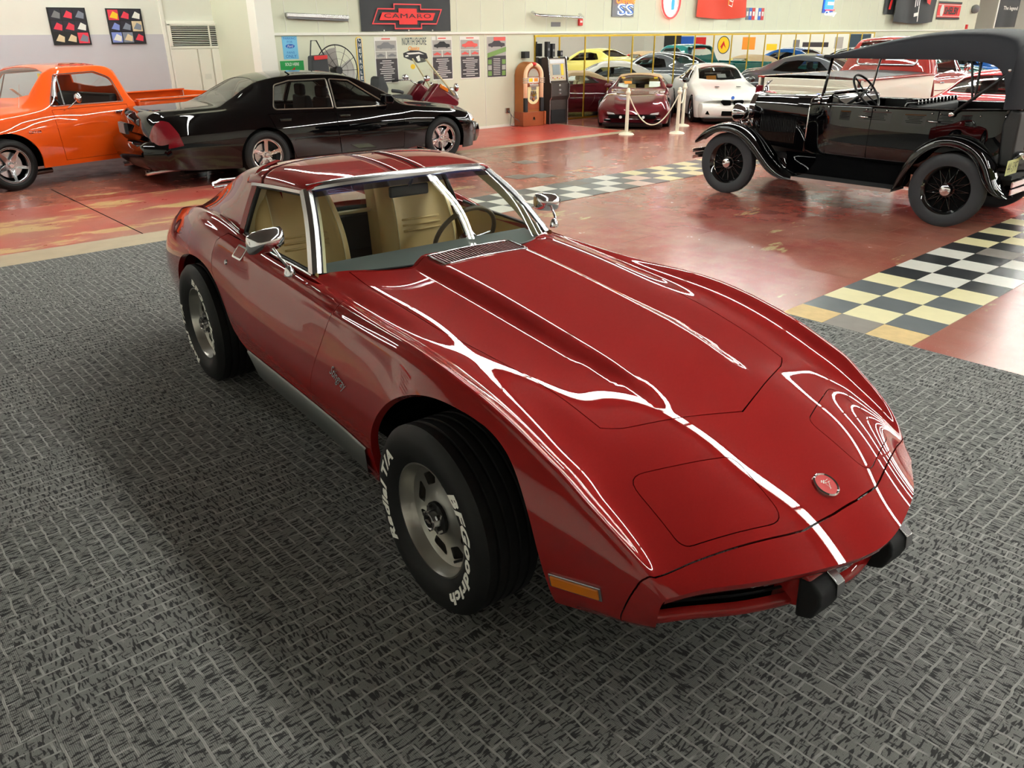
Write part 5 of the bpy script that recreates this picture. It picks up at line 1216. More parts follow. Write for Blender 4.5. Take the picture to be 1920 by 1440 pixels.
mb = MB(); mb.cyl((.80, 0, .655), (.84, 0, .66), .04, 20); mb.build('roundel', 'blue_print', bm)
mb = MB(); mb.prism([(.45, .08), (.80, .08), (.86, .16), (.45, .16)], -.68, .68, 'y'); mb.build('chin_spoiler', 'black', bm)
mb = MB(); mb.box(-2.8, -.7, -.75, .75, .2, .6); mb.build('cabin_floor', 'seat_black', bm); seats_rows(bm, ((-1.75, 1.02),))
mb = MB(); mb.at((-.90, .05, 1.10), (0, .6, .1)); mb.box(-.08, .08, -.12, .12, 0, .004); mb.build('price_card', 'white_print', bm); mb = MB(); mb.at((-.84, -.24, 1.06), (0, .6, -.1)); mb.box(-.08, .08, -.13, .13, 0, .004); mb.build('price_tag', 'orange_print', bm)
mb = MB(); mb.box(-3.2, .5, -.7, .7, .16, .2); mb.build('underbody', 'dark_void', bm)
# ------------------------------------------------------------------ black open tourer of about 1930; local x forward (world +Y), y left
ma = thing('vintage_touring_car', 'black open vintage tourer with canvas top and wire wheels beside the checkered strip', 'car', (9.385, 5.69, 0), PI/2)
BK = 'gloss_black'; mat('tire_grey', (46, 47, 50), .6, spec=.3, bump=.2, bscale=200)
for s in (1, -1):
    wheel(ma, (0, s*.705, .362), s, .362, .118, .245, 'wire', 0, None, 'tire_grey'); wheel(ma, (-2.59, s*.705, .362), s, .362, .118, .245, 'wire', .2, None, 'tire_grey')
def ploft(name, rows, m, nu=4, nv=3, **k):
    P = bpatch(rows, nu, nv); mb = MB(); mb.grid([[tuple(p) for p in r] for r in P]); return mb.build(name, m, ma, smooth=True, **k)
# body tub: stations x, half width, belt z, floor z
tub = [(-.86, .47, 1.09, .54), (-1.05, .565, 1.105, .53), (-1.25, .61, 1.11, .53), (-1.65, .63, 1.115, .53), (-2.1, .635, 1.12, .53), (-2.5, .625, 1.13, .54), (-2.78, .585, 1.145, .56), (-2.94, .51, 1.15, .59), (-3.035, .37, 1.15, .63), (-3.08, .18, 1.15, .66), (-3.09, 0, 1.15, .67)]
for s in (1, -1):
    rows = [[(x, s*(w-.05), zf), (x, s*(w+.0), zf+.05), (x, s*(w+.012), .75), (x, s*(w+.01), .95), (x, s*w, zb-.03), (x, s*(w-.012), zb), (x, s*(w-.035), zb-.005)] for x, w, zb, zf in tub]
    ploft('body_side', rows, BK)
    rows = [[(x, s*max(0, w-.06), zb-.005), (x, s*max(0, w-.065), .80), (x, s*max(0, w-.05), .56)] for x, w, zb, zf in tub[2:]]; ploft('inner_panel', rows, 'seat_black', 3, 2)
    pts = [(x, s*(w+.008), zb-.005) for x, w, zb, zf in tub]; P = bpatch([pts, [(a, b, c-.001) for a, b, c in pts]], 1, 4)[0]; mb = MB(); mb.tube([tuple(p) for p in P], .011, 6); mb.build('belt_moulding', BK, ma, smooth=True)
    for x in (-1.17, -1.66, -2.34):      # door seams
        w = np.interp(-x, [-t[0] for t in tub], [t[1] for t in tub]); mb = MB(); mb.tube([(x, s*(w+.0115), z) for z in (1.10, .9, .75, .57)], .003, 4); mb.build('door_seam', 'dark_void', ma)
    for x in (-1.585, -2.30):
        w = np.interp(-x, [-t[0] for t in tub], [t[1] for t in tub]); mb = MB(); mb.tube([(x-.06, s*(w+.05), 1.0), (x, s*(w+.055), 1.0), (x+.05, s*(w+.045), 1.005)], [.007, .010, .008], 8); mb.tube([(x, s*w, 1.0), (x, s*(w+.055), 1.0)], .010, 8); mb.build('door_handle', 'chrome', ma, smooth=True)
    for x in (-1.15, -1.60, -1.68, -1.82, -2.28, -2.36, -2.72, -2.92):
        w = np.interp(-x, [-t[0] for t in tub], [t[1] for t in tub]); mb = MB(); mb.ball((x, s*(w+.016), 1.075), .009, 8); mb.build('snap_button', 'chrome', ma, smooth=True)
    # running board, apron
    mb = MB(); mb.box(-2.08, -.93, s*.50, s*.82, .285, .315); mb.build('running_board', 'black_soft', ma, bevel=.006); mb = MB(); mb.box(-2.08, -.93, s*.815, s*.828, .280, .320); mb.build('board_trim', 'chrome_soft', ma)
    ploft('apron', [[(x, s*.53, .315), (x, s*.55, .40), (x, s*.575, .50), (x, s*.60, .56)] for x in (-.7, -.95, -1.4, -1.8, -2.15)], BK)
    # front fender: path x, z; crowned section
    fp = [(.47, .60), (.36, .715), (.20, .800), (.03, .838), (-.15, .812), (-.30, .735), (-.43, .63), (-.56, .50), (-.70, .385), (-.85, .315), (-1.0, .300)]
    rows = []
    for i, (x, z) in enumerate(fp):
        a = fp[max(0, i-1)]; b = fp[min(len(fp)-1, i+1)]; tx, tz = b[0]-a[0], b[1]-a[1]; l = math.hypot(tx, tz); nx, nz = -tz/l*-1, tx/l*-1
        if nz < 0 and i < 9: nx, nz = -nx, -nz
        if i >= 9: nx, nz = 0, 1
        w0 = np.interp(i, [0, 1, 3, 10], [.56, .52, .50, .50]); w1 = np.interp(i, [0, 1, 3, 10], [.80, .83, .84, .82])
        cr = np.interp(i, [0, 1, 8, 10], [.03, .075, .06, .0]); 
        rows.append([(x-nx*cr*1.3, s*w1+0*s, z-nz*cr*1.3), (x-nx*cr*.35, s*(w1-.012), z-nz*cr*.35), (x, s*(w1*.7+w0*.3), z), (x, s*(w1*.4+w0*.6), z), (x-nx*cr*.5, s*w0, z-nz*cr*.5)])
    ploft('front_fender', rows, BK); P = bpatch(rows, 4, 3)[:, 0]; mb = MB(); mb.tube([tuple(p) for p in P], .007, 6); mb.build('fender_bead', BK, ma, smooth=True)
    ploft('fender_skirt', [[r[4], (r[4][0], s*.46, min(r[4][2]-.02, .62)), (r[4][0], s*.44, .45)] for r in rows[2:9]], BK, 3, 2)
    fp = [(-2.06, .305), (-2.10, .45), (-2.16, .61), (-2.26, .76), (-2.42, .865), (-2.59, .888), (-2.76, .842), (-2.90, .73), (-2.99, .58), (-3.05, .46), (-3.11, .385), (-3.165, .355)]
    rows = []
    for i, (x, z) in enumerate(fp):
        dx, dz = x+2.59, z-.40; l = math.hypot(dx, dz); nx, nz = dx/l, dz/l; cr = np.interp(i, [0, 2, 8, 11], [.03, .075, .07, .04]); w1 = np.interp(i, [0, 2, 9, 11], [.80, .835, .83, .78]); w0 = .56
        rows.append([(x-nx*cr*1.2, s*w1, z-nz*cr*1.2), (x-nx*cr*.3, s*(w1-.012), z-nz*cr*.3), (x, s*(w1*.7+w0*.3), z), (x, s*(w1*.35+w0*.65), z), (x-nx*cr*.2, s*w0, z-nz*cr*.2)])
    ploft('rear_fender', rows, BK); P = bpatch(rows, 4, 3)[:, 0]; mb = MB(); mb.tube([tuple(p) for p in P], .007, 6); mb.build('fender_bead', BK, ma, smooth=True)
    P = bpatch([[(r[3][0]*.4+r[4][0]*.6, s*.60, r[3][2]+.035) for r in rows], [(r[4][0], s*.56, r[4][2]+.07) for r in rows]], 2, 4)
    # headlamp
    mb = MB(); mb.X = Matrix.Translation((.13, s*.385, .925)) @ Matrix.Rotation(PI/2, 4, 'Y'); mb.lathe([(0, -.13), (.03, -.128), (.075, -.09), (.100, -.03), (.107, .012), (.110, .022), (.104, .034), (.097, .036)], 32); h = mb.build('headlamp', 'chrome', ma, smooth=True)
    mb = MB(); mb.X = Matrix.Translation((.13, s*.385, .925)) @ Matrix.Rotation(PI/2, 4, 'Y'); mb.lathe([(0, .052), (.05, .048), (.098, .034)], 32); mb.build('lamp_lens', 'headlamp_glass', h, smooth=True)
    mb = MB(); mb.tube([(.10, s*.385, .83), (.06, s*.40, .76), (.0, s*.45, .70)], .016, 8); mb.build('lamp_post', 'chrome', h, smooth=True)
    # hood
    hr = [(-.015, .275, 1.135, .60), (-.25, .325, 1.150, .58), (-.55, .39, 1.165, .565), (-.84, .455, 1.178, .555)]
    ploft('hood_side', [[(x, s*w*1.02, zl), (x, s*w*1.01, .80), (x, s*w*.99, 1.0), (x, s*w*.90, zt-.045)] for x, w, zt, zl in hr], BK); ploft('hood_top', [[(x, s*w*.905, zt-.043), (x, s*w*.70, zt-.012), (x, s*w*.35, zt-.002), (x, 0, zt)] for x, w, zt, zl in hr], BK)
    mb = MB(); mb.tube([(x, s*w*.905, zt-.042) for x, w, zt, zl in hr], .006, 6); mb.build('hood_hinge', BK, ma)
    lw = lambda x: float(np.interp(-x, [.015, .25, .55, .84], [.279, .329, .393, .459]))
    for k in range(22):
        x = -.16-.52*k/21; mb = MB(); y = lw(x)+.001; mb.raw([(x-.003, s*y, .62), (x+.009, s*(y+.011), .63), (x+.010, s*y, .63), (x-.003, s*y, .93), (x+.009, s*(y+.011), .92), (x+.010, s*y, .92)], [(0, 1, 4, 3), (1, 2, 5, 4), (0, 2, 1), (3, 4, 5)]); mb.build('louvre', BK, ma)
    mb = MB(); fr = [(-.13, .955), (-.71, .955), (-.71, .60), (-.13, .60)]; mb.tube([(x, s*(lw(x)+.003), z) for x, z in fr], .005, 5, closed=True); mb.build('louvre_frame', BK, ma)
    # cowl band
    mb = MB(); mb.tube([(-.852, s*.472, .56), (-.852, s*.475, .85), (-.852, s*.462, 1.06), (-.852, s*.43, 1.13), (-.852, s*.34, 1.165), (-.852, s*.15, 1.18), (-.852, 0, 1.184)], .011, 8); mb.build('cowl_band', 'chrome', ma, smooth=True)
    ploft('cowl', [[(-.86, s*.47, 1.05), (-.86, s*.425, 1.13), (-.86, s*.25, 1.172), (-.86, 0, 1.18)], [(-.98, s*.52, 1.08), (-.98, s*.46, 1.15), (-.98, s*.27, 1.195), (-.98, 0, 1.205)], [(-1.10, s*.575, 1.10), (-1.09, s*.50, 1.17), (-1.08, s*.29, 1.215), (-1.08, 0, 1.225)]], BK)
    # windshield posts, top irons
    mb = MB(); mb.tube([(-1.02, s*.575, 1.10), (-1.05, s*.58, 1.22), (-1.10, s*.58, 1.585)], .014, 8); mb.build('windshield_post', BK, ma, smooth=True); mb = MB(); mb.ball((-1.03, s*.585, 1.17), .022, 10); mb.ball((-1.02, s*.585, 1.115), .018, 10); mb.build('post_clamp', 'chrome', ma, smooth=True)
    mb = MB(); mb.tube([(-2.47, s*.665, 1.08), (-2.70, s*.665, 1.29), (-2.92, s*.65, 1.50)], .015, 8); mb.build('top_iron', 'black', ma, smooth=True); mb = MB(); mb.X = Matrix.Translation((-2.47, s*.672, 1.08)) @ Matrix.Rotation(-s*PI/2, 4, 'X'); mb.lathe([(0, .02), (.022, .016), (.03, .004), (.03, -.01)], 20); mb.build('iron_knob', 'chrome', ma, smooth=True)
    mb = MB(); mb.tube([(-2.62, s*.63, 1.22), (-2.53, s*.61, 1.60)], .012, 6); mb.tube([(-2.64, s*.63, 1.22), (-2.62, s*.61, 1.60)], .012, 6); mb.build('top_bow', 'black', ma)
    mb = MB(); mb.ball((-2.90, s*.655, 1.495), .02, 8); mb.build('bow_button', 'chrome', ma, smooth=True)
    # bumpers
    for z in (.495, .425):
        mb = MB(); mb.cbox((-3.19, s*.5, z), (.014, .60, .052)); mb.build('rear_bumper_bar', 'chrome', ma)
    mb = MB(); mb.X = Matrix.Translation((-3.12, s*.47, .735)) @ Matrix.Rotation(-PI/2, 4, 'Y'); mb.lathe([(0, -.07), (.035, -.05), (.045, 0), (.047, .025), (.03, .03)], 20); tl = mb.build('tail_lamp', 'chrome', ma, smooth=True); mb = MB(); mb.X = Matrix.Translation((-3.15, s*.47, .735)) @ Matrix.Rotation(-PI/2, 4, 'Y'); mb.lathe([(0, .012), (.03, .004), (.034, 0)], 16); mb.build('tail_lens', 'tail_red', tl, smooth=True)
for z in (.455, .375):
    mb = MB(); mb.cbox((.565, 0, z), (.012, 1.35, .045)); mb.build('front_bumper_bar', 'chrome', ma, bevel=.003)
for s in (1, -1): mb = MB(); mb.tube([(.56, s*.62, .41), (.2, s*.40, .50)], .018, 6); mb.build('bumper_bracket', 'black', ma)
# radiator
rs = rounded([(-.27, .52), (-.285, 1.02), (-.20, 1.14), (0, 1.17), (.20, 1.14), (.285, 1.02), (.27, .52)], [.02, .06, .08, .05, .08, .06, .02]); mb = MB()
V, F = plate(rs, [offset(rs, .035)], None, None, .07); mb.raw([(.055+z, x, y) for x, y, z in V], F); mb.build('radiator_shell', 'chrome', ma, bevel=.006)
mb = MB(); mb.prism(offset(rs, .03), .0, .03, 'x'); mb.build('radiator_core', 'black', ma)
mb = MB(); mb.lathe([(0, .06), (.02, .055), (.03, .03), (.035, 0)], 20); mb.V = [(a+.02, b, c+1.17) for a, b, c in mb.V]; o = mb.build('radiator_cap', 'chrome', ma, smooth=True); mb = MB(); mb.tube([(.02, 0, 1.22), (.0, .0, 1.26), (-.05, .0, 1.29)], [.012, .016, .004], 8); mb.tube([(0, -.05, 1.27), (0, 0, 1.255), (0, .05, 1.27)], [.004, .010, .004], 6); mb.build('hood_ornament', 'chrome', o, smooth=True)
mb = MB(); mb.tube([(.10, -.38, .80), (.10, 0, .78), (.10, .38, .80)], .012, 6); mb.build('lamp_bar', 'chrome', ma, smooth=True)
# windshield glass and frame
mb = MB(); mb.tube([(-1.05, -.56, 1.215), (-1.05, .56, 1.215), (-1.10, .56, 1.57), (-1.10, -.56, 1.57)], .011, 6, closed=True); mb.build('windshield_frame', 'chrome_soft', ma); mb = MB(); mb.raw([(-1.05, -.56, 1.215), (-1.05, .56, 1.215), (-1.10, .56, 1.57), (-1.10, -.56, 1.57)], [(0, 1, 2, 3)]); mb.build('windshield', 'glass_clear', ma)
# canvas top: side profile rises towards the rear
prof = [(-1.06, 1.600, 1.575), (-1.35, 1.665, 1.575), (-1.70, 1.745, 1.575), (-2.05, 1.80, 1.575), (-2.35, 1.822, 1.575), (-2.65, 1.818, 1.560), (-2.81, 1.79, 1.50), (-2.89, 1.755, 1.36), (-2.93, 1.70, 1.18)]
rows = []
for i, (x, zt, zl) in enumerate(prof):
    w = .66; r = []
    for s in (1, -1):
        q = [(x, s*w, zl), (x, s*(w+.008), zl+(zt-zl)*.35), (x, s*(w-.004), zl+(zt-zl)*.75), (x, s*(w-.05), zt-.008), (x, s*w*.6, zt+.02), (x, 0, zt+.03)]
        r += q if s > 0 else q[::-1][1:]
    rows.append(r)
o = ploft('canvas_top', rows, 'black_canvas', 4, 3)
rows = []
for x, w, z0, z1 in ((-2.92, .66, 1.15, 1.70), (-2.99, .62, 1.15, 1.68), (-3.06, .46, 1.15, 1.66), (-3.11, .22, 1.15, 1.65), (-3.12, 0, 1.15, 1.65)): rows.append([(x, w, z0), (x+.02, w, (z0+z1)/2), (x+.06, w*.98, z1-.06), (x+.14, w*.92, z1+.06), (x+.26, w*.85, z1+.12)])
for s in (1, -1): ploft('canvas_back', [[(a, s*b, c) for a, b, c in r] for r in rows], 'black_canvas')
mb = MB(); mb.box(-1.12, -1.03, -.66, .66, 1.57, 1.605); mb.build('top_header', 'black_canvas', ma, bevel=.012)
# interior
mb = MB(); mb.box(-3.1, -1.0, -.55, .55, .50, .54); mb.build('cabin_floor', 'black_soft', ma)
for x0, z0 in ((-1.98, 1.13), (-2.95, 1.13)):
    mb = MB(); mb.prism([(x0-.12, .6), (x0+.0, .62), (x0+.05, z0-.12), (x0+.0, z0+.02), (x0-.10, z0+.0)], -.55, .55, 'y'); o = mb.build('seat_back', 'seat_black', ma, bevel=.03)
    for k in range(12):
        y = -.50+k*1.0/11; mb = MB(); mb.tube([(x0+.055, y, .75), (x0+.068, y, 1.0), (x0+.02, y, z0+.02), (x0-.08, y, z0+.03)], .028, 8); mb.build('seat_pleat', 'black_gloss', o, smooth=True)
    mb = MB(); mb.box(x0, x0+.48, -.55, .55, .60, .76); mb.build('seat_cushion', 'seat_black', ma, bevel=.05)
swm = Matrix.Translation((-1.42, .34, 1.235)) @ Matrix.Rotation(math.radians(-52), 4, 'Y'); mb = MB(); mb.X = swm; mb.tube([(.205*math.cos(a), .205*math.sin(a), 0) for a in np.linspace(0, 2*PI, 37)[:-1]], .012, 8, closed=True); mb.build('steering_wheel', 'black', ma, smooth=True)
mb = MB(); mb.X = swm
for a in np.arange(4)*PI/2+.4: mb.tube([(0, 0, -.02), (.2*math.cos(a), .2*math.sin(a), 0)], .008, 6)
mb.tube([(0, 0, 0), (0, 0, -.75)], .018, 8); mb.build('steering_column', 'black', ma)
mb = MB(); mb.prism([(-1.10, 1.0), (-1.12, 1.2), (-1.20, 1.17), (-1.22, 1.0)], -.5, .5, 'y'); d = mb.build('dashboard', 'black_gloss', ma, bevel=.02); mb = MB(); mb.ball((-1.22, .06, 1.13), .05, 12, (.4, 1, .7)); mb.build('instrument_cluster', 'chrome', d, smooth=True)
# licence plate
mb = MB(); mb.cbox((-3.10, .615, .635), (.006, .30, .14)); mat('plate_green', (196, 204, 140), .5); mb.build('licence_plate', 'plate_green', ma, bevel=.002)
lettering('441-5197', .265, .095, 'black_print', ma, (-3.1045, .615, .635), (PI/2, 0, -PI/2), name='plate_lettering', spacing=1.05)
mb = MB(); mb.tube([(-3.09, .60, .70), (-3.10, .48, .73), (-3.0, .42, .70)], .01, 6); mb.build('plate_bracket', 'black', ma)
mb = MB(); mb.cyl((0, -.70, .362), (0, .70, .362), .03, 10); mb.cyl((-2.59, -.70, .362), (-2.59, .70, .362), .05, 10); mb.box(-3.17, .2, -.36, -.28, .42, .50); mb.box(-3.17, .2, .28, .36, .42, .50); mb.build('chassis', 'black', ma)
# ------------------------------------------------------------------ pickups
def pickup(t, m, low=None, zf=1., R=.33, rr=.235, style='torq', bed=2.0, bedm=None, tonneau=False, wb=2.95):
    Z = lambda z: z*zf
    st = [(.80, .84, .60, .82, .80, .78, .86, .55, .84, .30), (.62, .93, .63, .91, .83, .84, .89, .58, .87, .27), (.3, .985, .65, .965, .85, .885, .91, .61, .88, .25), (0, 1.01, .66, .99, .86, .905, .92, .62, .89, .24), (-.36, 1.035, .68, 1.01, .87, .93, .92, .62, .89, .24), (-.46, 1.075, .68, 1.04, .87, .94, .92, .62, .89, .24), (-.64, 1.26, .665, 1.20, .87, .955, .92, .62, .89, .24), (-.84, 1.445, .645, 1.375, .865, .965, .92, .62, .89, .24), (-1.02, 1.492, .635, 1.43, .86, .97, .92, .62, .89, .24), (-1.5, 1.50, .635, 1.43, .86, .975, .92, .62, .89, .24), (-1.72, 1.475, .635, 1.405, .86, .975, .92, .62, .89, .24), (-1.82, 1.36, .64, 1.31, .86, .975, .92, .62, .89, .24), (-1.88, 1.04, .66, 1.02, .86, .97, .92, .62, .89, .24)]
    st = [(s[0], Z(s[1]), s[2], Z(s[3]), s[4], Z(s[5]), s[6], Z(s[7]), s[8], Z(s[9])) for s in st]
    ws = np.array([(-.47, 0), (-.49, .35), (-.55, .60), (-.82, .56), (-.87, .3), (-.88, 0)]); bw = np.array([(-1.755, 0), (-1.757, .35), (-1.765, .52), (-1.85, .56), (-1.857, .3), (-1.86, 0)])
    sw = rounded([(-.68, Z(1.0)), (-.90, Z(1.365)), (-1.46, Z(1.385)), (-1.66, Z(1.30)), (-1.70, Z(1.0))], [.01, .03, .05, .10, .01])
    dr = np.array([(-.66, Z(.95)), (-.67, Z(.6)), (-.70, Z(.30)), (-1.72, Z(.30)), (-1.75, Z(.6)), (-1.75, Z(.955)), (-1.2, Z(.955))])
    S = gcar(t, st, m, [('windshield', ws), ('rear_window', bw)], [('side_window', sw)], [(0, R, R+.075, .2)], [dr], 'glass_clear', (.05, .0))
    for s in (-1, 1):
        q = resample(offset(sw, -.008), .05); mb = MB(); mb.tube([spoint(S, a, b, s, .004, (3.0, 5.6))[0] for a, b in q], .007, 5, closed=True); mb.build('window_trim', 'chrome_soft', t, angle=60)
        p0 = spoint(S, -.86, Z(1.0), s, .0, (3.0, 5.6))[0]; p1 = spoint(S, -.93, Z(1.36), s, .0, (3.0, 5.6))[0]; mb = MB(); mb.tube([p0, p1], .009, 5); mb.build('vent_window_bar', 'chrome_soft', t)
        p, n = spoint(S, -1.60, Z(.86), s, .02); mb = MB(); mb.cbox(p, (.15, .03, .03)); mb.build('door_handle', 'chrome', t, bevel=.008)
        p, n = spoint(S, -.82, Z(.93), s, .0); mb = MB(); mb.tube([p, p+Vector((-.06, s*.10, .06)), p+Vector((-.13, s*.16, .14))], .008, 6); o = mb.build('mirror_arm', 'chrome', t, smooth=True); mb = MB(); mb.X = Matrix.Translation(p+Vector((-.14, s*.17, .16))) @ Matrix.Rotation(PI/2, 4, 'Y'); mb.lathe([(0, .04), (.05, .03), (.065, 0), (.06, -.01), (0, -.012)], 20); mb.build('mirror_head', 'chrome', o, smooth=True)
        sidepatch(S, [(.30, Z(.615)), (-1.85, Z(.615)), (-1.85, Z(.60)), (.30, Z(.60))] if False else [(-.48, Z(.735)), (-1.85, Z(.77)), (-1.85, Z(.758)), (-.48, Z(.723))], s, .004, 'body_crease', m, t)
        if low: sidepatch(S, [(.55, Z(.80)), (-1.86, Z(.86)), (-1.86, Z(.28)), (-.50, Z(.28)), (-.50, Z(.70)), (.45, Z(.78))], s, .003, 'two_tone_panel', low, t)
        liner(t, 0, R, R+.08, .86, .45, s); wheel(t, (0, s*.78, R), s, R, .24, rr, style, .35); wheel(t, (-wb, s*.78, R), s, R, .26, rr, style, .1)
        # bed side
        x0 = -1.93; x1 = -1.93-bed; a = circ(-wb, R, R+.08, 21, 0, PI); side = [(x0, Z(.28)), (x0, Z(.985)), (x1, Z(.985)), (x1, Z(.32))]
        pl = [(x1, Z(.32))]+[(-wb-R-.08, Z(.32))]+[tuple(p) for p in a[::-1] if p[1] > Z(.32)]+[(-wb+R+.08, Z(.30)), (x0, Z(.28)), (x0, Z(.985)), (x1, Z(.985))]
        V, F = plate(pl, (), .12, None, .04); mb = MB(); mb.raw([(x, s*(.90+.03*(1-((y/zf-.62)/.36)**2) + z*1), y) for x, y, z in V], F); o = mb.build('bed_side', bedm or m, t, angle=40)
        mb = MB(); mb.box(x1, x0, s*.80, s*.925, Z(.975), Z(1.005)); mb.build('bed_rail', m, t, bevel=.012)
        liner(t, -wb, R, R+.085, .89, .5, s)
        mb = MB(); mb.box(x1-.02, x1+.06, s*.80, s*.93, Z(.70), Z(.88)); mb.build('tail_lamp', 'tail_red', t, bevel=.012)
    x0 = -1.93; x1 = -1.93-bed
    mb = MB(); mb.box(x1, x0, -.88, .88, Z(.46), Z(.50)); mb.build('bed_floor', 'black', t); mb = MB(); mb.box(x0-.03, x0, -.88, .88, Z(.46), Z(.975)); mb.build('bed_front', m, t)
    mb = MB(); mb.box(x1, x1+.04, -.80, .80, Z(.48), Z(.985)); tg = mb.build('tailgate', bedm or m, t, bevel=.012)
    for z in np.arange(.56, .93, .075): mb = MB(); mb.box(x1-.012, x1+.01, -.76, .76, Z(z), Z(z+.03)); mb.build('tailgate_rib', bedm or m, tg, bevel=.008)
    if tonneau:
        mb = MB(); mb.grid([[(x, y, Z(1.0)+.035*(1-(y/.85)**2)) for y in np.linspace(-.85, .85, 9)] for x in np.linspace(x1+.02, x0-.02, 5)]); mb.build('tonneau_cover', 'black', t, smooth=True)
    mb = MB(); mb.box(x1-.10, x1-.02, -.92, .92, Z(.33), Z(.45)); mb.build('rear_bumper', 'chrome', t, bevel=.02); mb = MB(); mb.box(.80, .90, -.90, .90, Z(.36), Z(.50)); mb.build('front_bumper', 'chrome', t, bevel=.02)
    mb = MB(); mb.box(.74, .83, -.62, .62, Z(.55), Z(.76)); mb.build('grille', 'chrome_soft', t, bevel=.01)
    for s in (-1, 1): disc_lamp(t, Vector((.84, s*.70, Z(.66))), Vector((1, 0, 0)), .09, 'headlamp_glass')
    mb = MB(); mb.box(-1.75, -.5, -.82, .82, Z(.28), Z(.5)); mb.build('cabin_floor', 'seat_black', t)
    mb = MB(); mb.prism([(-1.70, Z(.5)), (-1.55, Z(.55)), (-1.62, Z(1.08)), (-1.74, Z(1.10))], -.70, .70, 'y'); mb.build('bench_back', 'seat_black', t, bevel=.04); mb = MB(); mb.box(-.72, -.50, -.8, .8, Z(.7), Z(.96)); mb.build('dashboard', m, t, bevel=.03)
    mb = MB(); mb.X = Matrix.Translation((-.95, .38, Z(1.0))) @ Matrix.Rotation(math.radians(-55), 4, 'Y'); mb.tube([(.19*math.cos(a), .19*math.sin(a), 0) for a in np.linspace(0, 2*PI, 25)[:-1]], .011, 6, closed=True); mb.build('steering_wheel', 'black', t, smooth=True)
    mb = MB(); mb.box(x1+.2, .6, -.55, .55, Z(.22), Z(.30)); mb.build('chassis', 'dark_void', t)
    return S
ot = thing('pickup_truck', 'bright orange lowered pickup truck behind the black sedan', 'pickup truck', (1.95, 12.95, 0), math.radians(195))
oS = pickup(ot, 'orange', R=.32, rr=.225)
p, n = spoint(oS, -.36, .70, 1, .006); o = lettering('CST/10', .16, .035, 'chrome', ot, p, (PI/2, 0, PI), name='fender_badge', bold=.02); o2 = None
mb = MB(); mb.tube([(-.30, .78, 1.0), (-.36, .80, 1.28)], .003, 4); mb.build('antenna', 'chrome', ot)
mb = MB(); mb.tube([(-.62, .60, .16), (-.20, .66, .16)], .035, 10); mb.build('exhaust_pipe', 'chrome_soft', ot)
mb = MB(); mb.grid([[(x, y, oS.ev(np.array([x]), np.array([0.]))[0][2]+.045*(1-abs(y)/.36)**.3 if abs(y) < .36 else 1.0) for y in np.linspace(-.35, .35, 9)] for x in np.linspace(-.25, .62, 8)]); mb.build('hood_cowl', 'orange', ot, smooth=True)
for k, (y, c) in enumerate(((.40, 'yellow_print'),)):
    mb = MB(); mb.cbox((-.85, y, 1.36), (.008, .06, .05)); mb.build('window_sticker', c, ot)
mb = MB(); mb.at((-.60, .25, 1.13), (0, -.75, 0)); mb.box(-.11, .11, -.05, .05, 0, .004); mb.build('price_card', 'white_print', ot)
rw = thing('pickup_truck', 'maroon and white two-tone pickup with tonneau cover behind the vintage tourer', 'pickup truck', (16.95, 6.85, 0), 0.)
rS = pickup(rw, 'brick_maroon', 'cream_gloss', 1.17, .37, .20, 'five_c5', 2.55, 'cream_gloss', True, 3.3)
mb = MB(); fr = rounded([(-.54, 1.29), (-.51, 1.57), (.51, 1.57), (.54, 1.29)], .07, 4); mb.tube([(np.interp(z, [1.29, 1.57], [-1.872, -1.80]), y, z) for y, z in fr], .022, 6, closed=True); mb.build('rear_window_trim', 'chrome_soft', rw, smooth=True)
# ------------------------------------------------------------------ more cars deeper in the showroom, seen past the pickup and in the mirror
def repaint(root, src, dst):
    for o in [root]+list(root.children_recursive):
        if o.type == 'MESH':
            for sl in o.material_slots:
                if sl.material and sl.material.name == src:
                    sl.link = 'OBJECT'; sl.material = M[dst]
def park(src, name, label, cat, loc, deg, srcm, dstm, sc_=1.):
    r = copy_tree(src); r.name = name; r.location = loc; r.rotation_euler = (0, 0, math.radians(deg)); r.scale = (sc_,)*3; r['label'] = label; r['category'] = cat; repaint(r, srcm, dstm); return r
park(ot, 'pickup_truck', 'teal green pickup truck reflected in the wall mirror', 'pickup truck', (22.9, 8.6, 0), -84, 'orange', 'teal')
park(bm, 'coupe', 'dark grey coupe behind the two-tone pickup bed', 'car', (20.4, 9.3, 0), -84, 'gloss_white', 'grey_gloss', .95)
park(c5, 'convertible', 'pale yellow convertible deep in the showroom, reflected in the mirror', 'car', (25.2, 9.2, 0), -86, 'wine', 'yellow_gloss', .95)
park(bm, 'coupe', 'blue coupe deep in the showroom, reflected in the mirror', 'car', (28.4, 8.8, 0), -84, 'gloss_white', 'blue_gloss', .95)
park(sd, 'sedan', 'dark grey sedan deep in the showroom, second row', 'car', (20.6, 4.6, 0), 96, 'gloss_black', 'grey_gloss', .95)
park(bm, 'coupe', 'cream coupe in the second row, reflected in the mirror', 'car', (24.2, 3.0, 0), -88, 'gloss_white', 'yellow_gloss', .95)
park(sd, 'sedan', 'black sedan in the second row, reflected in the mirror', 'car', (31.6, 9.6, 0), -86, 'gloss_black', 'gloss_black', .95)
park(c5, 'convertible', 'red convertible in the second row, reflected in the mirror', 'car', (27.6, 2.6, 0), -88, 'wine', 'red_gloss', .95)
park(bm, 'coupe', 'bright red coupe glimpsed under the top of the vintage tourer', 'car', (15.5, 4.3, 0), 0, 'gloss_white', 'red_gloss', .95)
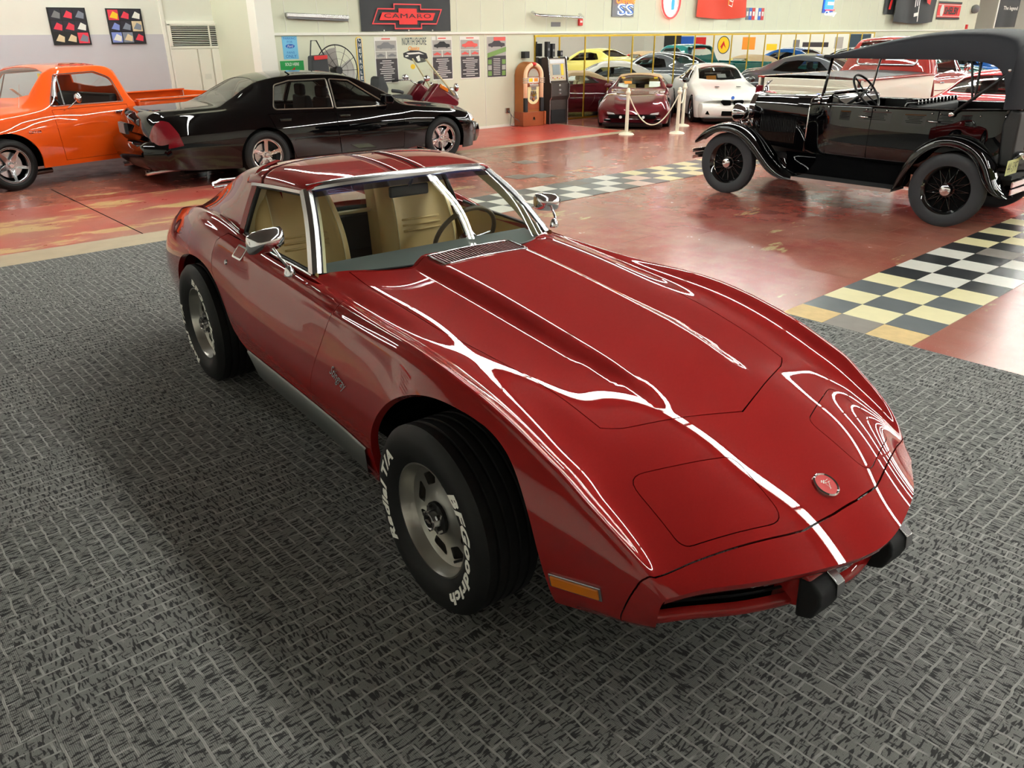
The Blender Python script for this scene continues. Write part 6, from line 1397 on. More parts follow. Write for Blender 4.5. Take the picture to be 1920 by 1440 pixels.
# ------------------------------------------------------------------ things on and along the wall
FY = WY                                      # main wall plane
def wt(s, x, z, w, h, m, par, d=.004, **k): return lettering(s, w, h, m, par, (x, -d, z), (PI/2, 0, 0), **k)
def wbox(par, name, x0, x1, z0, z1, m, d0=0., d1=.002, **k): mb = MB(); mb.box(x0, x1, -d1, -d0, z0, z1); return mb.build(name, m, par, **k)
def wpoly(par, name, pts, m, d=.004, t=.002): mb = MB(); mb.prism(pts, -d, -d+t, 'y'); return mb.build(name, m, par)
def onwall(name, label, cat, x, z, y=FY, group=None): return thing(name, label, cat, (x, y, z), 0, group)
def cloth(par, name, x0, x1, z0, z1, m, amp=.012, fr=9., n=28, d=.02, sag=0., ph=0.):
    mb = MB(); G = []
    for j in range(13):
        v = j/12; G.append([(x0+(x1-x0)*i/n, -d-amp*math.sin(fr*i/n*2*PI/3+ph+1.2*v)*(.4+.6*abs(2*v-1)), z0+(z1-z0)*v-sag*math.sin(PI*i/n)*(1-v)) for i in range(n+1)])
    mb.grid(G); return mb.build(name, m, par, smooth=True)
mat('cloth_black', (52, 54, 56), .7, bump=.3, bscale=150); mat('cloth_red', (216, 68, 46), .7, bump=.3, bscale=150); mat('red_line', (226, 72, 76), .6); mat('red_flat', (232, 50, 48), .6)
# Camaro banner
b = onwall('wall_banner', 'black fabric banner with a red outlined bow tie reading CAMARO', 'banner', 9.38, 2.15)
cloth(b, 'fabric', -1.02, 1.02, -.26, .62, 'cloth_black', .015, 8)
def bow(w1, w2, h1, h2, sk): return [(-w1-sk, -h1), (-w2, -h1), (-w2, -h2), (w2, -h2), (w2, -h1), (w1-sk, -h1), (w1+sk, h1), (w2, h1), (w2, h2), (-w2, h2), (-w2, h1), (-w1+sk, h1)]
o_ = bow(.73, .31, .135, .215, .07); i_ = offset(np.array(o_), .022)
V, F = plate(o_, [i_], None, None, .003); mb = MB(); mb.raw([(x, -.042-z, y-.01) for x, y, z in V], F); mb.build('bow_tie_outline', 'red_line', b)
wpoly(b, 'bow_tie', [(x, y-.01) for x, y in bow(.60, .205, .065, .135, .035)], 'red_flat', .043)
wt('CAMARO', 0, .0, 1.06, .075, 'black_print', b, .048, spacing=1.1)
for x in (-.55, 0, .55): mb = MB(); mb.cyl((x, -.05, -.245), (x, -.04, -.245), .012, 10); mb.build('grommet', 'white_print', b)
# old fluorescent batten and bumper on the wall
t = onwall('wall_light_batten', 'unlit grey batten fitting on the wall left of the black banner', 'light fitting', 7.5, 2.12); mb = MB(); mb.at((0, 0, 0), (0, .03, 0)); mb.box(-.60, .60, -.08, 0, -.02, .045); mb.build('housing', 'chrome_soft', t, bevel=.01); mb = MB(); mb.at((0, 0, 0), (0, .03, 0)); mb.cyl((-.58, -.06, -.035), (.58, -.06, -.035), .018, 10); mb.build('tube', 'grey_print', t)
t = onwall('wall_bumper', 'chrome car bumper mounted high on the wall', 'bumper', 13.27, 2.19); mb = MB(); mb.tube([(-.72, -.05, .06), (-.71, -.14, .01), (-.6, -.18, 0), (.6, -.18, -.03), (.70, -.14, -.02), (.72, -.05, .03)], .026, 10, r2=.05); mb.build('bar', 'chrome', t, smooth=True); wbox(t, 'label_plate', -.12, .16, -.22, -.13, 'grey_print', 0, .01)
t = onwall('fire_alarm', 'small red fire alarm box on the wall', 'alarm', 14.04, 2.06); wbox(t, 'case', -.06, .06, -.07, .07, 'red_print', 0, .05, bevel=.01); wbox(t, 'pull_plate', -.035, .035, -.01, .03, 'white_print', .05, .055)
# parking sign, sold here
t = onwall('parking_sign', 'light blue sign reading PARKING FOR FANS ONLY', 'sign', 6.94, 1.64); mat('sky_print', (120, 196, 232), .5); wbox(t, 'panel', -.14, .14, -.18, .18, 'sky_print', 0, .004, bevel=.002)
for s_, z_, w_, h_ in (('PARKING', .145, .22, .034), ('FOR', .092, .10, .034), ('FANS', -.075, .14, .034), ('ONLY', -.135, .20, .05)): wt(s_, 0, z_, w_, h_, 'blue_print', t, .006)
V = circ(0, .025, .085, 24, ry=.034); wpoly(t, 'oval', [tuple(p) for p in V], 'blue_print', .006); wt('Ford', 0, .025, .11, .04, 'white_print', t, .009, shear=.4)
t = onwall('sold_here_sign', 'green sign reading SOLD HERE below the blue parking sign', 'sign', 6.94, 1.36); wbox(t, 'panel', -.22, .22, -.22, .075, 'green_print', 0, .004); wt('SOLD HERE', 0, .02, .26, .05, 'white_print', t, .006, bold=.02); wpoly(t, 'stripe', [(-.20, -.12), (.0, -.06), (.05, -.02), (.04, -.08), (.20, -.12)], 'red_print', .006); wpoly(t, 'white_field', [(-.2, -.2), (-.2, -.125), (.2, -.125), (.2, -.2)], 'white_print', .006); wt('INTERSTATE', 0, -.15, .30, .035, 'black_print', t, .010, bold=.02); wt('BATTERIES', 0, -.185, .28, .03, 'black_print', t, .010)
# tall Chevrolet sign
t = onwall('vertical_sign', 'tall narrow yellow-edged sign spelling CHEVROLET downwards', 'sign', 8.30, 1.40); pl_ = rounded([(-.065, -.46), (.065, -.46), (.065, .40), (-.065, .40)], .065, 6); wpoly(t, 'border', [tuple(p) for p in pl_], 'yellow_print', .012, .012); wpoly(t, 'inner_border', [tuple(p) for p in offset(pl_, .012)], 'white_print', .015); mat('navy_print', (40, 62, 74), .5); wpoly(t, 'panel', [tuple(p) for p in offset(pl_, .022)], 'navy_print', .018)
for i, ch in enumerate('CHEVROLET'): wt(ch, 0, .355-.092*i, .05, .062, 'white_print', t, .022, bold=.02)
# posters
def car_shape(par, x, z, w, m, d, flip=1): wpoly(par, 'car_picture', [(x+flip*a*w, z+b*w) for a, b in ((-.5, -.08), (-.5, .02), (-.28, .06), (-.12, .17), (.14, .17), (.26, .07), (.48, .04), (.5, -.08), (.36, -.10), (.3, -.14), (.22, -.10), (-.22, -.10), (-.3, -.14), (-.36, -.10))], m, d)
mat('poster_dark', (58, 52, 56), .6); mat('poster_photo', (172, 168, 162), .6); mat('poster_red', (224, 92, 84), .6); mat('poster_green', (112, 146, 74), .6); mat('poster_text', (206, 200, 196), .6)
def poster(x, w, label, carm, photo2, green=False):
    t = onwall('poster', label, 'poster', x, 1.40); h = .395; a = w/2
    wbox(t, 'board', -a, a, -h, h, 'white_print', 0, .006)
    if not green:
        wbox(t, 'title_bar', -a*.35, a*.4, h-.042, h-.022, 'poster_red', .006, .008); wbox(t, 'photo', -a+.02, a-.02, h-.24, h-.065, 'poster_photo', .006, .008); car_shape(t, 0, h-.155, w*.78, carm, .011)
        wbox(t, 'photo', -a+.02, -.01, h-.37, h-.25, 'poster_photo', .006, .008); wbox(t, 'photo', .01, a-.02, h-.37, h-.25, 'poster_photo', .006, .008)
        for s in (-1, 1): car_shape(t, s*a*.5, h-.315, w*.36, photo2, .011, s)
        wbox(t, 'text_panel', -a+.015, a-.015, -h+.02, h-.37, 'poster_dark', .006, .008)
        rnd = random.Random(int(x*100))
        for i in range(10): wl = rnd.uniform(.3, .85)*a; z = h-.40-i*.036; wbox(t, 'text_line', -wl, wl, z-.016, z, 'poster_text', .008, .009)
    else:
        wbox(t, 'photo', -a+.01, a-.01, .02, h-.01, 'poster_photo', .006, .008); car_shape(t, 0, .24, w*.85, 'poster_dark', .011); wbox(t, 'title_bar', -a*.3, a*.9, h-.09, h-.02, 'poster_red', .009, .0115); wpoly(t, 'slogan_band', [(-a+.01, -.02), (-a+.01, .07), (a-.01, .19), (a-.01, .10)], 'poster_green', .012); wbox(t, 'text_panel', -a+.01, a-.01, -h+.01, .02, 'poster_dark', .006, .008)
        for i in range(10): z = -.03-i*.034; wbox(t, 'text_line', -a*.35, a*.35, z-.012, z, 'poster_text', .008, .009)
        for s in (-1, 1):
            for i in range(3): wbox(t, 'photo', s*a*.72-.05, s*a*.72+.05, -.14-i*.11, -.05-i*.11, 'poster_photo' if i % 2 else 'poster_green', .008, .010)
poster(8.87, .50, 'white-framed poster of a dark hardtop, leftmost of the row', 'grey_print', 'grey_print'); poster(10.17, .50, 'white-framed poster of a black convertible with two small pictures', 'black_print', 'poster_red'); poster(10.87, .51, 'white-framed poster of a red sports car', 'poster_red', 'poster_red'); poster(11.58, .53, 'dark poster with a green diagonal slogan band, rightmost of the row', 'black_print', 'poster_red', True)
t = onwall('dealer_sign', 'painted wall sign reading NORTH SHORE Classics over a black car drawing', 'sign', 9.52, 1.57); wt('NORTH SHORE', 0, .145, .56, .13, 'navy_print', t, .004); wt('Classics', -.02, .025, .26, .07, 'orange_print', t, .004, shear=.3, bold=.02); wbox(t, 'rule', -.2, .2, .232, .236, 'orange_print')
wpoly(t, 'car_drawing', [(-.27, -.06), (-.26, -.13), (-.12, -.18), (.06, -.24), (.24, -.22), (.30, -.15), (.27, -.07), (.1, -.02), (-.1, -.01)], 'black_print', .003); wpoly(t, 'car_highlight', [(-.2, -.055), (.1, -.045), (.22, -.09), (.1, -.075), (-.15, -.085)], 'white_print', .0045); wpoly(t, 'car_highlight', [(-.23, -.10), (-.16, -.09), (-.15, -.12), (-.22, -.125)], 'white_print', .0045); wpoly(t, 'car_highlight', [(.02, -.13), (.10, -.10), (.12, -.20), (.06, -.21)], 'white_print', .0045)
t = onwall('sticker_note', 'small yellow oval sticker below the car drawing', 'sticker', 9.46, 1.27); wpoly(t, 'paper', [tuple(p) for p in circ(0, 0, .055, 20, ry=.045)], 'yellow_print', .004)
# outlet with cables
t = onwall('wall_outlet', 'metal wall outlet with dangling cables beside the jukebox', 'outlet', 11.85, .33); wbox(t, 'box', -.05, .05, -.05, .05, 'chrome_soft', 0, .04, bevel=.005)
mb = MB(); mb.tube([(.03, -.05, 0), (.06, -.08, -.12), (.02, -.08, -.30), (.10, -.10, -.325), (.25, -.2, -.322)], .006, 6); mb.build('cable', 'black', t); mb = MB(); mb.tube([(0, -.05, 0), (.10, -.10, -.15), (.16, -.2, -.2), (.24, -.22, -.32)], .006, 6); mb.build('cable', 'grey_print', t)
# neon signs
def neon(name, rgb, e): return mat(name, rgb, emit=e)
neon('neon_white', (225, 240, 255), 2.2); neon('neon_orange', (255, 110, 30), 2.0); neon('neon_red', (255, 50, 50), 2.0); neon('neon_blue', (40, 110, 255), 2.4)
t = onwall('neon_sign', 'orange and white neon sign ending in SS', 'neon sign', 15.5, 2.42); wbox(t, 'backing', -.42, .34, -.24, .5, 'grey_print', 0, .03)
wt('SS', .0, -.09, .56, .24, 'neon_white', t, .07, bold=.03, name='neon_tube'); wt('SS', .0, -.09, .52, .20, 'blue_print', t, .09, name='tube_core'); wt('Chevelle', 0, .13, .66, .20, 'neon_orange', t, .07, shear=.3, bold=.02, name='neon_tube')
t = onwall('neon_sign', 'oval red neon sign with white lettering arc', 'neon sign', 17.2, 2.55); wpoly(t, 'backing', [tuple(p) for p in circ(0, 0, .36, 28, ry=.40)], 'white_print', .03, .03); mb = MB(); mb.tube([(x, -.06, z) for x, z in circ(0, 0, .35, 32, ry=.39)], .02, 6, closed=True); mb.build('neon_tube', 'neon_red', t); mb = MB(); mb.tube([(.22*math.cos(a), -.06, .30*math.sin(a)) for a in np.linspace(PI*1.1, PI*1.9, 12)], .028, 6); mb.build('neon_tube', 'neon_white', t); wbox(t, 'neon_tube', -.10, -.03, -.2, .02, 'neon_white', .05, .08); wbox(t, 'neon_tube', .03, .10, -.2, .02, 'neon_blue', .05, .08); wpoly(t, 'neon_tube', [(-.25, .05), (.25, .05), (.2, .25), (-.2, .25)], 'neon_orange', .07)
t = onwall('neon_sign', 'blue neon sign with a white lower script', 'neon sign', 24.9, 2.45); wbox(t, 'backing', -.30, .32, -.1, .6, 'blue_print', 0, .03); wbox(t, 'neon_tube', -.24, .26, .0, .5, 'neon_blue', .03, .06); wbox(t, 'neon_tube', -.1, .2, .12, .2, 'neon_white', .06, .09); wt('Chevy', .1, -.12, .7, .16, 'neon_white', t, .08, shear=.3, name='neon_tube'); wbox(t, 'neon_tube', -.2, .35, -.03, .0, 'neon_red', .06, .08)
# flags
t = onwall('wall_flag', 'orange-red hanging flag with a white curl and edge lettering', 'flag', 19.3, 2.6); cloth(t, 'fabric', -1.08, 1.08, -.40, .8, 'cloth_red', .05, 4, d=.08, sag=.05); wt('LET', .30, .02, .34, .16, 'white_print', t, .16).rotation_euler = (PI/2, -1.35, 0); wpoly(t, 'print_curl', [(-.16, .3), (-.02, .3), (.06, .1), (.0, .02), (-.1, .08)], 'white_print', .16); wbox(t, 'print_band', .16, .2, -.12, .4, 'orange_print', .15, .155)
for k, c in enumerate(('grey_print', 'blue_print', 'red_print', 'white_print', 'blue_print', 'red_print')):
    t = onwall('hanging_card', ['dark', 'blue', 'red', 'pale', 'bright blue', 'dull red'][k]+' wall card right of the red flag, number %s in the row' % ['one', 'two', 'three', 'four', 'five', 'six'][k], 'card', 20.62+k*.15, 2.29, group='small cards pinned on the wall'); wbox(t, 'card', -.065, .065, -.15, .15, c, 0, .01); wbox(t, 'print', -.04, .04, -.05, .06, 'white_print', .01, .012)
t = onwall('wall_flag', 'large dark grey flag with white vertical letters ET', 'flag', 30.6, 2.55, FY-.1); cloth(t, 'fabric', -1.55, 1.7, -.42, 1.0, 'cloth_black', .06, 5, d=.1, sag=.06); q = wt('ET', -.15, -.02, .85, .36, 'white_print', t, .22, bold=.02); q.rotation_euler = (PI/2, PI/2-.12, 0); wpoly(t, 'red_print', [(.5, .35), (.9, .35), (.85, .12), (.6, .18)], 'red_flat', .22)
t = onwall('wall_flag', 'small dark flag with red mark half hidden by the grey flag', 'flag', 28.95, 2.75); cloth(t, 'fabric', -.35, .4, -.40, .8, 'cloth_black', .02, 4, d=.03); wpoly(t, 'red_print', [(-.1, -.25), (.05, -.25), (.15, .1), (0, .1)], 'red_flat', .07)
t = onwall('wall_banner', 'red banner with dark edges reading SHELBY', 'banner', 33.95, 2.52); cloth(t, 'fabric', -1.05, 1.05, -.29, .29, 'red_flat', .008, 5, d=.02); wbox(t, 'edge_band', -1.05, 1.05, .23, .30, 'black_print', .03, .034); wbox(t, 'edge_band', -1.05, 1.05, -.30, -.23, 'black_print', .03, .034); wbox(t, 'edge_line', -1.05, 1.05, .18, .20, 'white_print', .03, .034); wbox(t, 'edge_line', -1.05, 1.05, -.20, -.18, 'white_print', .03, .034); wpoly(t, 'oval', [tuple(p) for p in circ(-.68, 0, .16, 20, ry=.20)], 'white_print', .036); wt('SHELBY', .2, 0, 1.3, .26, 'black_print', t, .036, bold=.03)
t = onwall('wall_flag', 'dark flag reading The legend at the right edge', 'flag', 38.4, 2.5, 13.0); cloth(t, 'fabric', -.72, 1.6, -.55, 1.2, 'cloth_black', .02, 5, d=.02); wt('The legend', .5, .14, 1.6, .18, 'white_print', t, .06, bold=.02); mb = MB(); mb.cyl((-.75, 0, -2.5), (-.75, 0, 1.2), .03, 8); mb.build('pole', 'trim_white', t)
t = onwall('wall_lamp', 'small round wall lamp near the corner', 'lamp', 36.2, 2.6); mb = MB(); mb.ball((0, -.1, 0), .16, 12); mb.build('bowl', 'grey_print', t, smooth=True)
t = onwall('fire_alarm', 'red alarm box low beside the corner', 'alarm', 35.9, 1.97); wbox(t, 'case', -.07, .07, -.08, .08, 'red_print', 0, .05)
# left recess: pictures, street sign
LY = 15.2; kx = LY/13.4
def LZ(z): return EYE+(z-EYE)*kx
def picture(x0, x1, z0, z1, label, cells):
    t = onwall('wall_picture', label, 'picture', (x0+x1)/2*kx, LZ((z0+z1)/2), LY); w = (x1-x0)/2*kx; h = (z1-z0)/2*kx
    wbox(t, 'canvas', -w, w, -h, h, 'black_print', 0, .035)
    for r in range(3):
        for c in range(3):
            a = -w+.02+c*(2*w-.03)/3; b = h-.02-r*(2*h-.03)/3; cw = (2*w-.05)/3-.008; chh = (2*h-.05)/3-.008; col, col2 = cells[r][c]
            wbox(t, 'photo', a, a+cw, b-chh, b, col, .035, .037); wpoly(t, 'photo_detail', [(a+cw*.1, b-chh*.75), (a+cw*.5, b-chh*.15), (a+cw*.95, b-chh*.4), (a+cw*.85, b-chh*.9)], col2, .039)
mat('ph_dark', (36, 34, 46), .5); mat('ph_steel', (128, 136, 150), .5); mat('ph_red', (222, 56, 78), .5); mat('ph_blue', (128, 146, 214), .5); mat('ph_cream', (226, 206, 168), .5)
picture(3.295, 3.79, 1.727, 2.213, 'square collage of nine car details, mostly dark with red, left one', [[('ph_dark', 'grey_print'), ('ph_dark', 'ph_red'), ('ph_dark', 'ph_steel')], [('ph_dark', 'ph_red'), ('ph_dark', 'ph_red'), ('ph_dark', 'white_print')], [('black_print', 'ph_cream'), ('black_print', 'ph_cream'), ('ph_red', 'ph_steel')]])
picture(4.07, 4.565, 1.731, 2.21, 'square collage of nine car details with a silver snake, right one', [[('ph_red', 'yellow_print'), ('ph_dark', 'ph_red'), ('ph_dark', 'white_print')], [('ph_dark', 'ph_blue'), ('ph_dark', 'ph_steel'), ('ph_cream', 'ph_steel')], [('ph_blue', 'white_print'), ('ph_steel', 'ph_cream'), ('ph_dark', 'ph_red')]])
t = onwall('street_sign', 'blue street sign reading STAR CHIEF ST', 'sign', 4.46*kx, LZ(1.575), LY); w_ = .355*kx; h_ = .06*kx; wbox(t, 'panel', -w_, w_, -h_, h_, 'white_print', 0, .006); wbox(t, 'field', -w_+.008, w_-.008, -h_+.008, h_-.008, 'blue_print', .006, .008); wt('STAR CHIEF ST', 0, 0, 1.62*w_, 1.45*h_, 'white_print', t, .010, bold=.015, spacing=1.08)
for s in (-1, 1): wpoly(t, 'end_mark', [tuple(p) for p in circ(s*(w_-.015), 0, .03, 14, ry=.042)], 'white_print', .010)
# ------------------------------------------------------------------ mirror wall
t = thing('wall_mirror', 'long gold-framed mirror panels along the lower wall', 'mirror', (0, FY, 0)); xs = [12.66]+[13.397+.8235*k for k in range(17)]+[27.4, 28.25]
for a, b in zip(xs[:-1], xs[1:]): wbox(t, 'mirror_panel', a+.012, b-.012, .05, 1.765, 'mirror_silver', .0, .02)
for x in xs: wbox(t, 'gold_divider', x-.014, x+.014, .02, 1.79, 'gold', .0, .032)
wbox(t, 'gold_rail', 12.64, 28.27, 1.765, 1.805, 'gold', 0, .035); wbox(t, 'gold_rail', 12.64, 28.27, .015, .05, 'gold', 0, .035)
# ------------------------------------------------------------------ jukebox
mat('oak', (164, 98, 44), .4, noise=.2, nscale=3); mat('oak_red', (150, 74, 38), .4, noise=.2, nscale=5); mat('juke_cream', (240, 200, 160), .4, emit=0.15); mat('juke_panel', (236, 224, 168), .4, emit=.1)
t = thing('jukebox', 'arched wooden jukebox with cream tubes beside the arcade cabinet', 'jukebox', (12.30, 13.06, 0), math.radians(-6)); W = .26
mb = MB(); mb.box(-W-.02, W+.02, -.04, .30, 0, .30); o = mb.build('plinth', 'oak_red', t, bevel=.015); wpoly(o, 'coin_badge', [(-.03, .13), (.03, .13), (.02, .19), (-.02, .19)], 'chrome', .048, .008)
for s in (-1, 1): mb = MB(); mb.box(s*(W+.03)-.025, s*(W+.03)+.025, -.07, .0, .02, .30); mb.build('corner_post', 'oak_red', t, bevel=.008)
arch_o = [(-W, .30), (W, .30)]+[(W*math.cos(a), 1.02+.27*math.sin(a)) for a in np.linspace(0, PI, 22)]; mb = MB(); mb.prism(arch_o, -.0, .30, 'y'); mb.build('cabinet', 'oak', t, angle=40)
tubep = [(-.215, -.02, .58), (-.215, -.02, .95)]+[(-.215*math.cos(a), -.02, 1.02+.22*math.sin(a)) for a in np.linspace(.05, PI/2-.22, 10)]
for s in (-1, 1):
    mb = MB(); mb.tube([(x*-s, y, z) for x, y, z in tubep], .042, 12); mb.build('light_tube', 'juke_cream', t, smooth=True); mb = MB(); mb.box(s*.215-.042, s*.215+.042, -.06, .02, .30, .585); mb.build('tube_base', 'black_print', t, bevel=.01)
    for z in (.88, .92, .96): mb = MB(); mb.box(s*.215-.05, s*.215+.05, -.068, .0, z, z+.016); mb.build('chrome_band', 'chrome', t)
wpoly(t, 'front_panel', [(-.165, .34), (.165, .34), (.165, 1.0)]+[(.165*math.cos(a), 1.0+.18*math.sin(a)) for a in np.linspace(0, PI, 14)]+[(-.165, 1.0)], 'oak_red', .012, .012)
wpoly(t, 'lower_grille', [(-.15, .58), (-.15, .80), (.15, .80), (.15, .58)]+[(.15*math.cos(a), .58-.13*math.sin(a)) for a in np.linspace(0, PI, 12)], 'juke_panel', .016); wpoly(t, 'grille_mesh', [(-.10, .56), (-.07, .72), (.07, .72), (.10, .56), (0, .50)], 'chrome_soft', .02)
for a in (.5, .9, 1.5, 2.2, 2.7): mb = MB(); mb.tube([(0, -.026, .60), (.10*math.cos(a), -.026, .60+.12*math.sin(a))], .006, 5); mb.build('grille_ray', 'gold', t)
mb = MB(); mb.cyl((0, -.02, .56), (0, -.04, .56), .03, 16); mb.build('medallion', 'oak', t); wbox(t, 'selector', -.12, .12, .80, .86, 'chrome', .012, .05, bevel=.008); wbox(t, 'coin_slot', -.06, .06, .74, .80, 'chrome_soft', .012, .04)
wbox(t, 'title_window', -.15, .15, .88, .985, 'white_print', .012, .016); wbox(t, 'title_card', -.12, -.02, .90, .97, 'yellow_print', .016, .018); wbox(t, 'title_card', .02, .12, .90, .97, 'orange_print', .016, .018)
wpoly(t, 'dome_window', [(-.14, 1.0), (.14, 1.0)]+[(.14*math.cos(a), 1.0+.16*math.sin(a)) for a in np.linspace(.2, PI-.2, 12)], 'chrome', .018); mb = MB(); mb.ball((0, -.04, 1.25), .05, 12, (1.2, .6, .7)); mb.build('crown_lamp', 'red_print', t, smooth=True)
# ------------------------------------------------------------------ arcade cabinet
mat('cab_brown', (58, 48, 44), .45, noise=.15, nscale=6); mat('screen_grey', (120, 130, 132), .15); mat('marquee', (190, 176, 150), .3)
t = thing('arcade_cabinet', 'dark brown arcade machine with a yellow marked screen beside the jukebox', 'arcade cabinet', (13.03, 12.98, 0), math.radians(-6))
side = [(.32, 0), (.32, 1.36), (.12, 1.37), (.10, 1.33), (.02, .86), (-.03, .84), (-.03, .56), (.02, .50), (.02, 0)]
for s in (-1, 1):
    mb = MB(); mb.prism(side, s*.25-.012, s*.25+.012, 'x'); mb.build('side_panel', 'cab_brown', t); mb = MB(); mb.tube([(s*.25, y, z) for y, z in side[2:]], .012, 6); mb.build('edge_trim', 'chrome_soft', t)
mb = MB(); mb.prism([(.30, 0), (.30, 1.34), (.13, 1.35), (.06, .88), (.0, .84), (.0, .58), (.05, .50), (.05, 0)], -.24, .24, 'x'); mb.build('cabinet', 'cab_brown', t)
X_ = Matrix.Translation((0, .095, 1.11)) @ Matrix.Rotation(-.15, 4, 'X')
for nm, x0, x1, z0, z1, m_ in (('bezel', -.22, .22, -.22, .22, 'marquee'), ('screen', -.14, .06, -.10, .11, 'screen_grey'), ('yellow_panel', .09, .16, -.11, .12, 'yellow_print'), ('marquee', -.20, .20, .13, .21, 'headlamp_glass')):
    mb = MB(); mb.X = X_; e = .012 if nm == 'bezel' else .018; mb.box(x0, x1, -e, .0, z0, z1); mb.build(nm, m_, t)
for k in range(6): mb = MB(); mb.X = X_; mb.ball((-.15+k*.06, -.02, -.16-.02*(k % 2)), .012, 8); mb.build('button', 'yellow_print' if k % 2 else 'red_print', t, smooth=True)
mb = MB(); mb.box(-.20, .20, .035, .05, .02, .30); mb.build('lower_panel', 'black_print', t)
for z in (.80, .70, .63): mb = MB(); mb.box(-.03, .03, -.012, .0, z-.02, z+.02); mb.build('coin_door', 'chrome_soft', t, bevel=.004)
for k, (dx, h) in enumerate(((-.20, .30), (-.05, .26), (.19, .12))):
    o = thing('speaker_box', ['tall black speaker on top of the arcade cabinet, left', 'black box standing on the middle of the arcade cabinet', 'small black speaker on the right of the arcade cabinet top'][k], 'speaker', (13.03+dx, 13.18, 1.375)); mb = MB(); mb.box(-.04, .04, -.05, .05, 0, h); mb.build('case', 'black_print', o, bevel=.006); mb = MB(); mb.cyl((0, -.052, h*.5), (0, -.048, h*.5), .028, 14); mb.build('cone', 'grey_print', o)
o = thing('speaker_box', 'small black speaker on the wall above the jukebox', 'speaker', (12.33, 13.33, 1.36)); mb = MB(); mb.box(-.07, .07, -.06, .06, 0, .13); mb.build('case', 'black_print', o, bevel=.006)
# ------------------------------------------------------------------ stanchions
mat('ivory', (236, 230, 206), .4)
sp = [(12.543, 10.62), (13.39, 10.03), (14.585, 10.80)]
lb = ['ivory plastic stanchion post in front of the wine-red convertible', 'ivory plastic stanchion post between the convertible and the white coupe', 'ivory plastic stanchion post beside the white coupe wheel']
for (x, y), l in zip(sp, lb):
    t = thing('stanchion', l, 'stanchion', (x, y, 0)); mb = MB(); mb.lathe([(0, .045), (.05, .043), (.13, .025), (.155, .0)], 28); mb.build('base', 'ivory', t, smooth=True); mb = MB(); mb.lathe([(.036, .03), (.033, .4), (.031, .76)], 20); mb.build('post', 'ivory', t, smooth=True); mb = MB(); mb.lathe([(.031, .74), (.046, .75), (.046, .80), (.03, .81), (.034, .83), (.026, .855), (0, .865)], 20); mb.build('cap', 'ivory', t, smooth=True)
def chain(a, b, sag, label):
    o = thing('stanchion_chain', label, 'chain', (a[0], a[1], .77)); d = Vector((b[0]-a[0], b[1]-a[1], 0)); mb = MB(); mb.tube([d*k/24+Vector((0, 0, -sag*(1-(2*k/24-1)**2))) for k in range(25)], .012, 6); mb.build('links', 'ivory', o, smooth=True)
chain(sp[0], sp[1], .60, 'white plastic chain sagging before the wine-red convertible'); chain(sp[1], sp[2], .25, 'white plastic chain between the two right stanchions')
# ------------------------------------------------------------------ fan and bag, touring motorcycle
t = thing('floor_fan', 'large round wire-guard fan behind the black sedan', 'fan', (7.60, 13.1, 0)); 
for r in (.41, .30, .19, .08): mb = MB(); mb.tube([(r*math.cos(a), -.10 if r < .4 else -.05, 1.27+r*math.sin(a)) for a in np.linspace(0, 2*PI, 41)[:-1]], .010 if r > .4 else .002, 6, closed=True); mb.build('guard_ring', 'black', t, smooth=True)
for k in range(12): a = 2*PI*k/12; mb = MB(); mb.tube([(.05*math.cos(a), -.11, 1.27+.05*math.sin(a)), (.41*math.cos(a), -.05, 1.27+.41*math.sin(a))], .0045, 5); mb.build('guard_spoke', 'black', t)
for k in range(3):
    a = 2*PI*k/3; mb = MB(); mb.grid([[(r*math.cos(a+b), -.03+.12*b, 1.27+r*math.sin(a+b)) for b in (-.5, -.2, .2, .5)] for r in (.06, .2, .37)]); mb.build('blade', 'poster_photo', t, smooth=True)
mb = MB(); mb.cyl((0, -.13, 1.27), (0, .08, 1.27), .065, 18); mb.build('motor', 'black', t); mb = MB(); mb.tube([(0, .05, 1.27), (0, .06, 1.0), (0, .02, .04)], .025, 8); mb.build('stand', 'black', t); mb = MB(); mb.lathe([(0, .04), (.24, .03), (.28, 0)], 24); mb.build('base', 'black', t, smooth=True)
t = thing('hanging_bag', 'black padded bag with a red flap hung in front of the fan', 'bag', (7.18, 12.95, 1.25)); mb = MB(); mb.prism([(-.17, -.10), (.19, -.10), (.16, .28), (-.14, .27)], -.08, .08, 'y'); mb.build('bag_body', 'cloth_black', t, bevel=.03); mb = MB(); mb.prism([(-.10, .20), (.15, .215), (.15, .275), (-.10, .265)], -.095, -.075, 'y'); mb.build('flap', 'red_print', t, bevel=.006); mb = MB(); mb.tube([(-.12, .0, .27), (-.05, .06, .50), (.05, .06, .50), (.14, .0, .27)], .012, 6); mb.build('strap', 'black', t)
t = thing('motorcycle', 'burgundy touring motorcycle with tall windscreen behind the black sedan', 'motorcycle', (9.85, 12.88, 0))
for x in (0, -1.55): mb = MB(); mb.at((x, 0, .30)); mb.lathe([(.20, -.06), (.27, -.065), (.30, -.03), (.30, .03), (.27, .065), (.20, .06)], 28, 'y'); mb.build('wheel', 'rubber', t, smooth=True)
P_ = [[(-1.0, y, .62) for y in (-.2, -.32, -.2)]]
def mloft(name, rows, m): P = bpatch(rows, 4, 4); mb = MB(); mb.grid([[tuple(p) for p in r] for r in P]); return mb.build(name, m, t, smooth=True)
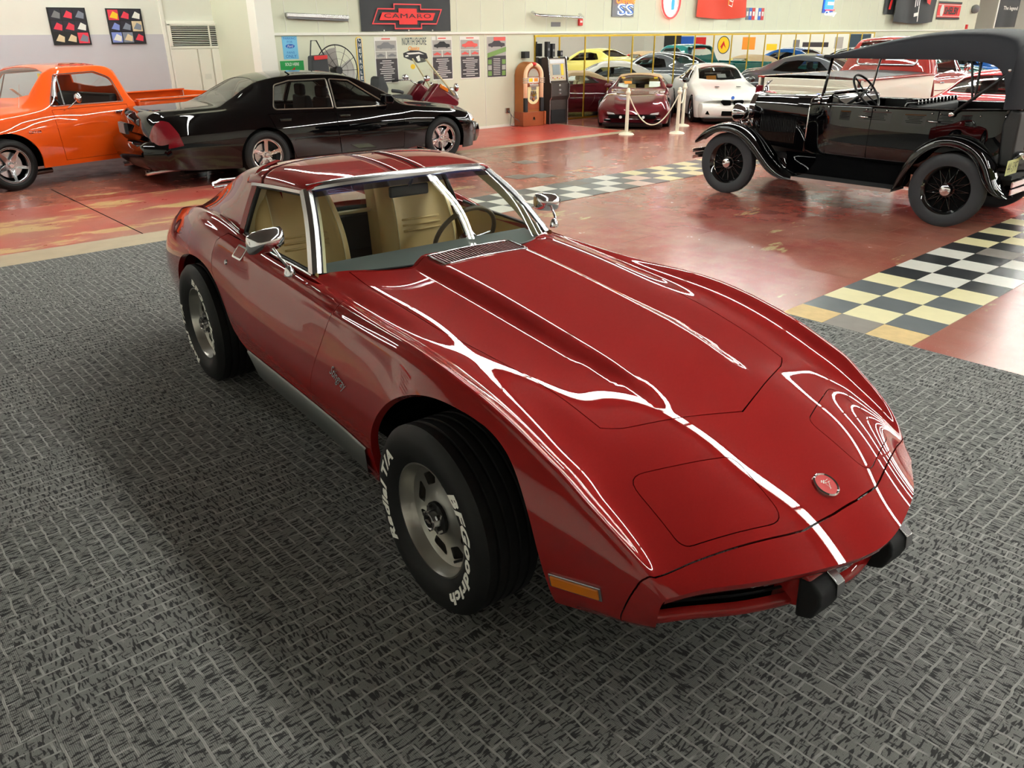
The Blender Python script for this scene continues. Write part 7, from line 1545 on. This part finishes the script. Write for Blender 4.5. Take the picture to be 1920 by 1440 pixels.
for s in (-1, 1):
    mb = MB(); mb.prism([(-.93, .58), (-.55, .95), (-.45, 1.02), (-.38, .95), (.02, .70), (.04, .60), (-.2, .52), (-.8, .50)], s*.18, s*.36, 'y'); mb.build('fairing_side', 'wine', t, bevel=.05, bseg=3)
    mb = MB(); mb.prism([(-.44, .93), (-.25, .84), (-.24, .90), (-.42, 1.0)], s*.36-.02, s*.36+.02, 'y'); mb.build('turn_lamp', 'amber', t, bevel=.01)
    mb = MB(); mb.tube([(-.62, s*.10, .98), (-.68, s*.25, 1.06), (-.82, s*.38, 1.05), (-.93, s*.42, 1.04)], .015, 8); mb.build('handlebar', 'chrome', t, smooth=True); mb = MB(); mb.tube([(-.84, s*.385, 1.05), (-.95, s*.43, 1.04)], .024, 8); mb.build('grip', 'black', t, smooth=True); mb = MB(); mb.ball((-.70, s*.34, 1.10), .07, 12, (1.1, .6, .8)); mb.build('brake_reservoir', 'chrome', t, smooth=True)
    mb = MB(); mb.ball((-.08, s*.40, .92), .07, 12, (.6, 1, 1.1)); mb.build('mirror', 'chrome', t, smooth=True); mb = MB(); mb.box(-1.9, -1.3, s*.22, s*.46, .40, .72); mb.build('pannier', 'wine', t, bevel=.05)
    mb = MB(); mb.tube([(-.98, s*.40, .66), (-.88, s*.38, .70), (-.80, s*.36, .76)], .018, 8); mb.build('lever', 'black', t, smooth=True)
mb = MB(); mb.grid([[(-.06-.52*v, math.sin(u)*(.34-.12*v), .82+.62*v-.10*(1-math.cos(u))) for u in np.linspace(-1.2, 1.2, 11)] for v in np.linspace(0, 1, 7)]); mb.build('windscreen', 'glass_clear', t, smooth=True)
for s in (-1, 1): mb = MB(); mb.tube([(-.06-.55*v, s*.32*(1-.35*v), .78+.64*v) for v in np.linspace(0, 1, 7)], .016, 6); mb.build('screen_rail', 'cream_trim', t, smooth=True)
mb = MB(); mb.prism([(-.22, .62), (.04, .60), (.10, .72), (-.02, .92), (-.20, .90)], -.30, .30, 'y'); mb.build('headlamp_cowl', 'chrome_soft', t, bevel=.05); mb = MB(); mb.cbox((.07, 0, .72), (.06, .30, .14)); mb.build('headlamp', 'headlamp_glass', t, bevel=.02)
mb = MB(); mb.prism([(-1.66, .80), (-1.45, .80), (-1.40, .95), (-1.50, 1.16), (-1.60, 1.15)], -.16, .16, 'y'); mb.build('backrest', 'cloth_black', t, bevel=.05, bseg=3); mb = MB(); mb.box(-1.52, -.90, -.18, .18, .70, .82); mb.build('seat', 'cloth_black', t, bevel=.05, bseg=3); mb = MB(); mb.tube([(-1.45, -.30, .92), (-1.30, -.31, .90), (-1.22, -.30, .88)], .03, 8); mb.build('armrest', 'cloth_black', t, smooth=True)
mb = MB(); mb.box(-1.2, -.5, -.16, .16, .25, .62); mb.build('engine', 'chrome_soft', t, bevel=.03)
# ------------------------------------------------------------------ walls outside the view: boards that the paint and the mirror reflect
def board(wallside, u, z, w, h, label, m='white_print', lines=6, head=None, hm='yellow_print'):
    """board on the left wall (x = X0) or the right wall (x = X1)"""
    if wallside == 'L': t = thing('wall_poster', label, 'poster', (X0, u, z), PI/2)
    else: t = thing('wall_poster', label, 'poster', (X1, u, z), -PI/2)
    wbox(t, 'board', -w/2, w/2, -h/2, h/2, m, 0, .01); r = random.Random(int((u+40)*10))
    if head: wbox(t, 'heading', -w*.45, w*.45, h*.34, h*.46, hm, .01, .014)
    for i in range(lines): wl = r.uniform(.4, .9)*w/2; zz = h*.28-i*h*.11; wbox(t, 'text_line', -wl, wl, zz-h*.04, zz, 'poster_dark', .01, .013)
for i, (y, z, w_, h_, c, hm) in enumerate(((4.4, 1.45, 1.3, 1.5, 'poster_photo', 'red_print'), (6.3, 1.5, 1.4, 1.7, 'white_print', 'black_print'), (8.1, 1.35, 1.0, 1.5, 'white_print', 'orange_print'), (9.8, 1.5, 1.5, 1.7, 'white_print', 'red_print'), (11.9, 1.4, 1.3, 1.5, 'poster_photo', 'orange_print'))):
    board('L', y, z, w_, h_, ['grey board with a red heading', 'white board with a black heading', 'narrow white board with an orange heading', 'white board with a red heading', 'grey board with an orange heading'][i]+' reflected in the maroon car side', c, 6, True, hm)
for i, (y, z, w_, h_, c) in enumerate(((-8.6, 1.15, 1.4, 1.1, 'cloth_black'), (-7.4, 1.2, 1.0, .8, 'blue_print'), (-6.4, 1.2, .9, .7, 'red_print'), (-2.8, 1.2, .9, .7, 'orange_print'), (-1.2, 1.0, .7, .35, 'yellow_print'), (.4, 1.1, .4, .6, 'grey_print'), (1.6, 1.15, 1.6, .25, 'poster_dark'), (3.0, 1.25, .5, .6, 'poster_photo'), (4.2, 1.3, 1.2, .8, 'navy_print'))):
    board('R', y, z, w_, h_, ['black', 'blue', 'red', 'orange', 'long yellow', 'grey', 'long dark', 'pale', 'navy'][i]+' wall board far away, seen only in the wall mirror', c, 0)
t = thing('round_sign', 'round yellow sign with a red mark far away, seen in the wall mirror', 'sign', (X1, -4.6, 1.1), -PI/2); wpoly(t, 'disc', [tuple(p) for p in circ(0, 0, .46, 28, ry=.52)], 'navy_print', .01); wpoly(t, 'disc_face', [tuple(p) for p in circ(0, 0, .41, 28, ry=.47)], 'yellow_print', .014); wpoly(t, 'red_mark', [(-.2, -.2), (.0, .25), (.22, -.1), (.1, -.25), (.0, .0)], 'red_print', .018)
